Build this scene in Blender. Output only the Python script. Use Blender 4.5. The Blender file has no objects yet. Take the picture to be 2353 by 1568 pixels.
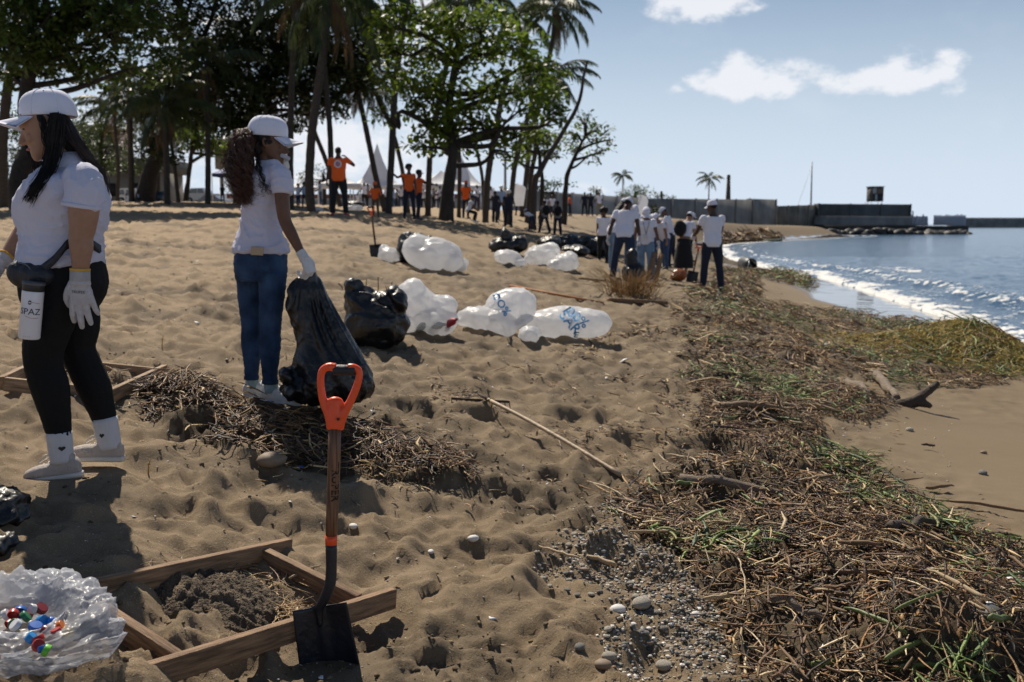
import bpy, bmesh, math, random
import numpy as np
from mathutils import Vector, Matrix, noise as mnoise
random.seed(7)
RG = np.random.default_rng(7)
S = bpy.context.scene
COL = S.collection
R = math.radians
# ------------------------------------------------------------------ camera
F = 2288.0; CX = 1176.5; CY = 784.0; TH = R(6.73); CZ = 2.0
cam_d = bpy.data.cameras.new('camera'); cam = bpy.data.objects.new('camera', cam_d); COL.objects.link(cam)
cam.location = (0, 0, CZ); cam.rotation_euler = (math.pi / 2 - TH, 0, 0)
cam_d.sensor_width = 36; cam_d.lens = 36 * F / 2353.0
cam_d.clip_start = 0.05; cam_d.clip_end = 6000
cam_d.dof.use_dof = True; cam_d.dof.focus_distance = 3.7; cam_d.dof.aperture_fstop = 4.5
S.camera = cam
S.view_settings.view_transform = 'Standard'; S.view_settings.look = 'None'
S.view_settings.gamma = 1.0; S.view_settings.use_curve_mapping = False
S.view_settings.exposure = EXPO = 0.20
# ------------------------------------------------------------------ sun and sky
SUN_EL = R(50); SUN_DIR = Vector((-0.42, 0.907, 0)).normalized()      # where the sun stands (behind the trees, to the left)
SUN_V = Vector((SUN_DIR.x * math.cos(SUN_EL), SUN_DIR.y * math.cos(SUN_EL), math.sin(SUN_EL)))
sl = bpy.data.lights.new('sun', 'SUN'); sun = bpy.data.objects.new('sun', sl); COL.objects.link(sun)
sl.energy = 5.0; sl.angle = R(0.53); sl.color = (1.0, 0.91, 0.77)
sun.rotation_euler = SUN_V.to_track_quat('Z', 'Y').to_euler(); sun.location = (0, 0, 60)

def pdir(u, v):
    xc = (u - CX) / F; yc = (CY - v) / F
    return Vector((xc, math.cos(TH) + yc * math.sin(TH), -math.sin(TH) + yc * math.cos(TH)))
def W(u, v, Y):
    d = pdir(u, v); k = Y / d.y
    return Vector((d.x * k, Y, CZ + d.z * k))
def azel(u, v):
    d = pdir(u, v).normalized()
    return math.atan2(d.x, d.y), math.asin(d.z)

wd = bpy.data.worlds.new('World'); S.world = wd; wd.use_nodes = True
def build_world():
    nt = wd.node_tree; N = nt.nodes; L = nt.links; N.clear()
    def n(t, **k):
        x = N.new(t)
        for a, b in k.items(): setattr(x, a, b)
        return x
    def val(x, y, op, clamp=False):
        m = n('ShaderNodeMath', operation=op, use_clamp=clamp)
        for i, q in enumerate((x, y)):
            if q is None: continue
            if isinstance(q, (int, float)): m.inputs[i].default_value = q
            else: L.new(q, m.inputs[i])
        return m.outputs[0]
    out = n('ShaderNodeOutputWorld')
    sky = n('ShaderNodeTexSky', sky_type='NISHITA'); sky.sun_disc = False
    sky.sun_elevation = SUN_EL; sky.sun_rotation = math.atan2(SUN_V.x, SUN_V.y)
    sky.air_density = 1.0; sky.dust_density = 0.35; sky.ozone_density = 1.6; sky.altitude = 0
    hs = n('ShaderNodeHueSaturation'); hs.inputs['Saturation'].default_value = 1.05
    L.new(sky.outputs[0], hs.inputs['Color'])
    bg = n('ShaderNodeBackground'); bg.inputs[1].default_value = 0.058
    L.new(hs.outputs[0], bg.inputs[0])
    tc = n('ShaderNodeTexCoord'); sp = n('ShaderNodeSeparateXYZ'); L.new(tc.outputs['Generated'], sp.inputs[0])
    az = val(sp.outputs[0], sp.outputs[1], 'ARCTAN2'); el = val(sp.outputs[2], None, 'ARCSINE')
    cb = n('ShaderNodeCombineXYZ'); L.new(az, cb.inputs[0]); L.new(val(el, 1.6, 'MULTIPLY'), cb.inputs[1])
    def nz(scale, det, rough=0.6):
        t = n('ShaderNodeTexNoise'); t.inputs['Scale'].default_value = scale; t.inputs['Detail'].default_value = det
        t.inputs['Roughness'].default_value = rough; L.new(cb.outputs[0], t.inputs['Vector']); return t.outputs['Fac']
    n1 = nz(26, 7, 0.62); n2 = nz(8, 4)
    # ellipses: centre px, half sizes px, strength, softness
    cl = [(1735, 186, 175, 48, 1.3), (1700, 168, 80, 48, 1.2), (2040, 184, 200, 40, 1.3), (2065, 155, 70, 46, 1.1), (2185, 165, 50, 55, 1.1), (1610, 6, 150, 44, 1.6), (1560, 210, 40, 20, .6),
          (700, 330, 520, 150, .95), (1000, 60, 330, 110, .8), (560, 60, 300, 90, .7), (1290, 440, 260, 30, .45), (300, 330, 420, 150, .7), (2900, 150, 260, 40, .8)]
    acc = None
    for (u, v, a, b, s) in cl:
        ac, ec = azel(u, v)
        dx = val(val(az, ac, 'SUBTRACT'), a / F, 'DIVIDE'); dy = val(val(el, ec, 'SUBTRACT'), b / F, 'DIVIDE')
        r = val(val(val(dx, dx, 'MULTIPLY'), val(dy, dy, 'MULTIPLY'), 'ADD'), None, 'SQRT')
        m = val(val(1.15, r, 'SUBTRACT'), s, 'MULTIPLY')
        acc = m if acc is None else val(acc, m, 'MAXIMUM')
    acc = val(acc, 0.0, 'MAXIMUM')
    sh = val(acc, val(val(n1, 0.5, 'SUBTRACT'), 3.0, 'MULTIPLY'), 'ADD')
    sh = val(sh, val(val(n2, 0.5, 'SUBTRACT'), 1.2, 'MULTIPLY'), 'ADD')
    ed = n('ShaderNodeMapRange', interpolation_type='SMOOTHSTEP'); L.new(sh, ed.inputs[0])
    ed.inputs[1].default_value = 0.22; ed.inputs[2].default_value = 1.05
    gate = n('ShaderNodeMapRange'); L.new(acc, gate.inputs[0]); gate.inputs[1].default_value = 0.0; gate.inputs[2].default_value = 0.35
    fac = val(val(ed.outputs[0], gate.outputs[0], 'MULTIPLY'), 0.93, 'MULTIPLY')
    wisp = n('ShaderNodeMapRange', interpolation_type='SMOOTHSTEP'); L.new(n2, wisp.inputs[0]); wisp.inputs[1].default_value = .5; wisp.inputs[2].default_value = .8
    fac = val(fac, val(wisp.outputs[0], .16, 'MULTIPLY'), 'MAXIMUM')
    bc = n('ShaderNodeBackground'); bc.inputs[0].default_value = (0.93, 0.95, 1.0, 1); bc.inputs[1].default_value = 0.82
    # pale air low over the horizon, the same all round
    bh = n('ShaderNodeBackground'); bh.inputs[0].default_value = (0.67, 0.775, 0.92, 1); bh.inputs[1].default_value = 0.88
    hf = n('ShaderNodeMapRange', interpolation_type='SMOOTHERSTEP'); L.new(el, hf.inputs[0]); hf.inputs[1].default_value = R(-4); hf.inputs[2].default_value = R(21); hf.inputs[3].default_value = 1.0; hf.inputs[4].default_value = 0.0
    mh = n('ShaderNodeMixShader'); L.new(hf.outputs[0], mh.inputs[0]); L.new(bg.outputs[0], mh.inputs[1]); L.new(bh.outputs[0], mh.inputs[2])
    mx = n('ShaderNodeMixShader'); L.new(fac, mx.inputs[0]); L.new(mh.outputs[0], mx.inputs[1]); L.new(bc.outputs[0], mx.inputs[2])
    L.new(mx.outputs[0], out.inputs[0])
build_world()

# ------------------------------------------------------------------ small helpers
def lerp(a, b, t): return a + (b - a) * t
def sstep(a, b, x):
    t = np.clip((x - a) / (b - a), 0, 1); return t * t * (3 - 2 * t)
_perm = np.random.default_rng(11).random((8, 256, 256))
def gnoise(x, y, seed=0):
    """2D gradient noise, about -1..1"""
    x = np.asarray(x, float) + seed * 17.31; y = np.asarray(y, float) - seed * 9.77
    xi = np.floor(x).astype(int); yi = np.floor(y).astype(int); xf = x - xi; yf = y - yi
    T = _perm[seed % 8]
    def g(ix, iy, fx, fy):
        a = T[ix & 255, iy & 255] * 2 * np.pi; return np.cos(a) * fx + np.sin(a) * fy
    u = xf * xf * xf * (xf * (xf * 6 - 15) + 10); w = yf * yf * yf * (yf * (yf * 6 - 15) + 10)
    a = g(xi, yi, xf, yf); b = g(xi + 1, yi, xf - 1, yf); c = g(xi, yi + 1, xf, yf - 1); d = g(xi + 1, yi + 1, xf - 1, yf - 1)
    return 1.5 * (a + (b - a) * u + (c - a) * w + (a - b - c + d) * u * w)
def fbm(x, y, seed=0, o=4, g=.5):
    s = 0; a = 1
    for i in range(o):
        s = s + a * gnoise(x * 2 ** i, y * 2 ** i, seed + i); a *= g
    return s
def worley(x, y, seed=0):
    x = np.asarray(x, float); y = np.asarray(y, float)
    xi = np.floor(x).astype(int); yi = np.floor(y).astype(int)
    f1 = np.full(x.shape, 9.0); f2 = np.full(x.shape, 9.0); hid = np.zeros(x.shape)
    A = _perm[seed % 8]; B = _perm[(seed + 3) % 8]; C = _perm[(seed + 5) % 8]
    for dx in (-1, 0, 1):
        for dy in (-1, 0, 1):
            cx = xi + dx; cy = yi + dy; i = cx & 255; j = cy & 255
            d = np.hypot(cx + A[i, j] - x, cy + B[i, j] - y)
            m = d < f1
            f2 = np.where(m, f1, np.minimum(f2, d)); hid = np.where(m, C[i, j], hid); f1 = np.where(m, d, f1)
    return f1, f2, hid

def tag(o, label=None, cat=None, group=None, kind=None):
    if label: o['label'] = label
    if cat: o['category'] = cat
    if group: o['group'] = group
    if kind: o['kind'] = kind
    return o
def empty(name, loc=(0, 0, 0), rz=0.0, label=None, cat=None, group=None):
    o = bpy.data.objects.new(name, None); COL.objects.link(o); o.location = loc; o.rotation_euler = (0, 0, rz); o.empty_display_size = .2
    return tag(o, label, cat, group)
def copy_tree(o, parent=None):
    c = o.copy(); COL.objects.link(c); c.parent = parent
    for ch in list(o.children): copy_tree(ch, c)
    return c
def mesh_np(name, V, Fc, mats=None, smooth=True, col=None, midx=None):
    """V (n,3), Fc: (m,k) array or list of such arrays"""
    if not isinstance(Fc, list): Fc = [Fc]
    Fc = [np.asarray(f, np.int32) for f in Fc if len(f)]
    me = bpy.data.meshes.new(name); V = np.asarray(V, np.float32)
    me.vertices.add(len(V)); me.vertices.foreach_set('co', V.ravel())
    tot = np.concatenate([np.full(len(f), f.shape[1], np.int32) for f in Fc]); lv = np.concatenate([f.ravel() for f in Fc])
    me.loops.add(len(lv)); me.loops.foreach_set('vertex_index', lv)
    me.polygons.add(len(tot)); st = np.zeros(len(tot), np.int32); st[1:] = np.cumsum(tot)[:-1]
    me.polygons.foreach_set('loop_start', st); me.polygons.foreach_set('loop_total', tot)
    if smooth: me.polygons.foreach_set('use_smooth', np.ones(len(tot), bool))
    if midx is not None: me.polygons.foreach_set('material_index', np.asarray(midx, np.int32))
    me.update(calc_edges=True)
    if col is not None:
        a = me.color_attributes.new('col', 'FLOAT_COLOR', 'POINT')
        c4 = np.ones((len(V), 4), np.float32); c4[:, :3] = col; a.data.foreach_set('color', c4.ravel())
    for m in (mats if isinstance(mats, (list, tuple)) else [mats]) if mats else []: me.materials.append(m)
    return me
def link(name, me, parent=None, loc=None):
    o = bpy.data.objects.new(name, me); COL.objects.link(o)
    if parent is not None: o.parent = parent
    if loc is not None: o.location = loc
    return o

class MB:
    """collects simple closed shapes in one mesh"""
    def __init__(s): s.V = []; s.Q = []; s.T = []; s.n = 0; s.C = []; s.c = None
    def add(s, V, Q=(), T=()):
        V = np.asarray(V, float); s.V.append(V)
        if len(Q): s.Q.append(np.asarray(Q, int) + s.n)
        if len(T): s.T.append(np.asarray(T, int) + s.n)
        if s.c is not None: s.C.append(np.tile(np.asarray(s.c, float), (len(V), 1)))
        s.n += len(V); return s
    def box(s, c, size, rz=0.0, M=None):
        v = np.array([[x, y, z] for x in (-.5, .5) for y in (-.5, .5) for z in (-.5, .5)]) * np.asarray(size, float)
        if M is not None: v = v @ np.array(M.to_3x3()).T
        elif rz:
            c_, s_ = math.cos(rz), math.sin(rz); v = v @ np.array([[c_, s_, 0], [-s_, c_, 0], [0, 0, 1]])
        return s.add(v + np.asarray(c, float), [[0, 1, 3, 2], [4, 6, 7, 5], [0, 4, 5, 1], [2, 3, 7, 6], [0, 2, 6, 4], [1, 5, 7, 3]])
    def beam(s, a, b, w, h, up=(0, 0, 1)):
        a = Vector(a); b = Vector(b); d = (b - a); L_ = d.length; d.normalize(); sd = d.cross(Vector(up)).normalized(); u = sd.cross(d)
        M = Matrix((d, sd, u)).transposed()
        return s.box((a + b) / 2, (L_, w, h), M=M)
    def tube(s, pts, rad, n=8, cap=True, squash=None, side=None):
        V, Q, T = tube_arr(pts, rad, n, cap, squash, side); return s.add(V, Q, T)
    def loft(s, rings, n=16, exp=2.0):
        V, Q, T = loft_arr(rings, n, exp); return s.add(V, Q, T)
    def ell(s, c, r, n=12, m=8, M=None):
        th = np.linspace(0, np.pi, m + 1)[1:-1]; ph = np.arange(n) / n * 2 * np.pi
        v = [[0, 0, 1]] + [[math.sin(t) * math.cos(p), math.sin(t) * math.sin(p), math.cos(t)] for t in th for p in ph] + [[0, 0, -1]]
        v = np.array(v) * np.asarray(r, float)
        if M is not None: v = v @ np.array(M.to_3x3()).T
        Q = [[1 + i * n + j, 1 + (i + 1) * n + j, 1 + (i + 1) * n + (j + 1) % n, 1 + i * n + (j + 1) % n] for i in range(m - 2) for j in range(n)]
        T = [[0, 1 + j, 1 + (j + 1) % n] for j in range(n)] + [[len(v) - 1, 1 + (m - 2) * n + (j + 1) % n, 1 + (m - 2) * n + j] for j in range(n)]
        return s.add(v + np.asarray(c, float), Q, T)
    def mesh(s, name, mats, smooth=True):
        Fs = []
        if s.Q: Fs.append(np.concatenate(s.Q))
        if s.T: Fs.append(np.concatenate(s.T))
        return mesh_np(name, np.concatenate(s.V), Fs, mats, smooth, col=np.concatenate(s.C) if s.C else None)
    def build(s, name, mat, parent=None, smooth=True, origin=None):
        """origin: shift so that the mesh is in the parent's space"""
        if origin is not None: s.V = [v - np.asarray(origin, float) for v in s.V]
        return link(name, s.mesh(name, mat, smooth), parent)

def frames(P):
    P = np.asarray(P, float); T = np.gradient(P, axis=0); T /= np.linalg.norm(T, axis=1)[:, None] + 1e-12
    return P, T
def tube_arr(pts, rad, n=8, cap=True, squash=None, side=None):
    P, T = frames(pts); m = len(P); rad = np.broadcast_to(np.asarray(rad, float), (m,))
    ref = np.asarray(side, float) if side is not None else (np.array([0, 0, 1.]) if abs(T[0][2]) < .9 else np.array([1., 0, 0]))
    A = np.zeros((m, 3)); a = ref - T[0] * ref.dot(T[0]); a /= np.linalg.norm(a)
    for i in range(m):
        a = a - T[i] * a.dot(T[i]); a /= np.linalg.norm(a) + 1e-12; A[i] = a
    B = np.cross(T, A); ph = np.arange(n) / n * 2 * np.pi; sq = 1 if squash is None else squash
    V = P[:, None] + rad[:, None, None] * (np.cos(ph)[None, :, None] * A[:, None] + sq * np.sin(ph)[None, :, None] * B[:, None])
    V = V.reshape(-1, 3)
    Q = [[i * n + j, i * n + (j + 1) % n, (i + 1) * n + (j + 1) % n, (i + 1) * n + j] for i in range(m - 1) for j in range(n)]
    Tt = []
    if cap:
        V = np.vstack([V, P[0], P[-1]]); a0 = m * n
        Tt = [[a0, (j + 1) % n, j] for j in range(n)] + [[a0 + 1, (m - 1) * n + j, (m - 1) * n + (j + 1) % n] for j in range(n)]
    return V, Q, Tt
def loft_arr(rings, n=16, exp=2.0):
    """rings: (centre, ax vector, ay vector)"""
    ph = np.arange(n) / n * 2 * np.pi; c = np.cos(ph); s = np.sin(ph)
    c = np.sign(c) * np.abs(c) ** (2 / exp); s = np.sign(s) * np.abs(s) ** (2 / exp)
    V = np.vstack([np.asarray(C, float)[None] + c[:, None] * np.asarray(a, float) + s[:, None] * np.asarray(b, float) for (C, a, b) in rings]); m = len(rings)
    Q = [[i * n + j, i * n + (j + 1) % n, (i + 1) * n + (j + 1) % n, (i + 1) * n + j] for i in range(m - 1) for j in range(n)]
    V = np.vstack([V, np.asarray(rings[0][0], float), np.asarray(rings[-1][0], float)]); a0 = m * n
    T = [[a0, (j + 1) % n, j] for j in range(n)] + [[a0 + 1, (m - 1) * n + j, (m - 1) * n + (j + 1) % n] for j in range(n)]
    return V, Q, T
def cr(pts, k=4):
    """Catmull-Rom resample of rows of any width"""
    P = np.asarray(pts, float); P = np.vstack([2 * P[0] - P[1], P, 2 * P[-1] - P[-2]]); out = []
    for i in range(1, len(P) - 2):
        for j in range(k):
            t = j / k; a, b, c, d = P[i - 1], P[i], P[i + 1], P[i + 2]
            out.append(.5 * ((2 * b) + (-a + c) * t + (2 * a - 5 * b + 4 * c - d) * t * t + (-a + 3 * b - 3 * c + d) * t ** 3))
    out.append(P[-2]); return np.array(out)

# ------------------------------------------------------------------ materials
MATS = {}
def mat(name, col, rough=.7, var=.12, scale=8, bump=0.0, bscale=60, metal=0.0, spec=.5, trans=0.0, alpha=1.0, sss=0.0, col2=None, attr=False, sheen=0.0, stretch=None, coat=0.0, coords='Object', detail=4):
    if name in MATS: return MATS[name]
    m = bpy.data.materials.new(name); m.use_nodes = True; nt = m.node_tree; N = nt.nodes; L = nt.links
    b = N['Principled BSDF']; out = N['Material Output']
    b.inputs['Roughness'].default_value = rough; b.inputs['Metallic'].default_value = metal; b.inputs['Specular IOR Level'].default_value = spec
    b.inputs['Sheen Weight'].default_value = sheen; b.inputs['Coat Weight'].default_value = coat
    if sss: b.inputs['Subsurface Weight'].default_value = sss; b.inputs['Subsurface Radius'].default_value = (.01, .004, .002)
    tc = N.new('ShaderNodeTexCoord'); src = tc.outputs[coords]
    if stretch:
        mp = N.new('ShaderNodeMapping'); mp.inputs['Scale'].default_value = stretch; L.new(src, mp.inputs[0]); src = mp.outputs[0]
    nz = N.new('ShaderNodeTexNoise'); nz.inputs['Scale'].default_value = scale; nz.inputs['Detail'].default_value = detail; L.new(src, nz.inputs['Vector'])
    mr = N.new('ShaderNodeMapRange'); L.new(nz.outputs['Fac'], mr.inputs[0]); mr.inputs[1].default_value = .3; mr.inputs[2].default_value = .7
    mx = N.new('ShaderNodeMix'); mx.data_type = 'RGBA'; L.new(mr.outputs[0], mx.inputs[0])
    if attr:
        at = N.new('ShaderNodeAttribute'); at.attribute_name = 'col'
        for i, k in ((6, 1 - var), (7, 1 + var)):
            mm = N.new('ShaderNodeMix'); mm.data_type = 'RGBA'; mm.blend_type = 'MULTIPLY'; mm.inputs[0].default_value = 1
            L.new(at.outputs['Color'], mm.inputs[6]); mm.inputs[7].default_value = (k, k, k, 1); L.new(mm.outputs[2], mx.inputs[i])
    else:
        c1 = [max(0, c * (1 - var)) for c in col]; c2 = [min(1, c * (1 + var)) for c in (col2 or col)]
        mx.inputs[6].default_value = (*c1, 1); mx.inputs[7].default_value = (*c2, 1)
    L.new(mx.outputs[2], b.inputs['Base Color'])
    if bump:
        bz = N.new('ShaderNodeTexNoise'); bz.inputs['Scale'].default_value = bscale; bz.inputs['Detail'].default_value = 3; L.new(src, bz.inputs['Vector'])
        bp = N.new('ShaderNodeBump'); bp.inputs['Strength'].default_value = min(1, bump); bp.inputs['Distance'].default_value = .02 if bump <= 1 else .02 * bump
        L.new(bz.outputs['Fac'], bp.inputs['Height']); L.new(bp.outputs[0], b.inputs['Normal'])
    sh = b.outputs[0]
    if trans:
        t = N.new('ShaderNodeBsdfTranslucent'); L.new(mx.outputs[2], t.inputs[0]); a = N.new('ShaderNodeMixShader'); a.inputs[0].default_value = trans
        L.new(sh, a.inputs[1]); L.new(t.outputs[0], a.inputs[2]); sh = a.outputs[0]
    if alpha < 1:
        t = N.new('ShaderNodeBsdfTransparent'); a = N.new('ShaderNodeMixShader'); a.inputs[0].default_value = alpha
        L.new(t.outputs[0], a.inputs[1]); L.new(sh, a.inputs[2]); sh = a.outputs[0]
    L.new(sh, out.inputs[0]); MATS[name] = m; return m
# ------------------------------------------------------------------ the lie of the land (metres; sea level = 0)
SHORE = np.array([(11, -30), (9.6, -10), (8.9, 5), (8.4, 12), (8.2, 16), (9.05, 20.2), (9.93, 26), (11.3, 36), (11.6, 45), (11.9, 51), (13.5, 64), (19.6, 93), (31, 117), (50, 150), (55, 163), (57, 178), (58, 205), (56, 270), (48, 380), (20, 700), (-200, 1600)], float)
SHORE = cr(SHORE, 4)
def shore_d(x, y):
    """signed distance to the water's edge, + inland"""
    x = np.asarray(x, float); y = np.asarray(y, float); best = np.full(x.shape, 1e9); sg = np.ones(x.shape)
    for a, b in zip(SHORE[:-1], SHORE[1:]):
        d = b - a; t = np.clip(((x - a[0]) * d[0] + (y - a[1]) * d[1]) / d.dot(d), 0, 1)
        ex = x - (a[0] + t * d[0]); ey = y - (a[1] + t * d[1]); q = np.hypot(ex, ey); m = q < best
        best = np.where(m, q, best); sg = np.where(m, np.sign(d[0] * (y - a[1]) - d[1] * (x - a[0])), sg)
    return best * sg
CP = []
for (u, v, Y) in [(190, 1085, 4.28), (625, 918, 5.9), (775, 1540, 3.1), (1630, 670, 18.9), (1430, 648, 19.5), (780, 495, 26.7), (945, 503, 33), (1245, 532, 50), (1345, 495, 81), (1160, 520, 43),
                  (240, 505, 24), (0, 478, 36), (300, 466, 46), (470, 466, 48), (710, 491, 34), (870, 489, 90), (1300, 493, 92), (1480, 497, 110), (1780, 517, 165), (1880, 521, 185), (2250, 1100, 6.6), (1120, 489, 62)]:
    p = W(u, v, Y); CP.append((p.x, p.y, p.z))
CP += [(-1.3, 2.7, .78), (0, 3.1, .52), (1.6, 3.0, .36), (2.6, 4.6, .30), (2.9, 5.7, .30), (5.2, 12, .28), (3.8, 13.5, .50), (5.2, 20, .42), (6.2, 30, .45), (0, 0, .5), (-4, 0, 1.0), (4, 0, .22), (-8, 4, 1.9), (.5, 9.6, .76), (-3, 12, 1.3),
       (-5.2, 14, 1.5), (-14, 14, 2.4), (7, 45, .9), (-40, 40, 3.0), (-60, 100, 3.4), (-20, 60, 3.2), (0, 150, 3.2), (8, 60, 1.2), (12, 80, 1.5), (25, 140, 2.2), (-10, 300, 3.4), (-200, 300, 3.5), (0, -20, .6), (-20, -10, 2.5)]
CP = np.array(CP)
def _wp(x, y):
    y = np.maximum(np.asarray(y, float), -6); q = y + 8.0
    return np.asarray(x, float) / q * 2.6, np.log(q) * 1.6
def _k(r): return r * r * np.log(r + 1e-9)
_px, _py = _wp(CP[:, 0], CP[:, 1]); _n = len(CP)
_K = _k(np.hypot(_px[:, None] - _px, _py[:, None] - _py)) + np.eye(_n) * 2e-4
_P = np.c_[np.ones(_n), _px, _py]; _A = np.block([[_K, _P], [_P.T, np.zeros((3, 3))]])
_c = np.linalg.solve(_A, np.r_[CP[:, 2], 0, 0, 0])
def base_z(x, y, d=None):
    x = np.asarray(x, float); y = np.asarray(y, float)
    px, py = _wp(x, y); z = _c[_n] + _c[_n + 1] * px + _c[_n + 2] * py
    for i in range(_n): z = z + _c[i] * _k(np.hypot(px - _px[i], py - _py[i]))
    z = np.clip(z, -.5, 3.6)
    if d is None: d = shore_d(x, y)
    near = np.maximum(d, 0) * .05
    z = np.where(d > 0, lerp(near, np.maximum(z, near * .6), sstep(1.0, 5.5, d)), np.maximum(d * .06, -2.5))
    return z
MOUNDS = []   # (x, y, rx, ry, rot, h)
def mounds(x, y):
    s = np.zeros(np.shape(x))
    for (mx, my, rx, ry, rot, h) in MOUNDS:
        c, q = math.cos(rot), math.sin(rot); dx = x - mx; dy = y - my; a = (dx * c + dy * q) / rx; b = (-dx * q + dy * c) / ry
        e = a * a + b * b; s = s + np.where(e < 9, h * np.exp(-e * 1.3), 0)
    return s
def coarse_z(x, y): return base_z(x, y) + mounds(x, y)
def rayG(u, v, f=None):
    """where the pixel's ray meets the ground"""
    f = f or coarse_z; d = pdir(u, v)
    Ys = np.geomspace(1.2, 400, 700); k = Ys / d.y; X = d.x * k; Z = CZ + d.z * k
    g = f(X, Ys); b = np.where(Z < g)[0]
    if not len(b): return Vector((X[-1], Ys[-1], g[-1]))
    i = max(b[0], 1); a0, a1 = Ys[i - 1], Ys[i]
    Ys = np.linspace(a0, a1, 20); k = Ys / d.y; X = d.x * k; Z = CZ + d.z * k; g = f(X, Ys); j = int(np.argmin(np.abs(Z - g)))
    return Vector((X[j], Ys[j], g[j]))
def poly_w(pts):
    return np.array([rayG(u, v)[:2] for u, v in pts])
def in_poly(P, x, y):
    c = np.zeros(np.shape(x), bool); n = len(P); j = n - 1
    for i in range(n):
        xi, yi = P[i]; xj, yj = P[j]
        c ^= ((yi > y) != (yj > y)) & (x < (xj - xi) * (y - yi) / (yj - yi + 1e-12) + xi); j = i
    return c
# where the washed-up plants lie
POLY_A = poly_w([(1560, 870), (1700, 850), (1900, 865), (2060, 945), (1990, 985), (1880, 975), (1900, 1040), (2010, 1080), (2100, 1150), (2230, 1220), (2420, 1300), (2500, 1640), (1720, 1640), (1690, 1500), (1640, 1380), (1550, 1290), (1400, 1215), (1390, 1150), (1560, 1090), (1640, 1050), (1590, 990), (1620, 930)])
POLY_B = poly_w([(1590, 860), (1560, 800), (1600, 760), (1540, 720), (1640, 685), (1800, 703), (1960, 716), (2100, 735), (2345, 800), (2320, 885), (2050, 895), (1950, 865), (1750, 850)])
POLY_C = poly_w([(310, 910), (420, 880), (530, 897), (560, 935), (700, 942), (770, 955), (900, 965), (960, 1005), (1090, 1060), (1100, 1110), (900, 1105), (760, 1095), (600, 1062), (440, 1000), (340, 960)])
POLY_D = poly_w([(1640, 620), (1740, 625), (1750, 680), (1700, 700), (1560, 690), (1640, 660)])
POLY_H = poly_w([(1730, 632), (1790, 622), (1840, 634), (1885, 656), (1850, 661), (1770, 648)])
POLY_F = poly_w([(1620, 545), (1760, 530), (1800, 545), (1700, 556), (1640, 560)])
POLY_P = poly_w([(1220, 1290), (1330, 1180), (1400, 1150), (1560, 1290), (1650, 1400), (1730, 1640), (1480, 1640), (1360, 1470), (1380, 1400), (1210, 1330)])
POLY_P2 = poly_w([(2000, 1270), (2100, 1250), (2400, 1330), (2400, 1450), (2160, 1380)])
def addm(u, v, rx, ry, rot, h):
    p = rayG(u, v, base_z); MOUNDS.append((p.x, p.y, rx, ry, rot, h))
_ml = [(2185, 825, 1.25, .9, .3, .40), (2290, 845, .7, .9, .2, .24), (2120, 850, .3, .3, 0, .10), (2240, 800, .3, .25, 0, .10), (460, 935, .30, .22, -.3, .10), (650, 990, .36, .16, -.2, .055), (860, 1030, .35, .25, -.4, .06), (1900, 1200, .7, .5, -.6, .09), (2150, 1420, .7, .5, -.7, .10), (1830, 1330, .5, .4, -.6, .07), (1760, 960, .8, .7, -.4, .10),
       (1950, 930, .6, .5, -.4, .09), (1850, 760, 1.6, .9, -.2, .12), (1700, 740, .8, .5, .3, .12), (1980, 770, .7, .5, 0, .14), (1800, 830, .6, .4, -.3, .10), (1660, 790, .5, .4, 0, .10), (1650, 1120, .4, .3, 0, .07), (1980, 1300, .4, .3, -.5, .08), (2200, 1530, .35, .25, 0, .08), (1780, 1060, .4, .3, 0, .08), (2020, 1500, .5, .3, -.6, .08), (2300, 1500, .5, .4, -.6, .09), (1460, 690, .7, .5, 0, .10), (1660, 650, 1.4, 1.2, 0, .14), (1700, 900, .6, .6, 0, .06)]
for a in _ml: addm(*a)
def belt(x, y):
    """0..1 where the ground is covered with plant debris"""
    m = np.zeros(np.shape(x))
    for P in (POLY_A, POLY_B, POLY_C, POLY_D, POLY_H):
        m = np.maximum(m, in_poly(P, x, y).astype(float))
    return m
FEET = []      # dips pressed into the sand
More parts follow.
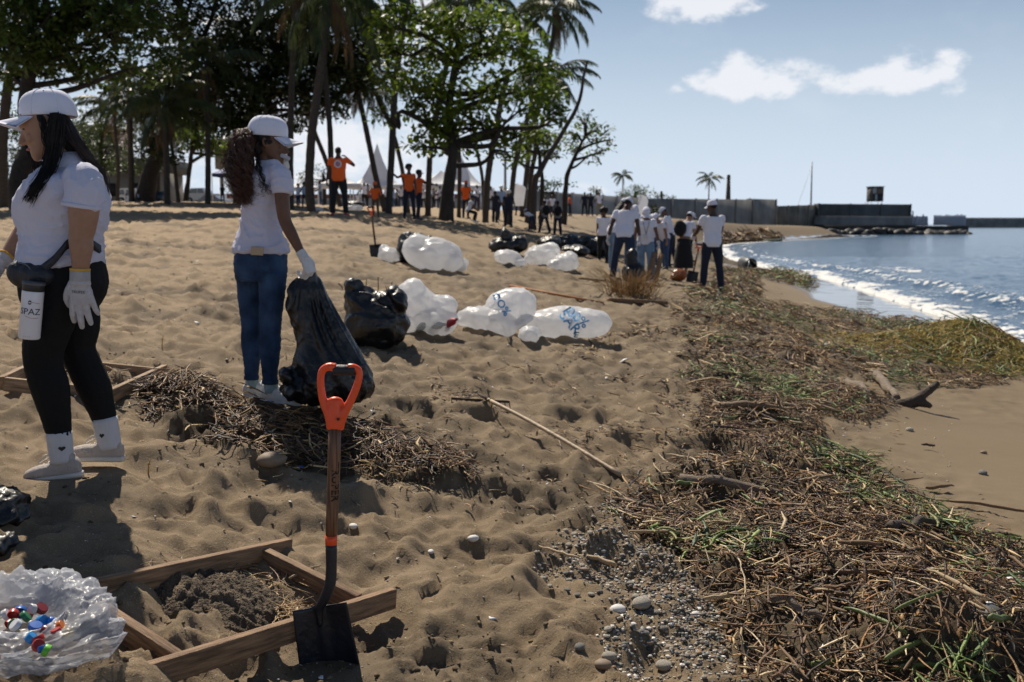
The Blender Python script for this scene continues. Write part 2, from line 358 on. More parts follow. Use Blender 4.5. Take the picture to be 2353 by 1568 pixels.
def detail(x, y, d, bz, cheap=False):
    dist = np.hypot(x, y)
    dryA = sstep(5.4, 7.0, d); dryB = sstep(2.4, 4.0, d); dry = lerp(dryA, dryB, sstep(8, 12, y))
    fade = 1 - sstep(60, 140, dist)
    wx = x + .12 * gnoise(x * 2.3, y * 2.3, 1); wy = y + .12 * gnoise(x * 2.3, y * 2.3, 2)
    f1, f2, h = worley(wx * 2.9, wy * 2.9 + 40, 1)
    g1, g2, h2 = worley(wx * 5.6 + 11, wy * 5.6, 2)
    amp = .55 + .45 * np.clip(gnoise(x * .45, y * .45, 4) + .5, 0, 1.4)
    bowls = (np.minimum(f1 * f1, .62) - .25) * .150 * (0.45 + h)
    small = (np.minimum(g1 * g1, .5) - .2) * .082
    s = bowls * amp + small + .022 * gnoise(x * 1.3, y * 1.3, 5) + .015 * fbm(x * 9, y * 9, 3, 4, .6)
    crumb = sstep(.02, .42, gnoise(x * .8, y * .8, 6) + .35 * gnoise(x * 3, y * 3, 2)) * (y < 22)
    s = s + crumb * (.012 * fbm(x * 21, y * 21, 1, 3, .7) - .006)
    b = belt(x, y)
    s = s + b * (.030 * fbm(x * 7, y * 7, 2, 4, .65)) + .0045 * fbm(x * 33, y * 33, 4, 2, .7) * (y < 16)
    wetrip = .004 * gnoise(x * 1.1, y * 2.0, 3) + .0015 * gnoise(x * 7, y * 18, 1)
    out = s * dry * fade + wetrip * (1 - dry) * fade
    for (fx, fy, rx, ry, rot, dep) in FEET:
        c, q = math.cos(rot), math.sin(rot); dx = x - fx; dy = y - fy; a = (dx * c + dy * q) / rx; e = a * a + ((-dx * q + dy * c) / ry) ** 2
        out = out + np.where(e < 6, -dep * np.exp(-e * 1.6) + dep * .35 * np.exp(-(np.sqrt(e) - 1.35) ** 2 * 7), 0)
    return out, crumb, dry, b
_r = random.Random(3)
for _ in range(240):
    _Y = _r.uniform(3.4, 13); _x = _r.uniform(-.35 * _Y, .17 * _Y); FEET.append((_x, _Y, _r.uniform(.045, .10), _r.uniform(.10, .17), _r.uniform(0, 3.1), _r.uniform(.015, .05)))
FLAT = []     # level pads (x, y, radius, z or None) under things standing on the ground
def gz_full(x, y):
    x = np.asarray(x, float); y = np.asarray(y, float); d = shore_d(x, y); bz = base_z(x, y, d)
    dt, cr_, dry, b = detail(x, y, d, bz); z = bz + mounds(x, y) + dt
    for (px, py, r, zz) in FLAT:
        w = 1 - sstep(r * .7, r * 1.3, np.hypot(x - px, y - py)); z = z * (1 - w) + zz * w
    return z
def gz(x, y): return float(gz_full(np.array([x], float), np.array([y], float))[0])
def G(u, v):
    p = rayG(u, v, gz_full); return p

def build_ground():
    rows = [-40, -20, -10, -5, -2.5, -1, 0, .8, 1.4, 1.8]; y = 2.0
    while y < 1500:
        rows.append(y); dy = .0120 + .0052 * max(0, y - 2.6)
        if y > 45: dy = .16 + (y - 45) * .05
        y += dy
    rows = np.array(rows); nc = 440; s = np.linspace(-1, 1, nc); sx = s * .70 + np.sign(s) * np.clip(np.abs(s) - .93, 0, 1) ** 2 * 300
    q = np.maximum(rows, 0) + 1.6
    X = q[:, None] * sx[None]; Y = np.repeat(rows[:, None], nc, 1)
    xf = X.ravel(); yf = Y.ravel(); d = shore_d(xf, yf); bz = base_z(xf, yf, d)
    dt, crumb, dry, b = detail(xf, yf, d, bz); z = bz + mounds(xf, yf) + dt
    for (px, py, r, zz) in FLAT:
        w = 1 - sstep(r * .7, r * 1.3, np.hypot(xf - px, yf - py)); z = z * (1 - w) + zz * w
    V = np.c_[xf, yf, z]; m = len(rows)
    idx = np.arange(m * nc).reshape(m, nc)
    Q = np.stack([idx[:-1, :-1], idx[:-1, 1:], idx[1:, 1:], idx[1:, :-1]], -1).reshape(-1, 4)
    keep = (z[Q].max(1) > -1.6)
    Q = Q[keep]
    me = mesh_np('beach_sand', V, Q)
    film = (1 - sstep(1.5, 2.4, d + .35 * gnoise(xf * .5, yf * .35, 3)))
    for nm, arr in (('dry', dry), ('crumb', np.maximum(crumb * dry, 0)), ('belt', b), ('film', film), ('damp', 1 - sstep(4, 17, d + .5 * gnoise(xf * .4, yf * .4, 2)))):
        a = me.attributes.new(nm, 'FLOAT', 'POINT'); a.data.foreach_set('value', np.asarray(arr, np.float32))
    mt = bpy.data.materials.new('sand'); mt.use_nodes = True; nt = mt.node_tree; N = nt.nodes; L = nt.links; bs = N['Principled BSDF']
    def at(n_):
        t = N.new('ShaderNodeAttribute'); t.attribute_name = n_; return t.outputs['Fac']
    tc = N.new('ShaderNodeTexCoord')
    def nz(sc, de=3, r=.6):
        t = N.new('ShaderNodeTexNoise'); t.inputs['Scale'].default_value = sc; t.inputs['Detail'].default_value = de; t.inputs['Roughness'].default_value = r; L.new(tc.outputs['Object'], t.inputs['Vector']); return t.outputs['Fac']
    def mixc(f, a, b):
        t = N.new('ShaderNodeMix'); t.data_type = 'RGBA'
        for i, q in ((0, f), (6, a), (7, b)):
            if isinstance(q, tuple): t.inputs[i].default_value = (*q, 1)
            elif isinstance(q, (int, float)): t.inputs[i].default_value = q
            else: L.new(q, t.inputs[i])
        return t.outputs[2]
    def mr(x, a, b, c=0, d_=1):
        t = N.new('ShaderNodeMapRange'); L.new(x, t.inputs[0]); t.inputs[1].default_value = a; t.inputs[2].default_value = b; t.inputs[3].default_value = c; t.inputs[4].default_value = d_; return t.outputs[0]
    def mul(a, b, op='MULTIPLY'):
        t = N.new('ShaderNodeMath'); t.operation = op
        for i, q in ((0, a), (1, b)):
            if isinstance(q, (int, float)): t.inputs[i].default_value = q
            else: L.new(q, t.inputs[i])
        return t.outputs[0]
    grain = nz(420, 2); patch = nz(1.7, 4); fine = nz(60, 3)
    c = mixc(mr(patch, .3, .7), (.34, .238, .138), (.46, .330, .198))
    c = mixc(mr(grain, .35, .7, 0, .75), c, (.17, .128, .088))
    c = mixc(mr(nz(210, 1), .66, .70, 0, .8), c, (.70, .64, .55))
    sepp = N.new('ShaderNodeSeparateXYZ'); L.new(tc.outputs['Object'], sepp.inputs[0])
    c = mixc(mul(at('crumb'), .62), c, (.105, .082, .060))
    c = mixc(mul(at('belt'), .95), c, mixc(mr(fine, .35, .65), (.018, .012, .007), (.060, .040, .024)))
    c = mixc(mul(at('damp'), .85), c, (.150, .110, .064))
    c = mixc(mr(at('film'), 0, 1, 0, .6), c, (.085, .068, .052))
    L.new(c, bs.inputs['Base Color'])
    ro = mul(mr(at('film'), 0, .6, .90, .055), mr(at('damp'), 0, 1, 0, .13), 'SUBTRACT'); L.new(mul(ro, .05, 'MAXIMUM'), bs.inputs['Roughness'])
    L.new(mr(at('film'), 0, 1, .25, .9), bs.inputs['Specular IOR Level'])
    bp = N.new('ShaderNodeBump'); bp.inputs['Distance'].default_value = .019
    h = mul(mul(nz(95, 4, .7), .5), mul(grain, .30), 'ADD'); L.new(h, bp.inputs['Height']); L.new(mr(at('dry'), 0, 1, .10, .8), bp.inputs['Strength'])
    bf = N.new('ShaderNodeMath'); bf.operation = 'MULTIPLY'; L.new(bp.inputs['Strength'].links[0].from_socket, bf.inputs[0]); L.new(mr(at('film'), 0, .5, 1, .03), bf.inputs[1]); L.new(bf.outputs[0], bp.inputs['Strength'])
    L.new(bp.outputs[0], bs.inputs['Normal'])
    me.materials.append(mt)
    return tag(link('beach_sand', me), kind='structure', label='sloping brown sand beach pocked with footprints')

def build_sea():
    rows = []; y = 2.0
    while y < 4500:
        rows.append(y); y += .05 + .0065 * y if y < 60 else .05 * y
    rows = np.array(rows); nc = 190; s = np.linspace(0, 1, nc)
    # columns run from just inland of the water's edge outward to sea
    ysh = SHORE[:, 1]; xsh = SHORE[:, 0]; xe = np.interp(rows, ysh, xsh); xe = np.where(rows > 146, np.interp(rows, [146, 163, 178, 270, 380, 700, 1600, 4500], [45, 52, 54, 53, 45, 18, -203, -1500]), xe)
    wid = 4 + .40 * rows + np.where(rows > 150, rows * .6, 0)
    X = xe[:, None] - 1.5 + (s ** 1.25)[None] * wid[:, None] + np.clip(s - .96, 0, 1)[None] ** 2 * 8000 * (1 + rows[:, None] / 40)
    Y = np.repeat(rows[:, None], nc, 1); xf = X.ravel(); yf = Y.ravel(); d = shore_d(xf, yf); e = -d
    sw = e + .5 * gnoise(xf * .18, yf * .18, 2) + .22 * gnoise(xf * .7, yf * .7, 3)
    near = 1 - sstep(60, 160, yf)
    swell = (.10 * np.exp(-((sw - .8) / .55) ** 2) + .24 * np.exp(-((sw - 2.7) / .9) ** 2) + .08 * np.exp(-((sw - 6.5) / 1.6) ** 2)) * (1 - sstep(35, 70, yf))
    chop = (.030 * gnoise(xf * .9, yf * .9, 1) + .018 * gnoise(xf * 2.3, yf * 2.0, 5) + .010 * gnoise(xf * 5, yf * 5, 6)) * sstep(1, 5, e) * near
    t1 = fbm(xf * 1.1, yf * 1.1, 4, 4, .6); t2 = fbm(xf * 3.2, yf * 3.2, 1, 4, .65)
    foam = sstep(-.15, .05, sw) * (1 - sstep(.2, 1.0, sw + .5 * t1)) * sstep(-.75, .2, t2 + .3)
    foam = np.maximum(foam, sstep(1.8, 2.1, sw) * (1 - sstep(2.1, 2.9, sw)) * sstep(-.25, .45, t2) * .85)
    foam = np.maximum(foam, (sw > 0) * (1 - sstep(2.6, 5, sw)) * sstep(.10, .9, t2 + .2 * t1) * .55)
    foam = np.maximum(foam, sstep(.52, .8, gnoise(xf * .16 + 3, yf * .09, 6)) * sstep(0, 1, e) * (1 - sstep(3, 26, e)) * sstep(-.2, .4, t1) * (yf > 40) * .85)
    lump = foam * (.05 * np.abs(t2) + .02) * near
    z = .004 + np.clip(swell + chop + lump, -.05, 1); z = np.where(e < .0, np.minimum(z, .012), z)
    z = np.where(e < -.02, -.06, z)
    idx = np.arange(len(rows) * nc).reshape(len(rows), nc)
    Q = np.stack([idx[:-1, :-1], idx[:-1, 1:], idx[1:, 1:], idx[1:, :-1]], -1).reshape(-1, 4)
    me = mesh_np('sea_water', np.c_[xf, yf, z], Q); a = me.attributes.new('foam', 'FLOAT', 'POINT'); a.data.foreach_set('value', foam.astype(np.float32))
    mt = bpy.data.materials.new('sea'); mt.use_nodes = True; nt = mt.node_tree; N = nt.nodes; L = nt.links; b = N['Principled BSDF']
    at = N.new('ShaderNodeAttribute'); at.attribute_name = 'foam'; tc = N.new('ShaderNodeTexCoord')
    fz = N.new('ShaderNodeTexNoise'); fz.inputs['Scale'].default_value = 9; fz.inputs['Detail'].default_value = 5; fz.inputs['Roughness'].default_value = .7; L.new(tc.outputs['Object'], fz.inputs['Vector'])
    ad = N.new('ShaderNodeMath'); ad.operation = 'ADD'; L.new(at.outputs['Fac'], ad.inputs[0]); s2 = N.new('ShaderNodeMapRange'); L.new(fz.outputs['Fac'], s2.inputs[0]); s2.inputs[1].default_value = .3; s2.inputs[2].default_value = .7; s2.inputs[3].default_value = -.45; s2.inputs[4].default_value = .35; L.new(s2.outputs[0], ad.inputs[1])
    mr = N.new('ShaderNodeMapRange'); L.new(ad.outputs[0], mr.inputs[0]); mr.inputs[1].default_value = .25; mr.inputs[2].default_value = .62
    gt = N.new('ShaderNodeMath'); gt.operation = 'MULTIPLY'; L.new(mr.outputs[0], gt.inputs[0]); g2 = N.new('ShaderNodeMapRange'); L.new(at.outputs['Fac'], g2.inputs[0]); g2.inputs[2].default_value = .2; L.new(g2.outputs[0], gt.inputs[1])
    mx = N.new('ShaderNodeMix'); mx.data_type = 'RGBA'; L.new(gt.outputs[0], mx.inputs[0]); mx.inputs[6].default_value = (.045, .095, .165, 1); mx.inputs[7].default_value = (.66, .66, .65, 1); L.new(mx.outputs[2], b.inputs['Base Color'])
    rr = N.new('ShaderNodeMapRange'); L.new(gt.outputs[0], rr.inputs[0]); rr.inputs[3].default_value = .12; rr.inputs[4].default_value = .85; L.new(rr.outputs[0], b.inputs['Roughness'])
    b.inputs['IOR'].default_value = 1.33
    mp = N.new('ShaderNodeMapping'); mp.inputs['Scale'].default_value = (1, .8, 1); L.new(tc.outputs['Object'], mp.inputs[0])
    w1 = N.new('ShaderNodeTexNoise'); w1.inputs['Scale'].default_value = 1.0; w1.inputs['Detail'].default_value = 8; w1.inputs['Roughness'].default_value = .62; L.new(mp.outputs[0], w1.inputs['Vector'])
    bp = N.new('ShaderNodeBump'); bp.inputs['Strength'].default_value = .9; bp.inputs['Distance'].default_value = .20; L.new(w1.outputs['Fac'], bp.inputs['Height']); L.new(bp.outputs[0], b.inputs['Normal'])
    me.materials.append(mt)
    return tag(link('sea_water', me), kind='structure', label='blue sea with a foaming wave breaking along the shore')
# ------------------------------------------------------------------ people: lofted limbs grown together into one surface
def union(mb, name, mats, voxel, smooth=3, decim=None, disp=None):
    me = mb.mesh(name + '_raw', None); ob = bpy.data.objects.new('tmp', me); COL.objects.link(ob)
    r = ob.modifiers.new('r', 'REMESH'); r.mode = 'VOXEL'; r.voxel_size = voxel
    if smooth:
        sm = ob.modifiers.new('s', 'SMOOTH'); sm.factor = .5; sm.iterations = smooth
    if decim:
        dc = ob.modifiers.new('d', 'DECIMATE'); dc.ratio = decim
    dg = bpy.context.evaluated_depsgraph_get(); ev = ob.evaluated_get(dg); out = bpy.data.meshes.new_from_object(ev)
    bpy.data.objects.remove(ob); bpy.data.meshes.remove(me)
    out.name = name; out.materials.clear()
    for m in (mats if isinstance(mats, (list, tuple)) else [mats]): out.materials.append(m)
    out.polygons.foreach_set('use_smooth', np.ones(len(out.polygons), bool))
    if disp:
        n = len(out.vertices); co = np.empty(n * 3, np.float32); out.vertices.foreach_get('co', co); no = np.empty(n * 3, np.float32); out.vertices.foreach_get('normal', no)
        co = co.reshape(-1, 3); no = no.reshape(-1, 3); co = co + no * disp(co)[:, None]; out.vertices.foreach_set('co', co.ravel().astype(np.float32))
    out.update(); return out
def n3(co, s, seed=0):
    """cheap 3D-ish noise from three planes"""
    x, y, z = (co * np.asarray(s)).T
    return (gnoise(x + z * .37, y + z * .61, seed) + gnoise(y * 1.1 + x * .23, z + x * .41, seed + 1) + gnoise(z * .9 + y * .3, x + y * .47, seed + 2)) / 2.0
def v3(a): return Vector((float(a[0]), float(a[1]), float(a[2])))
def limb(mb, pts, rad, n=14, k=4, flat=None, side=None):
    """pts: joints; rad: radius at each"""
    P = cr(np.c_[np.array([list(p) for p in pts]), np.array(rad)], k); mb.tube(P[:, :3], P[:, 3], n, True, flat, side)
def head_mb(mb, E, fw, up, s, face=True, female=False, n=20):
    """E: point between the ears, fw/up: unit directions, s: scale"""
    E = v3(E); up = v3(up).normalized(); fw = (v3(fw) - up * v3(fw).dot(up)).normalized(); sd = fw.cross(up)
    rg = [(-.118, .075, .012, .010), (-.112, .068, .027, .026), (-.095, .055, .042, .042), (-.07, .032, .054, .062), (-.045, .020, .060, .074), (-.015, .008, .066, .086), (.015, .000, .071, .094), (.045, -.006, .074, .097), (.075, -.010, .070, .092), (.098, -.012, .056, .075), (.113, -.014, .034, .046), (.119, -.014, .010, .014)]
    mb.loft([(E + up * (z * s) + fw * (f * s), sd * (w * s), fw * (d * s)) for z, f, w, d in rg], n, 2.15)
    P = lambda f, z, l=0: E + fw * (f * s) + up * (z * s) + sd * (l * s)
    if face:
        mb.tube([P(.088, .012), P(.102, -.012), P(.117, -.036), P(.103, -.046)], np.array([.008, .009, .012, .006]) * s, 8)        # nose
        mb.tube([P(.096, -.040, -.012), P(.104, -.038, 0), P(.096, -.040, .012)], np.array([.006, .008, .006]) * s, 8)
        mb.tube([P(.082, -.066, -.020), P(.094, -.064, 0), P(.082, -.066, .020)], np.array([.004, .0065, .004]) * s, 8)              # lips
        mb.tube([P(.080, -.076, -.016), P(.091, -.076, 0), P(.080, -.076, .016)], np.array([.004, .0065, .004]) * s, 8)
        mb.tube([P(.070, .026, -.045), P(.088, .030, -.022), P(.092, .022, 0), P(.088, .030, .022), P(.070, .026, .045)], np.array([.008, .010, .008, .010, .008]) * s, 8)  # brow
        for q in (-1, 1):
            mb.ell(P(.070, -.030, q * .036), np.array([.020, .020, .022]) * s, 10, 6)                                       # cheek
    for q in (-1, 1):
        mb.tube([P(-.004, .022, q * .070), P(-.014, .026, q * .080), P(-.020, .008, q * .084), P(-.012, -.014, q * .078), P(-.002, -.024, q * .070)], np.array([.006, .007, .007, .008, .005]) * s, 8)
def hand_mb(mb, wr, d, back, thumb, s=1.0, curl=.25, spread=.10, n=8, curls=None, thick=1.0):
    """wr: wrist, d: towards the fingers, back: normal of the back of the hand, thumb: side of the thumb"""
    wr = v3(wr); d = v3(d).normalized(); back = (v3(back) - d * v3(back).dot(d)).normalized(); th = d.cross(back)
    if th.dot(v3(thumb)) < 0: th = -th
    P = lambda a, b, c: wr + d * (a * s) + th * (b * s) + back * (c * s)
    mb.loft([(P(-.01, 0, 0), th * .026 * s, back * .019 * s), (P(.015, .001, 0), th * .030 * s, back * .018 * s), (P(.045, .001, .001), th * .040 * s, back * .016 * s), (P(.075, -.001, .001), th * .042 * s, back * .014 * s), (P(.092, -.001, 0), th * .038 * s, back * .011 * s)], 14, 2.4)
    L_ = [.074, .084, .078, .062]; off = [.031, .0105, -.0105, -.031]; rr = [.0098, .0102, .0098, .0086]; st = [.086, .092, .088, .078]
    for i in range(4):
        c = (curls[i] if curls else curl * (1 + .12 * i)); a = 0.0; p = P(st[i] - .012, off[i], 0); pts = [p]; rad = [rr[i] * 1.02 * thick]
        sp = spread * (1.5 - i) / 1.5
        for j, fr in enumerate((.46, .30, .24)):
            a += c * (1.0, 1.15, .8)[j] * 1.5
            dd = (d * math.cos(a) - back * math.sin(a)) + th * sp * math.cos(a); dd.normalize()
            p = p + dd * ((L_[i] * fr + (.012 if j == 0 else 0)) * s); pts.append(p); rad.append(rr[i] * (1.0, .93, .78)[j] * thick)
        limb(mb, pts, [q * s for q in rad], n, 3); mb.ell(pts[-1], [rad[-1] * s] * 3, 8, 6)
    a = .75; p = P(.012, .022, -.004); q1 = P(.045, .046, -.010); q2 = P(.072, .056, -.016 - .03 * curl); q3 = P(.094, .056 - .03 * curl, -.022 - .06 * curl)
    limb(mb, [p, q1, q2, q3], [.015 * s * thick, .013 * s * thick, .0108 * s * thick, .0085 * s * thick], n, 3); mb.ell(q3, [.0085 * s * thick] * 3, 8, 6)
def shoe_mb(mb, sole, ank, toe, up, s=1.0, hi=0.0):
    n = 16 if mb is not sole else 9
    """ank: ankle centre; toe: unit direction of the foot"""
    ank = v3(ank); toe = v3(toe).normalized(); up = v3(up); sd = toe.cross(up).normalized(); up = sd.cross(toe)
    P = lambda a, c, b=0: ank + toe * (a * s) + up * (c * s) + sd * (b * s)
    # rings along the foot: a, centre height, half width, half height
    rg = [(-.062, -.055, .016, .018), (-.056, -.047, .028, .032), (-.035, -.040, .034, .044), (.0, -.038, .036, .050), (.04, -.046, .038, .044), (.08, -.056, .042, .034), (.12, -.058, .047, .034), (.155, -.062, .045, .030), (.178, -.066, .037, .024), (.194, -.074, .018, .013)]
    mb.loft([(P(a, c), sd * (w * s), up * (h * s)) for a, c, w, h in rg], n, 2.5)
    mb.loft([(P(-.006, -.035), sd * .034 * s, toe * .044 * s), (P(-.006, 0), sd * .033 * s, toe * .040 * s), (P(-.004, .020 + hi), sd * .034 * s, toe * .040 * s)], n)
    rs = [(-.066, .018), (-.055, .033), (0, .040), (.05, .042), (.12, .050), (.16, .046), (.185, .032), (.198, .014)]
    if sole is not None: sole.loft([(P(a, -.088), sd * (w * s), up * (.014 * s)) for a, w in rs], n, 4)
def cap_parts(E, fw, up, s, mcap, parent, origin, tilt=0.0, name='cap', logo=None, brimlen=.078, n=32, open_back=False, panels=True, lift=0):
    """a six-panel baseball cap: crown, brim, button; seams pressed in"""
    E = v3(E); up = v3(up).normalized(); fw = (v3(fw) - up * v3(fw).dot(up)).normalized(); sd = fw.cross(up)
    if tilt:
        M = Matrix.Rotation(tilt, 3, sd); fw = M @ fw; up = M @ up
    B = E + up * ((.040 + lift) * s) - fw * .008 * s; V = []; rows = 14
    for i in range(rows):
        t = i / (rows - 1); z = .105 * math.sin(t * math.pi / 2) ** .96; rr = math.cos(t * math.pi / 2) ** .56 if t < 1 else 0
        for j in range(n * 2):
            a = j / (n * 2) * 2 * math.pi; seam = 1 - .018 * max(0, 1 - abs(((a / (math.pi / 3) + .5) % 1) - .5) * 9) * (t > .02)
            w = .0845 * rr * seam; dpt = .107 * rr * seam; fz = .004 * math.cos(a)
            fr = 1 + .05 * max(0, math.cos(a)) * (1 - t) ** 0 * math.sin(t * math.pi)
            V.append(B + sd * (math.sin(a) * w * s) + fw * (math.cos(a) * dpt * fr * s) + up * ((z + fz * (1 - t)) * s))
    m = n * 2; out = len(V)
    V2 = [B + (v - B) * .955 - up * .002 * s for v in V]
    Q = [[i * m + j, i * m + (j + 1) % m, (i + 1) * m + (j + 1) % m, (i + 1) * m + j] for i in range(rows - 1) for j in range(m)]
    Q2 = [[out + q for q in reversed(f)] for f in Q]; Q3 = [[j, out + j, out + (j + 1) % m, (j + 1) % m] for j in range(m)]
    root = link(name, mesh_np(name, np.array([list(v - v3(origin)) for v in V + V2]), np.array(Q + Q2 + Q3), mcap), parent)
    if n > 20:
        for q in range(6):
            a = (q + .5) * math.pi / 3 if not panels else q * math.pi / 3; P = [V[i * m + int(round(a / (2 * math.pi) * m)) % m] for i in range(rows)]; sm = MB(); sm.tube([p + (p - B).normalized() * .0012 for p in P], .0016, 5); sm.build('seam', mat('cap_stitching', (.74, .74, .80), .8, .05, 30), root, origin=origin)
        for q in (1, 2, 4, 5): p = V[9 * m + int(m * (q + .5) / 6)]; ey = MB(); ey.ell(p, (.0028,) * 3, 6, 5); ey.build('eyelet', mat('eyelet_dark', (.10, .10, .13), .7, .1, 10), root, origin=origin)
    # brim
    mb = MB(); nu, nv = 17, 7; top = []
    for k in range(nv):
        for i in range(nu):
            a = lerp(-1.12, 1.12, i / (nu - 1)); t = k / (nv - 1); ed = math.cos(a * .80) ** .8
            bx = math.sin(a) * .0845; by = math.cos(a) * .107
            f = by + t * brimlen * ed; w = bx * (1 + .02 * t); z = .003 * math.cos(a) - .030 * (abs(a) / 1.12) ** 2 * (.25 + .75 * t) - .016 * t
            top.append(B + fw * (f * s) + sd * (w * s) + up * (z * s))
    bot = [p - up * .003 * s for p in top]; o = len(top)
    ix = lambda k, i: k * nu + i
    Qb = [[ix(k, i), ix(k, i + 1), ix(k + 1, i + 1), ix(k + 1, i)] for k in range(nv - 1) for i in range(nu - 1)]
    Qb += [[o + q for q in reversed(f)] for f in list(Qb)]
    ring = [ix(0, i) for i in range(nu)] + [ix(k, nu - 1) for k in range(1, nv)] + [ix(nv - 1, i) for i in range(nu - 2, -1, -1)] + [ix(k, 0) for k in range(nv - 2, 0, -1)]
    Qb += [[ring[q], ring[(q + 1) % len(ring)], o + ring[(q + 1) % len(ring)], o + ring[q]] for q in range(len(ring))]
    link('brim', mesh_np('brim', np.array([list(v - v3(origin)) for v in top + bot]), np.array(Qb), mcap), root)
    bt = MB(); bt.ell(B + up * .107 * s, np.array([.009, .009, .005]) * s, 8, 6); bt.build('button', mcap, root, origin=origin)
    return root, (B, fw, up, sd)

SKIN = {'light': (.30, .165, .105), 'tan': (.27, .14, .085), 'brown': (.13, .062, .036), 'dark': (.065, .032, .02)}
def skin(k): return mat('skin_' + k, SKIN[k], .5, .08, 30, .12, 250, spec=.4, sss=.15)
def cloth(name, col, **k): return mat(name, col, k.pop('rough', .85), k.pop('var', .06), k.pop('scale', 5), k.pop('bump', .35), k.pop('bscale', 14), spec=.2, sheen=k.pop('sheen', .1), **k)
M_WHITE = cloth('white_cotton', (.70, .70, .79)); M_CAP = cloth('white_cap_cloth', (.66, .66, .76), bump=.1, bscale=200)
M_ORANGE = cloth('orange_cloth', (.72, .115, .02)); M_BLACKC = cloth('black_cloth', (.016, .016, .018)); M_NAVY = cloth('navy_cloth', (.018, .022, .04))
M_DENIM = cloth('blue_denim', (.045, .085, .17), var=.25, scale=9, bump=.3, bscale=90); M_DENIML = cloth('light_denim', (.15, .24, .36), var=.2)
M_DENIMD = cloth('dark_denim', (.022, .036, .075), var=.2); M_BROWNC = cloth('brown_cloth', (.10, .06, .035)); M_BLUEC = cloth('pale_blue_cloth', (.30, .40, .58)); M_KHAKI = cloth('khaki_cloth', (.22, .18, .12)); M_GREYC = cloth('grey_cloth', (.22, .22, .24))
M_HAIR = mat('black_hair', (.009, .007, .007), .6, .3, 40, .3, 90, spec=.25); M_HAIRB = mat('brown_curly_hair', (.085, .034, .020), .38, .4, 40, spec=.5, trans=.12)
M_GLOVE = mat('knit_glove_cloth', (.62, .60, .63), .9, .08, 30, .8, 220, spec=.15, sheen=.2); M_SHOE = mat('white_shoe_leather', (.70, .70, .68), .5, .08, 20, .2, 60); M_SOLE = mat('rubber_sole', (.62, .61, .58), .7, .1, 20); M_SHOEB = mat('black_shoe_leather', (.02, .02, .02), .5, .1, 20)

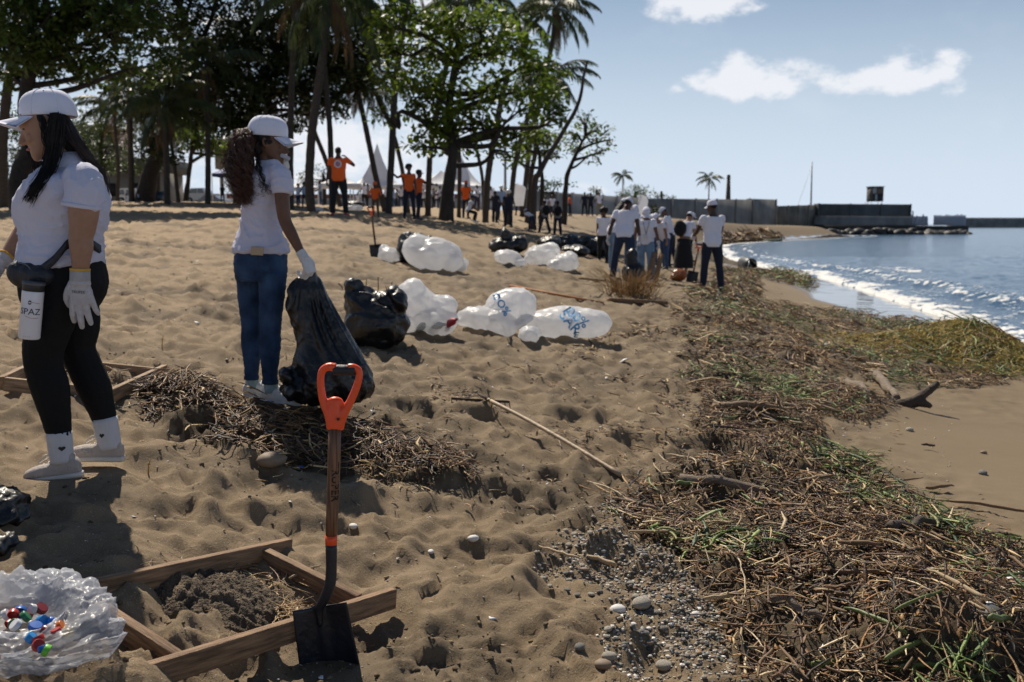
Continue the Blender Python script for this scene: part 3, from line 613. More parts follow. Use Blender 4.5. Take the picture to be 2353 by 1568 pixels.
def rotz(v, a): c, s = math.cos(a), math.sin(a); return Vector((v[0] * c - v[1] * s, v[0] * s + v[1] * c, v[2]))
def figure(loc, facing, h=1.70, female=False, skin_k='brown', top=None, legs=None, hair=M_HAIR, cap=None, shoes=M_SHOEB, vox=.012, lean=0.0, armL=(8, 6, 12), armR=(8, 6, 12), legL=(4, 4, 5), legR=(-6, 6, 5), headp=0.0, heady=0.0,
           label='', cat='person', group=None, build=1.0, glove=None, helmet=None, hairstyle='short', sleeves=.5, seated=False, skirt=False, lift=0.0, capdir=1, wide=0.0, long_sleeve=False, fine=False):
    """facing: heading in degrees, 0 = away from the camera (+Y), 90 = to the left. arm = (swing forward, out, elbow bend), leg = (hip forward, knee bend, out)"""
    k = h / 1.70; fa = R(facing); FWv = Vector((0, 1, 0)); UP = Vector((0, 0, 1)); RT = Vector((1, 0, 0))
    hipz = .90 * k; sh = .178 * k * (0.90 if female else 1.0) * build; hw = .092 * k
    ln = R(lean); up = UP * math.cos(ln) + FWv * math.sin(ln); fw = FWv * math.cos(ln) - UP * math.sin(ln)
    P0 = Vector((0, 0, hipz)); ch = P0 + up * .50 * k; nk = P0 + up * .55 * k
    hp = R(lean * .5 + headp); hy = R(heady)
    hf = FWv * math.cos(hp) - UP * math.sin(hp); hu = UP * math.cos(hp) + FWv * math.sin(hp)
    hf = rotz(hf, hy); hu = rotz(hu, hy)
    E = nk + up * .035 * k + hu * .085 * k + hf * .015 * k
    J = {}
    def arm(q, a):
        S0 = P0 + up * .475 * k + RT * (q * sh)
        sw, ab, el = map(R, a)
        dn = (-up) * math.cos(sw) + fw * math.sin(sw); dn = (dn * math.cos(ab) + RT * (q * math.sin(ab))).normalized()
        Eb = S0 + dn * .29 * k; hinge = RT
        d2 = (dn * math.cos(el) + (fw if sw < R(60) else up) * math.sin(el)); d2 = (d2 - RT * (q * .12 * math.sin(el))).normalized()
        if el > 1.9: d2 = (E + hf * .13 * k + RT * (q * .07 * k) - Eb).normalized()
        Wr = Eb + d2 * .255 * k; return S0, Eb, Wr, d2
    def leg(q, a):
        H = P0 + RT * (q * hw) - UP * .02 * k; hf_, kn, ab = map(R, a)
        d1 = (-UP * math.cos(hf_) + FWv * math.sin(hf_)); d1 = (d1 * math.cos(ab) + RT * (q * math.sin(ab))).normalized()
        K = H + d1 * .42 * k; an = hf_ - kn; d2 = (-UP * math.cos(an) + FWv * math.sin(an)); d2 = (d2 * math.cos(ab * .6) + RT * (q * math.sin(ab * .6))).normalized()
        A = K + d2 * .40 * k; toe = (FWv + RT * (q * .18)).normalized()
        if an > .5 or an < -.6: toe = (toe * .8 + UP * (.3 * math.sin(an))).normalized()
        return H, K, A, toe
    aL, aR = arm(-1, armL), arm(1, armR); lL, lR = leg(-1, legL), leg(1, legR)
    low = min(lL[2].z, lR[2].z) - .10 * k
    if seated: low = min(low, P0.z - .14 * k)
    off = Vector(loc) - Vector((0, 0, low)) + UP * lift
    T = lambda p: rotz(p, fa) + Vector((0, 0, -low + lift))     # local to the thing's base, heading baked in
    D = lambda p: rotz(p, fa)
    root = empty('person', loc, 0, label, cat, group)
    ms = skin(skin_k); b = build
    trs = [(-.10, .06, .075, 0), (-.04, .150 if female else .140, .098, -.01), (.03, .172 if female else .152, .110, -.014), (.12, .150 if female else .148, .100, -.004), (.21, .128 if female else .145, .090, .004), (.31, .142 if female else .160, .105, .014), (.39, .150 if female else .160, .116 if female else .104, .016), (.455, .152, .092, .004), (.50, .125, .072, -.004), (.535, .070, .056, -.004), (.57, .052, .052, 0)]
    def torso(mb, g=0.0, lo=-1, hi=9, n=20, fl=0):
        rg = []
        for z, w, d, f in trs:
            if lo <= z <= hi: rg.append((T(P0 + up * (z * k) + fw * (f * k)), D(RT) * ((w * b + g) * k), D(fw) * ((d * (.5 + .5 * b) + g) * k)))
        if fl: c, a_, e_ = rg[0]; rg.insert(0, (c - D(up) * fl * k, a_ * 1.02, e_ * 1.02))
        mb.loft(rg, n, 2.3)
    mb = MB(); torso(mb, 0, n=18)
    limb(mb, [T(nk - up * .06 * k), T(nk + up * .02 * k), T(E - hu * .05 * k - hf * .012 * k)], [.058 * k, .053 * k * (.9 if female else 1.05), .052 * k], 12)
    head_mb(mb, T(E), D(hf), D(hu), .98 * k ** .5, True, female, 16)
    for A in (aL, aR):
        limb(mb, [T(A[0] - up * 0.0), T(A[0] + (A[1] - A[0]) * .15), T(A[0] + (A[1] - A[0]) * .6), T(A[1]), T(A[1] + (A[2] - A[1]) * .3), T(A[2])], [.046 * k * b, .047 * k * b, .042 * k * b, .036 * k * b, .038 * k * b, .026 * k], 10, 3)
    for A, q in ((aL, -1), (aR, 1)):
        if not glove: hand_mb(mb, T(A[2]), D(A[3]), D(RT) * q, D(FWv), k * .98, .35, .05, 6, thick=1.1)
    for A in (lL, lR):
        limb(mb, [T(A[0] + UP * .03 * k), T(A[0] + (A[1] - A[0]) * .2), T(A[0] + (A[1] - A[0]) * .6), T(A[1]), T(A[1] + (A[2] - A[1]) * .35 - FWv * .012), T(A[1] + (A[2] - A[1]) * .8), T(A[2])], [.085 * k, .086 * k * b, .070 * k * b, .052 * k, .055 * k, .036 * k, .034 * k], 12, 3)
        mb.tube([T(A[2]), T(A[2] + A[3] * .06 * k - UP * .05 * k), T(A[2] + A[3] * .14 * k - UP * .07 * k)], [.035 * k, .03 * k, .02 * k], 8)
    body = link('body', union(mb, 'body', ms, vox, 2, .19), root)
    fold = lambda a: (lambda co: a * (n3(co, (9, 9, 5), 1) * .6 + np.abs(n3(co, (16, 16, 26), 3)) * .5))
    if top is not None:
        mb = MB(); torso(mb, .014, -.05 if not skirt else .05, .52, fl=.02)
        for A in (aL, aR):
            e = 1.0 if long_sleeve else sleeves
            S1 = A[0] + (A[1] - A[0]) * e
            pts = [T(A[0] + (P0 + up * .46 * k - A[0]) * .35), T(A[0]), T(A[0] + (S1 - A[0]) * .5), T(S1)]; rd = [.045 * k, .056 * k * b, .057 * k * b, .056 * k * b]
            if long_sleeve: pts += [T(A[1] + (A[2] - A[1]) * .5), T(A[2])]; rd = [.045 * k, .056 * k, .054 * k, .048 * k, .042 * k, .034 * k]
            limb(mb, pts, rd, 12, 3)
        so = link('shirt', union(mb, 'shirt', top, vox, 2, .28, fold(.010)), root)
    if legs is not None:
        mb = MB(); torso(mb, .010, -.11, .075)
        if skirt:
            mid = (lL[1] + lR[1]) / 2
            mb.loft([(T(P0 + UP * .05 * k), D(RT) * .16 * k, D(FWv) * .12 * k), (T(P0 - UP * .1 * k), D(RT) * .20 * k, D(FWv) * .16 * k), (T(mid), D(RT) * .26 * k, D(FWv) * .20 * k), (T(mid - UP * .26 * k), D(RT) * .28 * k, D(FWv) * .23 * k)], 20)
        else:
            for A in (lL, lR):
                w = wide
                limb(mb, [T(A[0] + UP * .04 * k), T(A[0] + (A[1] - A[0]) * .2), T(A[0] + (A[1] - A[0]) * .6), T(A[1]), T(A[1] + (A[2] - A[1]) * .35), T(A[1] + (A[2] - A[1]) * .7), T(A[2] - UP * .02 * k)], [.092 * k, .096 * k * b, .082 * k * b + w * .3, .066 * k + w * .6, .066 * k + w * .8, .056 * k + w, .052 * k + w * 1.1], 12, 3)
        link('skirt' if skirt else 'trousers', union(mb, 'trousers', legs, vox, 2, .24, fold(.009)), root)
    for A in (lL, lR):
        m1 = MB(); shoe_mb(m1, m1, T(A[2]), D(A[3]), UP, k); link('shoe', m1.mesh('shoe', shoes), root)
    if glove:
        for A, q in ((aL, -1), (aR, 1)):
            m1 = MB(); hand_mb(m1, T(A[2]), D(A[3]), D(RT) * q, D(FWv), k * 1.04, .4, .06, 6, thick=1.2); limb(m1, [T(A[2] - A[3] * .06 * k), T(A[2])], [.034 * k, .033 * k], 10)
            link('glove', m1.mesh('glove', glove), root)
    if hair:
        mb = MB(); s = .98 * k ** .5; Eh = T(E); f_, u_ = D(hf), D(hu); s_ = f_.cross(u_)
        if hairstyle == 'afro':
            for i in range(26):
                a = random.uniform(0, 6.28); e = random.uniform(-.3, 1.3); dv = (s_ * math.cos(a) * math.cos(e) + f_ * (math.sin(a) * math.cos(e)) + u_ * math.sin(e))
                if dv.dot(f_) > .6 and dv.dot(u_) < .5: continue
                mb.ell(Eh + u_ * .05 + dv * .075 * s, [.058 * s] * 3, 8, 6)
        else:
            mb.ell(Eh + u_ * .045 * s - f_ * .018 * s, [.080 * s] * 3 if 0 else [.081 * s, .081 * s, .081 * s], 14, 10)
            mb.ell(Eh + u_ * .035 * s - f_ * .045 * s, [.070 * s] * 3, 12, 8)
            if hairstyle == 'pony':
                limb(mb, [Eh - f_ * .09 * s + u_ * .03, Eh - f_ * .14 * s - u_ * .02, Eh - f_ * .13 * s - u_ * .12, Eh - f_ * .10 * s - u_ * .24], [.03, .045, .042, .012], 10)
            if hairstyle == 'long':
                mb.loft([(Eh + u_ * .03 - f_ * .03, s_ * .085, f_ * .075), (Eh - u_ * .06 - f_ * .05, s_ * .095, f_ * .06), (Eh - u_ * .18 - f_ * .075, s_ * .10, f_ * .045), (Eh - u_ * .32 - f_ * .085, s_ * .075, f_ * .03)], 14)
        link('hair', union(mb, 'hair', hair, max(.008, vox * .8), 1, .32, lambda co: .006 * n3(co, (40, 40, 30), 2)), root)
    s = 1.0 * k ** .5
    if cap is not None:
        cap_parts(T(E), D(hf) * capdir, D(hu), s * 1.02, cap, root, (0, 0, 0), n=12)
    if helmet is not None:
        mb = MB(); mb.ell(T(E + hu * .05), [.115 * s, .13 * s, .10 * s], 16, 10); mb.loft([(T(E + hu * .035), D(RT) * .125, D(hf) * .15), (T(E + hu * .025), D(RT) * .125, D(hf) * .15)], 16)
        link('helmet', mb.mesh('helmet', helmet), root)
    root['_j'] = 1; del root['_j']
    info = dict(root=root, T=T, D=D, P0=P0, up=up, fw=fw, RT=RT, E=E, hf=hf, hu=hu, aL=aL, aR=aR, lL=lL, lR=lR, k=k, loc=Vector(loc), nk=nk)
    return info
def scaled_figure(uf, vf, vt, Y, lenm=None, **kw):
    """foot pixel, head-top pixel and depth -> position and height"""
    p = W(uf, vf, Y); hgt = (vf - vt) / F * Y * 1.0
    z = gz(p.x, p.y); return (p.x, p.y, z - .01), hgt
# ------------------------------------------------------------------ trees
def mat_leaf(name, c1, c2, tr=.35):
    m = mat(name, c1, .45, .35, 1.2, col2=c2, trans=tr, spec=.35); return m
M_LEAF = mat_leaf('almond_leaf', (.022, .040, .008), (.060, .095, .016)); M_LEAFY = mat_leaf('young_almond_leaf', (.045, .075, .010), (.13, .185, .022), .5)
M_LEAFD = mat_leaf('dark_almond_leaf', (.012, .024, .006), (.030, .050, .011), .22); M_FROND = mat_leaf('palm_leaflet', (.030, .050, .016), (.065, .085, .028), .30); M_DEAD = mat_leaf('dry_palm_leaflet', (.10, .060, .028), (.16, .10, .045), .3)
M_BARK = mat('grey_brown_bark', (.030, .023, .018), .9, .4, 9, .9, 30, stretch=(1, 1, .35)); M_BARKP = mat('palm_bark', (.050, .040, .032), .9, .35, 14, .8, 22, stretch=(.5, .5, 2.2)); M_BARKD = mat('dark_bark', (.022, .017, .013), .9, .4, 9, .9, 30)
LEAF = np.array([[0, 0, 0], [.62, .25, .03], [1, .02, -.05], [.62, -.24, .03], [.55, 0, -.03]])
LT = np.array([[0, 4, 1], [1, 4, 2], [2, 4, 3], [3, 4, 0]])
def leaf_cloud(clumps, dens, size, rng, shell=.35):
    """clumps: (centre, (rx, ry, rz)); leaves stand in tufts through the volume, thicker towards the outside"""
    Vs = []; n = 0; Ts = []
    for c, r in clumps:
        k = int(dens * 1.25 * r[0] * r[2] * 3.1) + 8; nt_ = max(3, k // 9)
        d = rng.normal(size=(nt_, 3)); d /= np.linalg.norm(d, axis=1)[:, None]; rad = (shell + (1 - shell) * rng.random(nt_)) ** .6 * (1 + .22 * rng.normal(size=nt_))
        tc = np.asarray(c) + d * rad[:, None] * np.asarray(r)
        cen = np.repeat(tc, 9, 0) + rng.normal(size=(nt_ * 9, 3)) * size * .62
        m = len(cen); yaw = rng.random(m) * 6.283; pit = rng.normal(size=m) * .55 - .25; rol = rng.normal(size=m) * .5; s = size * (.72 + .66 * rng.random(m))
        cy, sy, cp, sp, c_, s_ = np.cos(yaw), np.sin(yaw), np.cos(pit), np.sin(pit), np.cos(rol), np.sin(rol)
        X = np.stack([cp * cy, cp * sy, sp], 1); Yv = np.stack([-sy * c_ - sp * cy * s_, cy * c_ - sp * sy * s_, cp * s_], 1); Z = np.cross(X, Yv)
        V = cen[:, None] + s[:, None, None] * (LEAF[None, :, 0:1] * X[:, None] + LEAF[None, :, 1:2] * Yv[:, None] + LEAF[None, :, 2:3] * Z[:, None])
        Vs.append(V.reshape(-1, 3)); Ts.append((LT[None] + (np.arange(m) * 5)[:, None, None]).reshape(-1, 3) + n); n += m * 5
    return np.vstack(Vs), np.vstack(Ts)
def px_clumps(lst, Y, depth=.9, rng=None):
    out = []
    for (u, v, ru, rv) in lst:
        dy = (rng.random() - .5) * 2 * 1.6 if rng is not None else 0
        p = W(u, v, Y + dy); a = ru / F * Y; b = rv / F * Y; out.append((np.array(p), (a, max(a * depth, b), b)))
    return out
def trunk_mesh(pts, rad, n=10, knots=0.0, rings=False, seed=0):
    P = cr(np.c_[np.array([list(p) for p in pts]), np.array(rad)], 7)
    if rings:
        P[:, 3] *= 1 + .07 * (np.arange(len(P)) % 2)
    V, Q, T = tube_arr(P[:, :3], P[:, 3], n); V = V + (knots * n3(V, (3, 3, 1.5), seed % 6))[:, None] * .5
    return V, Q, T
def leafy_tree(u, v, Y, path, rad, clumps, label, leafm=M_LEAF, bark=M_BARK, dens=150, size=.24, seed=1, group=None, limbs=True, name='almond_tree', cd=.9, sink=.3):
    rng = np.random.default_rng(seed); b = W(u, v, Y); zb = gz(b.x, b.y) - sink; b = Vector((b.x, b.y, zb))
    r = empty(name, b, 0, label, 'tree', group)
    pts = [b] + [W(a, c, Y + dy) for a, c, dy in path]; V, Q, T = trunk_mesh(pts, rad, 12, .10, seed=seed)
    link('trunk', mesh_np('trunk', V - np.array(b), [np.array(Q), np.array(T)], bark), r)
    cl = px_clumps(clumps, Y, cd, rng)
    if limbs:
        P = cr(np.array([list(p) for p in pts]), 5)
        for c, rr in cl:
            best = None
            for q in P:
                if q[2] < c[2] - .2 * np.hypot(c[0] - q[0], c[1] - q[1]) and q[2] > b.z + 1.4:
                    dd = np.linalg.norm(c - q)
                    if best is None or dd < best[0]: best = (dd, q)
            if best is None: best = (0, P[len(P) // 2])
            q = best[1]; m1 = q * .6 + c * .4 + rng.normal(size=3) * .25; m2 = q * .25 + c * .75 + rng.normal(size=3) * .25
            mb = MB(); R0 = .05 + .035 * best[0] ** .5; mb.tube(cr([q, m1, m2, c], 4), np.linspace(R0, .02, 13), 6)
            for _ in range(4):
                e = c + rng.normal(size=3) * np.array(rr) * .6; mb.tube(cr([m2, (m2 + e) / 2 + rng.normal(size=3) * .1, e], 3), np.linspace(.03, .01, 7), 5)
            mb.build('limb', bark, r, origin=b)
    V, T = leaf_cloud(cl, dens, size, rng); link('crown', mesh_np('crown', V - np.array(b), T, leafm, False), r)
    return r
def frond_mesh(name, L_, up, droop, mts, hang, seed, n=42, lw=.085, ll=.88):
    rng = np.random.default_rng(seed); t = np.linspace(0, 1, 14)
    ang = up - droop * t ** 1.15; dx = np.cos(ang); dz = np.sin(ang); x = np.r_[0, np.cumsum((dx[1:] + dx[:-1]) / 2)] * L_ / 13; z = np.r_[0, np.cumsum((dz[1:] + dz[:-1]) / 2)] * L_ / 13
    P = np.c_[x, .06 * np.sin(t * 3 + seed), z]; V, Q, T = tube_arr(P, np.linspace(.035, .006, 14), 5); mb = MB(); mb.add(V, Q, T)
    VV = []; TT = []; k = 0
    for i in range(n):
        s = .14 + .86 * (i + rng.random() * .5) / n; p = np.array([np.interp(s, t, P[:, j]) for j in range(3)]); a = np.interp(s, t, ang); ax = np.array([math.cos(a), 0, math.sin(a)])
        ln = ll * (math.sin(min(1, s * 1.12) * math.pi * .93) ** .55 * .85 + .15) * (.85 + .3 * rng.random())
        for q in (-1, 1):
            sw = .55 + .5 * s + .1 * rng.normal(); sd = np.array([0, q, 0]); d0 = ax * math.cos(1.35 - sw * .8) + sd * math.sin(1.35 - sw * .8); dn = np.array([0, 0, -1.])
            h = hang * (.8 + .5 * rng.random()); d1 = d0 * (1 - h * .5) + dn * h * .5; d2 = d0 * (1 - h) + dn * h * 1.05; d1 /= np.linalg.norm(d1); d2 /= np.linalg.norm(d2)
            w = lw * .5 * ax; a1 = p + d1 * ln * .5; a2 = a1 + d2 * ln * .5
            VV += [p - w * .5, p + w * .5, a1 + w, a1 - w, a2]; TT += [[k, k + 1, k + 2], [k, k + 2, k + 3], [k + 3, k + 2, k + 4]]; k += 5
    mb.add(np.array(VV), T=TT); return mb.mesh(name, mts, False)
FR = [frond_mesh('frond', 3.3, .95, 1.5, M_FROND, .45, 1), frond_mesh('frond', 3.4, .55, 1.45, M_FROND, .6, 2), frond_mesh('frond', 3.2, .15, 1.35, M_FROND, .7, 3), frond_mesh('frond', 3.0, -.55, .95, M_FROND, .75, 4), frond_mesh('dead_frond', 2.4, -.85, .75, M_DEAD, .9, 5, 30, .05, .6)]
_nm = MB()
for _i in range(7): _a = _i * .9; _nm.ell((.17 * math.cos(_a), .17 * math.sin(_a), -.12 - .1 * (_i % 2)), (.11, .11, .14), 8, 6)
COCO = _nm.mesh('coconut_cluster', mat('coconut', (.11, .10, .035), .5, .3, 4))
def palm(base, Y, path, r0, r1, label, nf=16, fs=1.0, dead=4, seed=1, sink=.3, group='coconut palms behind the beach', crown=True, Yt=None, bark=M_BARKP, name='palm_tree'):
    """base: foot pixel; path: pixels up the trunk, the last one carries the crown"""
    rng = random.Random(seed); b = W(base[0], base[1], Y); b = Vector((b.x, b.y, gz(b.x, b.y) - sink)); Yt = Yt or Y; n = len(path)
    pts = [b, b + Vector((0, 0, .35))] + [W(p[0], p[1], lerp(Y, Yt, (i + 1) / n)) for i, p in enumerate(path)]
    if pts[2].z < pts[1].z: pts.pop(1)
    r = empty(name, b, 0, label, 'palm tree' if name == 'palm_tree' else 'tree', group)
    m = len(pts); rad = [lerp(r0, r1, (i / (m - 1)) ** .6) for i in range(m)]; rad[0] *= 1.3
    V, Q, T = trunk_mesh(pts, rad, 10, .02, True, seed); link('trunk', mesh_np('trunk', V - np.array(b), [np.array(Q), np.array(T)], bark), r)
    if crown:
        c = pts[-1] - b; a0 = rng.random() * 6
        for i in range(nf):
            k = [0, 1, 1, 2, 2, 3][i % 6]; o = link('frond', FR[k], r); o.location = c; a = a0 + i * 2.399
            o.rotation_euler = (rng.uniform(-.25, .25), rng.uniform(-.22, .18), a); s = fs * rng.uniform(.85, 1.1); o.scale = (s, s, s)
        for i in range(dead):
            o = link('dead_frond', FR[4], r); o.location = c - Vector((0, 0, .15)); o.rotation_euler = (rng.uniform(-.3, .3), rng.uniform(-.1, .4), rng.random() * 6.28); s = fs * rng.uniform(.8, 1.15); o.scale = (s, s, s)
        o = link('coconut_cluster', COCO, r); o.location = c - Vector((0, 0, .1)); o.scale = (fs,) * 3
    return r
def build_trees():
    pl = [((715, 491), 34, [(711, 400), (720, 280), (743, 120), (757, -30)], .17, .13, 'thick palm trunk standing nearest the beach between curly haired woman and man with logo', 18, 1.0, 6),
          ((668, 477), 39, [(667, 330), (671, 180), (682, -50)], .15, .11, 'straight palm with trunk just right of the white cap of the curly haired woman', 16, 1.0, 5),
          ((763, 486), 44, [(759, 320), (750, 200), (736, 40), (732, -10)], .14, .10, 'palm whose trunk rises behind the man in orange with the round back logo', 15, 1.0, 4),
          ((782, 470), 52, [(752, 378), (722, 300), (690, 200)], .14, .10, 'slanting palm trunk leaning left behind the man in orange', 0, 1, 0),
          ((884, 482), 47, [(862, 400), (846, 320), (829, 240), (812, 165)], .15, .11, 'palm leaning left in front of the pointed white tent', 16, .8, 9),
          ((893, 479), 41, [(901, 330), (909, 198), (922, 90), (945, -60)], .16, .11, 'upright dark palm between the pointed tent and the leafy almond tree', 14, .9, 4),
          ((938, 480), 50, [(924, 390), (903, 305), (880, 250), (858, 205)], .12, .09, 'palm leaning far left with skirt of hanging dead fronds, crossing another trunk', 14, .7, 9),
          ((983, 476), 46, [(986, 400), (992, 330), (1020, 180), (1058, -5)], .15, .11, 'palm trunk just left of the thick almond trunk, crown above the leafy crown', 16, .9, 6),
          ((1054, 476), 52, [(1056, 380), (1050, 300)], .12, .10, 'thin palm trunk directly right of the thick almond trunk', 0, 1, 0),
          ((1112, 472), 58, [(1108, 405), (1092, 330), (1085, 270)], .11, .09, 'thin palm trunk leaning left in front of the second tent', 0, 1, 0),
          ((1115, 487), 45, [(1120, 420), (1129, 356), (1150, 240), (1170, 160)], .16, .12, 'palm with foot painted green beside the second tent', 0, 1, 0),
          ((1170, 480), 52, [(1182, 390), (1204, 297), (1235, 220), (1264, 178)], .15, .11, 'palm with crown low at the right edge of the grove', 16, .8, 6),
          ((1200, 474), 62, [(1212, 380), (1222, 310), (1252, 180), (1270, 90), (1277, 18)], .17, .13, 'tallest palm at the right edge of the grove, full drooping crown against open sky', 22, .98, 9),
          ((1212, 470), 56, [(1221, 400), (1233, 313), (1210, 150), (1186, 40)], .15, .11, 'palm leaning left whose crown shows left of the tallest crown', 15, .85, 3),
          ((8, 446), 37, [(6, 330), (18, 200), (38, 60), (50, -60)], .20, .15, 'dark trunk at the left edge of the picture behind the woman with straight hair', 14, 1.0, 5),
          ((270, 462), 52, [(272, 390), (267, 330), (262, 250)], .11, .08, 'thin dark trunk nearest the parked white truck', 10, .7, 3),
          ((303, 467), 48, [(301, 380), (299, 300), (296, 215)], .16, .12, 'dark palm trunk standing right in front of the white truck', 14, .8, 6),
          ((384, 468), 42, [(383, 380), (380, 300), (376, 245)], .14, .12, 'pale grey palm trunk in the middle of the left grove', 16, .8, 8),
          ((410, 467), 47, [(402, 390), (392, 310), (385, 200)], .11, .08, 'thin trunk leaning left just right of the pale palm trunk', 12, .8, 3),
          ((478, 468), 44, [(478, 380), (477, 280), (475, 150)], .14, .11, 'dark straight palm trunk left of the curly ponytail', 14, .9, 5),
          ((610, 470), 50, [(598, 290), (588, 230), (573, 165), (562, 90)], .15, .11, 'pale palm leaning left above the cap of the curly haired woman', 15, .9, 6),
          ((363, 466), 50, [(362, 400), (361, 340)], .13, .12, 'short dark trunk beside the blue bin', 0, 1, 0)]
    for i, (b, Y, pth, r0, r1, lab, nf, fs, dd) in enumerate(pl):
        palm(b, Y, pth, r0, r1, lab, nf, fs, dd, seed=20 + i, crown=nf > 0)
    # painted green foot
    p = W(1115, 487, 45); 
    # bent bare trunk
    palm((1224, 463), 42, [(1229, 420), (1238, 400), (1256, 365), (1276, 333), (1300, 292), (1318, 262), (1331, 232), (1337, 205), (1340, 180), (1345, 160), (1350, 140)], .17, .045, 'bare crownless trunk bent like an elbow, sticking out of the grove towards the sea', 0, 1, 0, seed=5, crown=False, name='bare_tree_trunk', group=None)
    leafy_tree(1022, 493, 34, [(1030, 440, 0), (1036, 390, 0), (1040, 345, 0), (1030, 260, .5), (1046, 150, .5), (1056, 60, .4)], [.29, .22, .19, .18, .15, .11, .06],
               [(1100, 60, 95, 34), (1005, 48, 80, 30), (945, 115, 75, 34), (1080, 125, 95, 36), (1180, 105, 75, 28), (1235, 165, 55, 34), (905, 178, 50, 24), (985, 185, 80, 34), (1115, 205, 95, 34), (1215, 240, 60, 26), (1060, 262, 95, 28), (945, 255, 26, 12), (1000, 300, 60, 20), (1115, 300, 72, 22), (1190, 312, 45, 16), (1060, 340, 60, 14), (975, 333, 52, 12), (1160, 352, 32, 10), (1255, 215, 38, 30), (1282, 262, 26, 16), (880, 60, 40, 20), (880, 110, 46, 26), (905, 28, 50, 26), (880, 260, 22, 10), (1240, 290, 26, 12), (965, 225, 40, 18)],
               'large leafy almond tree with thick dark leaning trunk in the middle of the beach', M_LEAFY, M_BARK, 185, .25, 3)
    leafy_tree(1295, 472, 60, [(1300, 430, 0), (1306, 396, 0), (1326, 350, 0), (1345, 310, 0)], [.20, .15, .13, .10, .04], [(1345, 290, 34, 11), (1372, 318, 30, 9), (1330, 338, 32, 10), (1385, 348, 20, 8), (1312, 312, 22, 12), (1362, 368, 20, 5), (1396, 300, 13, 6), (1335, 268, 24, 6), (1398, 330, 14, 6)],
               'small open crowned almond tree standing apart at the right end of the grove', M_LEAFY, M_BARK, 120, .26, 4)
    leafy_tree(1242, 470, 56, [(1246, 420, 0), (1240, 370, 0), (1236, 330, 0)], [.13, .12, .10, .05], [(1245, 318, 42, 24), (1208, 345, 34, 15), (1272, 352, 24, 12), (1190, 370, 26, 8), (1215, 300, 34, 16), (1268, 320, 20, 10)], 'low bushy almond tree under the tallest palm', M_LEAFY, M_BARK, 190, .26, 5)
    L = [(48, 456, 32, [(50, 400, 0), (75, 330, 0), (60, 200, 0), (120, 90, 0)], [.44, .34, .28, .22, .10], [(60, 50, 110, 60), (200, 80, 110, 60), (320, 60, 100, 50), (120, 140, 110, 45), (250, 165, 100, 42), (15, 165, 50, 35), (360, 150, 60, 36), (30, 90, 80, 50), (190, 10, 150, 40), (-60, 60, 80, 80), (60, -90, 160, 80), (260, -100, 150, 80), (-120, -60, 120, 90), (150, -220, 200, 70), (400, -130, 130, 70), (530, -150, 120, 70), (300, -240, 120, 60), (640, -190, 100, 50), (-60, -235, 110, 60), (60, -240, 110, 60), (180, -240, 110, 60), (420, -235, 110, 60), (-160, -230, 100, 60)], 'massive dark almond tree overhanging the woman with straight hair', M_LEAF, 230, .22),  # clumps high above the view are added to cast shade on the sand
         (332, 468, 48, [(342, 410, 0), (362, 360, 0), (400, 250, 0), (450, 120, 0)], [.50, .40, .34, .24, .1], [(470, 70, 110, 60), (450, 160, 90, 50), (395, 215, 80, 42), (520, 180, 70, 50), (480, 260, 60, 40), (350, 330, 24, 30), (395, 360, 30, 16), (330, 20, 110, 40), (420, 240, 80, 40), (350, 240, 60, 30), (420, -60, 150, 70), (330, -160, 150, 70), (520, -120, 120, 60)], 'thick dark tree leaning right behind the pale palm trunk', M_LEAFD, 210, .24),
         (548, 470, 46, [(552, 400, 0), (560, 300, 0), (600, 200, 0), (640, 90, 0)], [.30, .26, .22, .18, .08], [(560, 205, 80, 50), (640, 190, 80, 50), (720, 210, 70, 45), (765, 240, 45, 26), (590, 262, 60, 28), (660, 285, 50, 20), (700, 262, 40, 20), (620, 110, 110, 50), (760, 130, 80, 45), (550, 290, 40, 24), (700, 120, 80, 40), (515, 270, 50, 40), (640, 45, 110, 42), (760, 50, 100, 42), (860, 110, 50, 40), (830, 190, 40, 26), (850, 60, 60, 40), (800, 150, 50, 34), (640, -70, 150, 60), (780, -60, 120, 60), (560, -160, 120, 60)], 'broad dark almond tree filling the space above the curly haired woman', M_LEAFD, 230, .25),
         (425, 468, 58, [(434, 400, 0), (441, 340, 0), (450, 280, 0)], [.16, .13, .11, .06], [(455, 315, 60, 24), (500, 335, 50, 20), (420, 290, 60, 30), (535, 345, 30, 16), (560, 320, 30, 18)], 'slender leaning tree behind the silver pickup', M_LEAFY, 170, .28)]
    for i, (u, v, Y, pth, rd, cl, lab, lm, dn, sz) in enumerate(L):
        leafy_tree(u, v, Y, pth, rd, cl, lab, lm, M_BARKD, dn, sz, 30 + i)
    # feathery trees farther back on the left
    for i, (u, v, Y, cl, lab) in enumerate([(110, 455, 66, [(20, 330, 50, 50), (90, 350, 60, 50), (40, 280, 70, 40), (-20, 380, 50, 40), (120, 290, 60, 40)], 'airy tree behind the face of the woman with straight hair'),
                                            (235, 458, 70, [(190, 320, 50, 40), (240, 350, 56, 36), (215, 280, 70, 40), (280, 300, 60, 40), (250, 385, 40, 20), (170, 370, 40, 30)], 'airy tree right of the straight haired woman, behind her back'),
                                            (350, 460, 74, [(330, 300, 60, 40), (390, 320, 50, 36), (300, 360, 50, 24), (440, 290, 50, 40), (340, 385, 36, 14)], 'airy tree far behind the pale palm trunk')]):
        leafy_tree(u, v, Y, [(u + 3, 400, 0), (u - 4, 340, 0), (u + 6, 290, 0)], [.16, .14, .12, .06], cl, lab, M_LEAF, M_BARKD, 120, .20, 50 + i, name='feathery_tree')
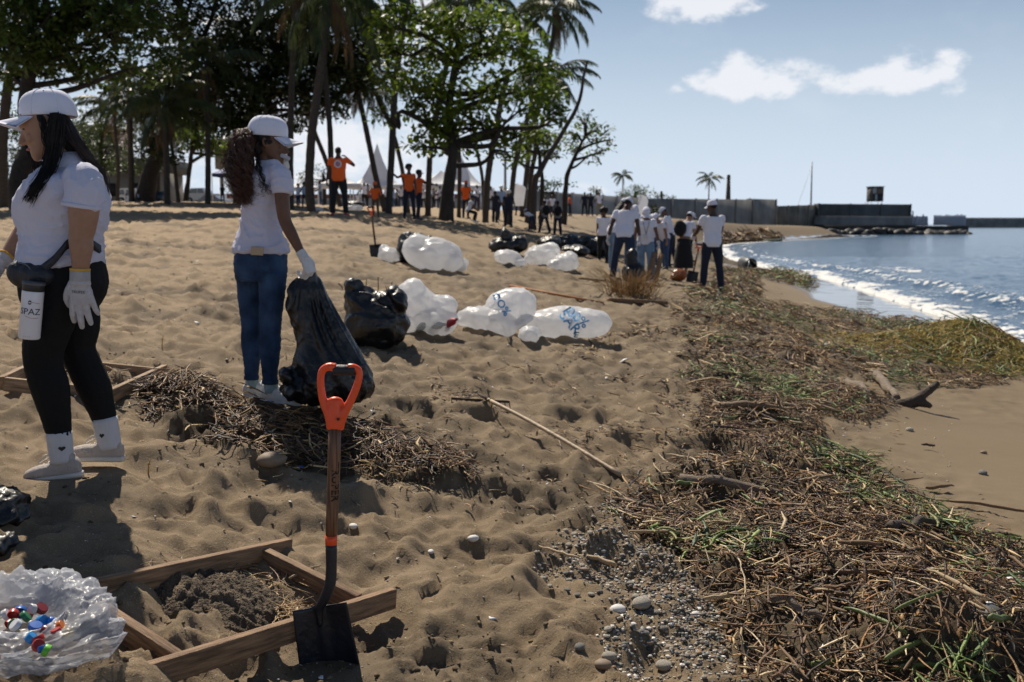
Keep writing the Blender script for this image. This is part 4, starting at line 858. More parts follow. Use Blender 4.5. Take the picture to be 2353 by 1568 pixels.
    # pale bare-looking tree between tent and man
    leafy_tree(745, 470, 120, [(745, 430, 0), (742, 400, 0)], [.3, .26, .2], [(735, 395, 26, 12), (700, 412, 22, 9), (765, 405, 20, 10), (690, 400, 14, 8), (720, 420, 30, 9)], 'grey green tree in the distance left of the tents', M_LEAF, M_BARK, 26, .30, 60)
    far = [(1270, 100, [(1262, 425, 30, 11), (1295, 424, 22, 8), (1238, 430, 24, 9)], 'bushy tree showing over the wall behind the bent trunk'), (1372, 150, [(1366, 436, 14, 7), (1378, 440, 12, 6)], 'small tree showing over the wall above two men in dark'), (1460, 170, [(1460, 436, 30, 13), (1484, 444, 24, 10), (1432, 446, 22, 8), (1445, 450, 30, 9)], 'round dark tree showing over the wall behind the white feather flag'),
           (1520, 190, [(1515, 451, 22, 6), (1540, 455, 14, 5)], 'low tree over the wall right of the round tree')]
    for i, (u, Y, cl, lab) in enumerate(far):
        leafy_tree(u, 470, Y, [(u, 455, 0), (u, 440, 0)], [.3, .26, .2], cl, lab, M_LEAF, M_BARK, 40, .34, 70 + i, group='trees beyond the sea wall')
    leafy_tree(1502, 496, 100, [(1502, 485, 0)], [.1, .08], [(1495, 478, 20, 15), (1510, 484, 14, 12)], 'dark round bush at the foot of the wall behind the group', M_LEAFD, M_BARK, 60, .25, 80, name='bush')
    palm((1430, 460), 240, [(1431, 440), (1431, 404)], .16, .13, 'distant palm over the wall, the left one of two', 14, 1.0, 2, seed=61, group='distant palms beyond the wall', sink=1)
    palm((1628, 470), 240, [(1629, 440), (1631, 410)], .16, .13, 'distant palm over the wall beside the chimney, the right one of two', 14, 1.15, 2, seed=62, group='distant palms beyond the wall', sink=1)

# ------------------------------------------------------------------ walls, tents, towers
M_CONC = mat('weathered_concrete', (.20, .195, .185), .95, .3, .35, .5, 6, detail=8); M_CONCL = mat('pale_concrete', (.30, .29, .275), .95, .25, .3, .4, 5, detail=8); M_CONCD = mat('dark_concrete', (.085, .085, .085), .95, .35, .3, .5, 5, detail=8)
M_ROCK = mat('black_wet_rock', (.020, .018, .016), .6, .5, .8, 1, 4); M_TENT = mat('white_tent_canvas', (.72, .73, .77), .6, .04, 1, trans=.25); M_POLE = mat('white_pole', (.6, .6, .6), .5, .1, 3); M_GALV = mat('galvanised_metal', (.30, .31, .32), .5, .2, 3, metal=.5)
def wall_seg(name, a, b, top_a, top_b, bot, th, m, label, panels=0, cat='wall', pm=None):
    """a, b: (u, Y) ends; tops as pixels; bot: z"""
    A = W(a[0], top_a, a[1]); B = W(b[0], top_b, b[1]); r = empty(name, (A.x, A.y, bot), 0, label, cat)
    n = Vector((-(B.y - A.y), B.x - A.x, 0)).normalized() * th
    if n.y < 0: n = -n
    mb = MB(); V = [(A.x, A.y, bot), (B.x, B.y, bot), (B.x, B.y, B.z), (A.x, A.y, A.z)]; V = [Vector(v) for v in V]; V += [v + n for v in V]
    mb.add(np.array([list(v - Vector((A.x, A.y, bot))) for v in V]), [[0, 1, 2, 3], [5, 4, 7, 6], [4, 0, 3, 7], [1, 5, 6, 2], [3, 2, 6, 7], [4, 5, 1, 0]]); link('wall_body', mb.mesh('wall_body', m, False), r)
    for i in range(panels + 1 if panels else 0):
        t = i / panels; p = A.lerp(B, t); d = (B - A).normalized(); d.z = 0
        mb = MB(); mb.box(Vector((p.x, p.y, (bot + p.z) / 2 + .03)) - n.normalized() * .08 - Vector((A.x, A.y, bot)), (.42, .16, p.z - bot + .10), math.atan2(d.y, d.x)); link('pilaster', mb.mesh('pilaster', pm or m, False), r)
    return r
def pagoda(u, Y, half, eave_v, peak_v, ground_v, label, rz=.15, n=8, curve=2.2):
    c = W(u, eave_v, Y); zt = W(u, peak_v, Y).z; zb = gz(c.x, c.y) ; r = empty('pagoda_tent', (c.x, c.y, zb), rz, label, 'tent', 'white event tents under the trees')
    h = half / F * Y * (1 / (math.cos(rz) + abs(math.sin(rz)))) ; ez = c.z - zb; pz = zt - zb
    V = []; m = 14
    for i in range(m + 1):
        t = i / m; s = (1 - t); z = ez + (pz - ez) * (1 - (1 - t) ** (1 / 1.0)) ** curve if 0 else ez + (pz - ez) * (t ** curve)
        pts = []
        for k in range(4):
            a = [(-1, -1), (1, -1), (1, 1), (-1, 1)][k]; b = [(-1, -1), (1, -1), (1, 1), (-1, 1)][(k + 1) % 4]
            for j in range(n):
                q = j / n; x = lerp(a[0], b[0], q); y = lerp(a[1], b[1], q); sag = 1 - .05 * math.sin(q * math.pi) * s
                V.append((x * h * s * sag + 1e-3 * x, y * h * s * sag + 1e-3 * y, z - .10 * math.sin(q * math.pi) * math.sin(t * math.pi)))
    N4 = 4 * n; Q = [[i * N4 + j, i * N4 + (j + 1) % N4, (i + 1) * N4 + (j + 1) % N4, (i + 1) * N4 + j] for i in range(m) for j in range(N4)]
    link('canopy', mesh_np('canopy', np.array(V), np.array(Q), M_TENT), r)
    mb = MB()
    for a, b in (((-1, -1), (1, -1)), ((1, -1), (1, 1)), ((1, 1), (-1, 1)), ((-1, 1), (-1, -1))):
        mb.beam((a[0] * h, a[1] * h, ez - .14), (b[0] * h, b[1] * h, ez - .14), .02, .30)
    link('valance', mb.mesh('valance', M_TENT, False), r)
    for x in (-1, 1):
        for y in (-1, 1):
            mb = MB(); mb.tube([(x * h * .97, y * h * .97, -.3), (x * h * .97, y * h * .97, ez)], .05, 8); link('pole', mb.mesh('pole', M_POLE), r)
    return r
def build_structures():
    wall_seg('sea_wall', (1160, 96), (1480, 112), 434, 456, 1.4, .4, M_CONCL, 'long pale grey wall behind the orange shirts and bent trunk', 9)
    wall_seg('sea_wall', (1480.5, 113), (1730, 150), 456.5, 459, 1.0, .5, M_CONC, 'grey wall section behind the group of white caps', 5)
    wall_seg('sea_wall', (1722, 151), (1783, 164), 457, 459, .6, .5, M_CONC, 'taller grey wall block right of the standing man with white cap', 1)
    wall_seg('sea_wall', (1785, 176), (1881, 186), 474, 471, 0, .5, mat('stained_concrete', (.17, .15, .125), .95, .35, .4, .4, 5, detail=8), 'lower stained wall between the two tall blocks', 4)
    w = wall_seg('sea_wall', (1881, 185), (2092, 197), 468.5, 470, 0, 1.2, M_CONCD, 'dark wall block under the watch hut', 3)
    wall_seg('stone_quay', (1886, 183.5), (2097, 194), 496, 497.5, -1, 4, M_CONC, 'rough lighter footing below the dark wall block', 0, 'quay')
    wall_seg('breakwater', (2200, 500), (3200, 560), 500.5, 501.5, -1, 8, M_CONC, 'long low breakwater on the horizon at the right', 0, 'breakwater')
    # boulders at the foot of the quay
    rng = random.Random(4); rocks = []
    for (u0, u1, Y0, Y1, vt, n) in [(1890, 2110, 179, 183, 524, 46), (2090, 2226, 184, 187, 527, 34)]:
        for i in range(n):
            t = (i + rng.random()) / n; u = lerp(u0, u1, t); Y = lerp(Y0, Y1, t) + rng.uniform(-1, 3); p = W(u, vt + rng.uniform(0, 12), Y); s = rng.uniform(.8, 1.7)
            rocks.append((p.x, p.y, max(-.3, p.z - s * .6), s))
    var = []
    for q in range(5):
        mb = MB(); mb.ell((0, 0, 0), (1, .8, .62), 10, 7); me = mb.mesh('boulder', M_ROCK, False); co = np.empty(len(me.vertices) * 3, np.float32); me.vertices.foreach_get('co', co); co = co.reshape(-1, 3)
        co = co * (1 + .22 * n3(co, (1.3,) * 3, q))[:, None]; me.vertices.foreach_set('co', co.ravel()); var.append(me)
    for i, (x, y, z, s) in enumerate(rocks):
        o = link('boulder', var[i % 5], None, (x, y, z)); o.scale = (s, s, s); o.rotation_euler = (rng.uniform(-.5, .5), rng.uniform(-.5, .5), rng.random() * 6); tag(o, 'black wet boulder in the pile at the foot of the quay wall', 'rock', 'black boulders below the quay')
    wall_seg('quay_block', (1890, 182), (2105, 187), 517, 518, -1, 5, mat('black_quay_stone', (.03, .028, .025), .8, .4, .5), 'black rock ledge under the dark wall block, standing in the water', 0, 'quay')
    wall_seg('quay_block', (2100, 189), (2226, 192), 519, 520, -1, 9, mat('black_quay_stone', (.03, .028, .025), .8, .4, .5), 'low dark quay end below the white fences', 0, 'quay')
    # white palisades
    pale = MB(); pale.box((0, 0, .5), (.26, .06, 1)); PM = pale.mesh('pale', mat('faded_white_board', (.46, .48, .54), .8, .15, 2), False)
    for (u0, u1, Y, vt, vb, lab, rag) in [(2093, 2131, 195, 494, 519, 'broken white palisade next to the dark wall block', 1), (2146, 2217, 196.5, 493, 518, 'straight white palisade at the end of the quay', 0)]:
        a = W(u0, vb, Y); b = W(u1, vb, Y); r = empty('palisade', a, 0, lab, 'fence'); n = int((b.x - a.x) / .34)
        for i in range(n):
            hh = (W(u0, vt, Y).z - a.z) * (rng.uniform(.62, 1.15) * (1.25 - .35 * i / n) if rag else rng.uniform(.88, 1.02)); o = link('pale', PM, r); o.location = ((b.x - a.x) * i / (n - 1), 0, 0); o.scale = (1, 1, hh); o.rotation_euler = (0, rng.uniform(-.10, .16) if rag else 0, 0)
        mb = MB(); L_ = b.x - a.x; H = W(u0, vt, Y).z - a.z; mb.box((L_ / 2, .06, H * .25), (L_, .05, .10)); link('rail', mb.mesh('rail', PM.materials[0], False), r); mb = MB(); mb.box((L_ / 2, .06, H * .68), (L_, .05, .10)); link('rail', mb.mesh('rail', PM.materials[0], False), r)
        mb = MB(); mb.box((L_ / 2, .12, H * .45), (L_, .04, H * .85)); link('backing_panel', mb.mesh('backing_panel', PM.materials[0], False), r)
    # watch hut on legs
    Y = 206; a = W(2001, 463, Y); b = W(2031, 430, Y); w_ = b.x - a.x; h_ = b.z - a.z; r = empty('watch_hut', (a.x, Y, 2.5), .0, 'small square watch hut on thin legs above the dark sea wall', 'watch hut'); zb = a.z - 2.5
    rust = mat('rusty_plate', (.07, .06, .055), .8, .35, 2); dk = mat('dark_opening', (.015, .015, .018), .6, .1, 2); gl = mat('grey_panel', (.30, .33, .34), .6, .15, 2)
    mb = MB(); mb.box((w_ / 2, 1.3, zb + h_ / 2), (w_, 2.6, h_)); link('cabin', mb.mesh('cabin', rust, False), r)
    mb = MB(); mb.box((w_ / 2, 1.3, zb + h_ + .06), (w_ + .3, 3.0, .16)); link('roof', mb.mesh('roof', M_CONCD, False), r)
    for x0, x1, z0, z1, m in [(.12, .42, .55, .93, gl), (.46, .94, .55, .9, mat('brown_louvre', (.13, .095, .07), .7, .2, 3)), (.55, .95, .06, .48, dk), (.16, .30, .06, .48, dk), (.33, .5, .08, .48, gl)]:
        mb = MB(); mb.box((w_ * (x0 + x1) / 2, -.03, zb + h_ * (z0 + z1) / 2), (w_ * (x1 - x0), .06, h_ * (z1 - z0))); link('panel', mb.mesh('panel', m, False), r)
    for x in (.08, .92):
        for y in (.2, 2.4):
            mb = MB(); mb.tube([(w_ * x, y, 0), (w_ * x, y, zb)], .06, 6); link('leg', mb.mesh('leg', M_GALV), r)
    mb = MB()
    for i in range(8): mb.beam((-.2 - i * .22, .6, zb - .1 - i * .32), (-.2 - i * .22, 1.4, zb - .1 - i * .32), .2, .05)
    mb.beam((0, .6, zb + .9), (-1.9, .6, zb - 1.6), .05, .05); link('stair', mb.mesh('stair', M_GALV, False), r)
    # mast, chimney, poles
    p = W(1864, 472, 192); t = W(1866, 372, 192); r = empty('radio_mast', (p.x, p.y, 1), 0, 'tall thin lattice mast behind the stained wall', 'mast'); mb = MB(); mb.tube([(0, 0, 0), (t.x - p.x, 0, t.z - 1)], [.22, .10], 6); link('mast_tube', mb.mesh('mast_tube', M_GALV), r)
    mb = MB(); mb.tube([(0, 0, (t.z - 1) * .97), (-3.0, 0, 3)], .025, 4); link('guy_wire', mb.mesh('guy_wire', M_GALV), r)
    p = W(1673, 458, 215); t = W(1673, 402, 215); r = empty('chimney', (p.x, p.y, 1), 0, 'dark tapering obelisk shaped chimney beyond the wall', 'chimney'); H = t.z - 1
    mb = MB(); mb.tube([(0, 0, 0), (0, 0, H * .93)], [.95, .42], 4, side=(1, 1, 0)); link('shaft', mb.mesh('shaft', mat('soot_brick', (.06, .055, .05), .9, .3, 1), False), r); mb = MB(); mb.tube([(0, 0, H * .925), (0, 0, H)], [.5, .4], 4, side=(1, 1, 0)); link('cap', mb.mesh('cap', MATS['soot_brick'], False), r)
    for (u, vb, vt, Y, lab) in [(1161, 462, 322, 64, 'thin straight pole rising beside the helmeted officers'), (649, 470, 345, 70, 'thin grey lamp post behind the head of the curly haired woman'), (556, 392 + 70, 360, 60, 'slim post left of the curly ponytail')]:
        p = W(u, vb, Y); t = W(u, vt, Y); r = empty('utility_pole', (p.x, p.y, gz(p.x, p.y) - .2), 0, lab, 'pole'); mb = MB(); mb.tube([(0, 0, 0), (0, 0, t.z - r.location.z)], [.10, .07], 8); link('pole_shaft', mb.mesh('pole_shaft', M_GALV), r); mb = MB(); mb.beam((-.5, 0, t.z - r.location.z - .4), (.5, 0, t.z - r.location.z - .4), .08, .08); link('cross_arm', mb.mesh('cross_arm', M_GALV, False), r)
    pagoda(868, 90, 66, 427, 329, 490, 'largest white tent with tall pointed peak, standing behind the leaning palms', .1)
    pagoda(1056, 88, 78, 430, 350, 490, 'pointed white tent half hidden by the thick almond trunk', -.12)
    pagoda(779, 76, 56, 424, 396, 490, 'small low white tent just behind the man in orange with logo', .2, curve=1.6)
    pagoda(1014, 74, 68, 426, 392, 490, 'low white tent in front of the half hidden pointed one', .1, curve=1.5)
    pagoda(700, 110, 40, 432, 408, 490, 'small white tent peak left of the man in orange, farthest back', .1, curve=1.6)
    # white screens under the tent at right
    for (u0, u1, v0, v1, Y, lab) in [(1104, 1112, 434, 486, 84, 'tall pale blue banner hanging at the right edge of the second tent'), (1120, 1139, 440, 486, 84, 'white banner panel right of the green footed palm')]:
        a = W(u0, v1, Y); b = W(u1, v0, Y); mb = MB(); mb.box(((a.x + b.x) / 2, Y, (a.z + b.z) / 2), (b.x - a.x, .04, b.z - a.z)); o = mb.build('banner', mat('banner_cloth', (.55, .62, .72), .8, .1, 1, trans=.3), origin=a); o.location = a; tag(o, lab, 'banner')
    # low red wall + houses at the back left
    wall_seg('roadside_wall', (330, 130), (1100, 130), 447, 446, 2.0, .3, mat('red_painted_wall', (.17, .05, .04), .9, .3, .5), 'long low dark red wall behind tents and parked cars', 12)
    wall_seg('roadside_wall', (330, 129.6), (1100, 129.6), 456, 456, 2.0, .15, M_CONCL, 'pale grey lower part along the red wall', 0)
    p = W(262, 462, 86); r = empty('building', (p.x - 3.6, p.y, gz(p.x, p.y) - .3), 0, 'low pale building with dark flat roof behind the white truck', 'building')
    mb = MB(); mb.box((3.4, 3, 1.7), (8.4, 6, 3.4)); link('wall', mb.mesh('wall', mat('cream_plaster', (.20, .19, .17), .9, .1, 1), False), r); mb = MB(); mb.box((3.4, 2.6, 3.95), (9.6, 7.6, 1.1)); link('roof', mb.mesh('roof', mat('dark_green_roof', (.05, .055, .05), .8, .2, 1), False), r)
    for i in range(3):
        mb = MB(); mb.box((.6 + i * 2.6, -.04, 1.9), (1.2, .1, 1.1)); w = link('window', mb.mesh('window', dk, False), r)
    p = W(215, 460, 95); mb = MB(); r = empty('brick_house', (p.x - 2, p.y, 2.8), 0, 'tall brown house with balcony at the back of the left grove', 'building'); mb.box((1, 3, 4.2), (5.5, 6, 8.4)); link('wall', mb.mesh('wall', mat('brown_plaster', (.16, .11, .10), .9, .25, 1), False), r)
    mb = MB(); mb.box((1, -.3, 5.2), (5.7, .7, .25)); link('balcony', mb.mesh('balcony', M_CONC, False), r)
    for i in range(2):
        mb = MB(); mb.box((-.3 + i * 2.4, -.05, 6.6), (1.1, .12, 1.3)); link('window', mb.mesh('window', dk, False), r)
    # tall beige slab building right of the dark palm trunk
    p = W(524, 380, 80); a = W(497, 462, 80); b = W(552, 304, 80); r = empty('concrete_tower', (a.x, 80, a.z - .5), 0, 'tall square grey concrete tower left of the curly ponytail', 'tower'); mb = MB(); w_ = b.x - a.x; h_ = b.z - a.z
    mb.box((w_ / 2, 1, h_ * .78), (w_, 2, h_ * .44)); link('tank', mb.mesh('tank', M_CONC, False), r)
    for x in (.1, .9): mb = MB(); mb.box((w_ * x, 1, h_ * .28), (.25, .3, h_ * .56)); link('leg', mb.mesh('leg', M_CONC, False), r)
    # blue parasol
    p = W(514, 385, 52); gzp = gz(p.x + .6, 52); r = empty('parasol', (W(493, 400, 52).x + .02, 52, gzp), 0, 'dark blue gazebo on a thin white pole left of the curly ponytail', 'parasol'); ez = W(493, 400, 52).z - gzp
    mb = MB(); V = [(.02, -.6, ez), (1.5, -.6, ez), (1.5, .9, ez), (.02, .9, ez), (.76, .15, ez + .42)]; V += [(x, y, z - .16) for x, y, z in V[:4]]; mb.add(V, [[0, 1, 6, 5], [1, 2, 7, 6], [2, 3, 8, 7], [3, 0, 5, 8]], [[0, 1, 4], [1, 2, 4], [2, 3, 4], [3, 0, 4]]); link('canopy', mb.mesh('canopy', mat('royal_blue_cloth', (.012, .035, .16), .7, .1, 2), False), r)
    for x, y in ((.02, -.6), (1.5, -.6), (1.5, .9), (.02, .9)): mb = MB(); mb.tube([(x, y, -.2), (x, y, ez)], .02, 6); link('pole', mb.mesh('pole', M_POLE), r)
    # blue bin
    p = G(362, 466); mb = MB(); p = W(363, 466, 49); z = gz(p.x, p.y); r = empty('waste_bin', (p.x, p.y, z), 0, 'squat dark blue bin at the foot of a trunk', 'bin'); mb.tube([(0, 0, -.05), (0, 0, .42)], [.28, .33], 12); link('tub', mb.mesh('tub', mat('blue_plastic', (.015, .04, .09), .5, .1, 3)), r); mb = MB(); mb.tube([(0, 0, .42), (0, 0, .47)], [.36, .36], 12); link('rim', mb.mesh('rim', MATS['blue_plastic']), r)
    # feather flags
    for (u, vb, vt, Y, w_, lab) in [(1176, 478, 421, 58, .85, 'white feather flag behind the helmeted officers'), (1468, 520, 447, 62, .62, 'slanting white feather flag behind the group of white caps')]:
        p = W(u - 10, vb, Y); t = W(u, vt, Y); z0 = gz(p.x, p.y); r = empty('feather_flag', (p.x, p.y, z0), 0, lab, 'flag'); H = t.z - z0; dx = t.x - p.x
        mb = MB(); mb.tube([(0, 0, 0), (dx * .5, 0, H * .6), (dx + .1, 0, H * .95), (dx + .4, 0, H)], [.03, .025, .02, .01], 6); link('pole', mb.mesh('pole', M_POLE), r)
        V = []; n = 12
        for i in range(n + 1):
            s = i / n; z = H * (.35 + .65 * s); x0 = dx * (.25 + .7 * s) + .02; ww = w_ * (1 - .0 * s) * (math.cos(max(0, s - .75) * 4 * math.pi / 2) ** .5 if s > .75 else 1)
            for j in range(4): V.append((x0 + ww * j / 3, .05 * math.sin(j * 1.5 + s * 5), z - .2 * j / 3 * 0))
        Q = [[i * 4 + j, i * 4 + j + 1, (i + 1) * 4 + j + 1, (i + 1) * 4 + j] for i in range(n) for j in range(3)]; link('sail', mesh_np('sail', np.array(V), np.array(Q), mat('flag_cloth', (.66, .66, .70), .8, .08, 2, trans=.3)), r)
def car(u0, u1, vb, vt, Y, kind, col, label):
    a = W(u0, vb, Y); b = W(u1, vt, Y); L_ = b.x - a.x; H = b.z - a.z; z0 = a.z; r = empty('parked_' + kind, (a.x, Y, z0), 0, label, 'truck' if kind == 'truck' else 'pickup' if kind == 'pickup' else 'car')
    pm = mat('paint_' + kind, col, .3, .05, 3, spec=.6, coat=.5); gl = mat('car_glass', (.02, .03, .035), .08, .1, 3, spec=.8); ty = mat('tyre_rubber', (.02, .02, .02), .85, .1, 5)
    def prism(name, pts, y0, y1, m, par=r):
        n = len(pts); V = [(x * L_, y0, z * H) for x, z in pts] + [(x * L_, y1, z * H) for x, z in pts]; bm = bmesh.new(); vs = [bm.verts.new(v) for v in V]; bm.faces.new(vs[:n][::-1]); bm.faces.new(vs[n:])
        for i in range(n): bm.faces.new((vs[i], vs[(i + 1) % n], vs[n + (i + 1) % n], vs[n + i]))
        bmesh.ops.recalc_face_normals(bm, faces=bm.faces); me = bpy.data.meshes.new(name); bm.to_mesh(me); bm.free(); me.materials.append(m); return link(name, me, par)
    prof = {'truck': [(0, .12), (0, .5), (.05, .58), (.12, .98), (.2, 1), (.98, 1), (1, .9), (1, .12)], 'pickup': [(0, .2), (.0, .52), (.05, .60), (.10, .62), (.22, .98), (.55, 1), (.62, .64), (1, .62), (1, .2)], 'car': [(0, .2), (0, .5), (.2, .58), (.32, .96), (.7, 1), (.86, .62), (1, .55), (1, .2)]}[kind]
    prism('body', prof, 0, 1.7, pm)
    if kind == 'pickup': prism('side_window', [(.16, .66), (.24, .92), (.38, .94), (.38, .66)], -.02, 0.02, gl); prism('side_window', [(.41, .66), (.41, .94), (.54, .95), (.58, .67)], -.02, .02, gl)
    elif kind == 'truck': prism('side_window', [(.08, .56), (.15, .90), (.34, .90), (.34, .56)], -.02, .02, gl); prism('front_window', [(.45, .5), (.45, .9), (.93, .9), (.93, .5)], -.02, .02, gl)
    else: prism('side_window', [(.25, .6), (.34, .9), (.5, .93), (.5, .6)], -.02, .02, gl); prism('side_window', [(.53, .6), (.53, .93), (.68, .93), (.80, .62)], -.02, .02, gl)
    for x in (.18, .82):
        mb = MB(); rr = min(.34, H * .2); mb.tube([(x * L_, -.03, rr), (x * L_, .22, rr)], rr, 14); w = link('wheel', mb.mesh('wheel', ty), r); mb = MB(); mb.tube([(x * L_, -.05, rr), (x * L_, .0, rr)], rr * .55, 10); link('rim', mb.mesh('rim', M_GALV), w)
    mb = MB(); mb.box((.03, .25, H * .45), (.1, .25, .16)); link('headlight', mb.mesh('headlight', mat('lamp_glass', (.5, .5, .45), .2, .1, 3), False), r)
def build_cars():
    car(272, 312, 467, 433, 62, 'truck', (.55, .56, .56), 'white box truck parked behind the thin left trunks')
    car(421, 503, 468, 432, 64, 'pickup', (.34, .37, .40), 'silver pickup parked behind the grove')
    car(446, 512, 470, 449, 58, 'car', (.14, .13, .14), 'dark saloon car with orange lights in front of the silver pickup')
# ------------------------------------------------------------------ the two women in front, lofted from their own measurements (px at their distance)
def pxr(u0, u1, v, Y, dy, hd):
    """a body ring seen from u0 to u1: centre, half width vector, half depth vector"""
    c = W((u0 + u1) / 2, v, Y + dy); return (c, Vector(((u1 - u0) / 2 / F * (Y + dy), 0, 0)), Vector((0, hd, 0)))
def smooth_rings(rg, k=3):
    A = np.array([list(c) + list(a) + list(b) for c, a, b in rg]); A = cr(A, k); return [(Vector(r[:3]), Vector(r[3:6]), Vector(r[6:9])) for r in A]
def px_limb(mb, pts, Y, n=14, k=4, flat=None):
    """pts: (u, v, dy, radius px)"""
    P = [W(u, v, Y + dy) for u, v, dy, r in pts]; limb(mb, P, [r / F * (Y + dy) for u, v, dy, r in pts], n, k, flat, (0, 1, 0) if flat else None)
def shift(mb, o): mb.V = [v - np.array(o) for v in mb.V]; return mb
def strands(guides, n, rad, rng, spread, sides=3, seg=16, curl=0.0, freq=0.0, taper=.3):
    """hair: tubes scattered round interpolated guide lines; guides: list of arrays (k,3) with matching k"""
    mb = MB(); Gd = [cr(np.array([list(p) for p in g]), 5) for g in guides]; m = len(Gd[0])
    for i in range(n):
        w = rng.dirichlet([.55] * len(Gd)); P = sum(w[j] * Gd[j] for j in range(len(Gd)))
        off = rng.normal(size=3) * spread; t = np.linspace(0, 1, m)[:, None]; P = P + off * (.35 + .65 * t) + .004 * np.sin(t * 9 + rng.random(3) * 6)
        cut = .6 + .4 * rng.random() ** .5 if curl else .8 + .2 * rng.random(); ts = np.linspace(0, cut, seg); P = np.stack([np.interp(ts, np.linspace(0, 1, m), P[:, q]) for q in range(3)], 1)
        if curl:
            ph = rng.random() * 6.28; a = ts * freq * (.8 + .4 * rng.random()) * 6.28 + ph; cc = curl * (.5 + rng.random()) * (.2 + .8 * np.minimum(1, ts * 4)); P = P + np.c_[np.cos(a) * cc, np.sin(a) * cc, np.sin(a * .5) * cc * .3]
        V, Q, T = tube_arr(P, rad * (1 - (1 - taper) * ts / cut) * (.7 + .6 * rng.random()), sides, False); mb.add(V, Q)
    return mb
def wrinkle(a, dirs=((14, 14, 34), (30, 30, 60)), seed=1):
    def f(co):
        if a > .009:
            x, y, z = co.T; h = np.clip((z - .85) / .6, 0, 1); w = gnoise(x * 5, y * 5 + z * 2, seed); r1 = 1 - np.abs(2 * gnoise(z * 15 + 1.6 * w + x * 4, x * 2.2 + y * 2.5, seed + 1)); r2 = 1 - np.abs(2 * gnoise(z * 7 + x * 16, y * 3 + z * 3, seed + 3))
            return a * (.2 + (1.15 - .8 * h) * np.clip(r1, 0, 1) ** 3 + .55 * np.clip(r2, 0, 1) ** 3 * (.3 + .7 * h) + .25 * n3(co, (5, 5, 7), seed))
        s = np.abs(n3(co, dirs[0], seed)); r = n3(co, dirs[1], seed + 2); big = n3(co, (6, 6, 9), seed + 3)
        return a * (-(1 - np.clip(s * 1.7, 0, 1)) ** 2 * .9 + .35 * r + .8 * big)
    return f
def text_mesh(s, size, m, ext=.0006, font_shear=0, bold=0, res=2):
    cu = bpy.data.curves.new('txt', 'FONT'); cu.body = s; cu.size = size; cu.extrude = ext; cu.align_x = 'CENTER'; cu.align_y = 'CENTER'; cu.offset = bold; cu.resolution_u = res
    ob = bpy.data.objects.new('txt', cu); COL.objects.link(ob); dg = bpy.context.evaluated_depsgraph_get(); me = bpy.data.meshes.new_from_object(ob.evaluated_get(dg)); bpy.data.objects.remove(ob); bpy.data.curves.remove(cu)
    me.materials.clear(); me.materials.append(m); return me
INK = mat('black_print', (.012, .012, .014), .6, .05, 5)

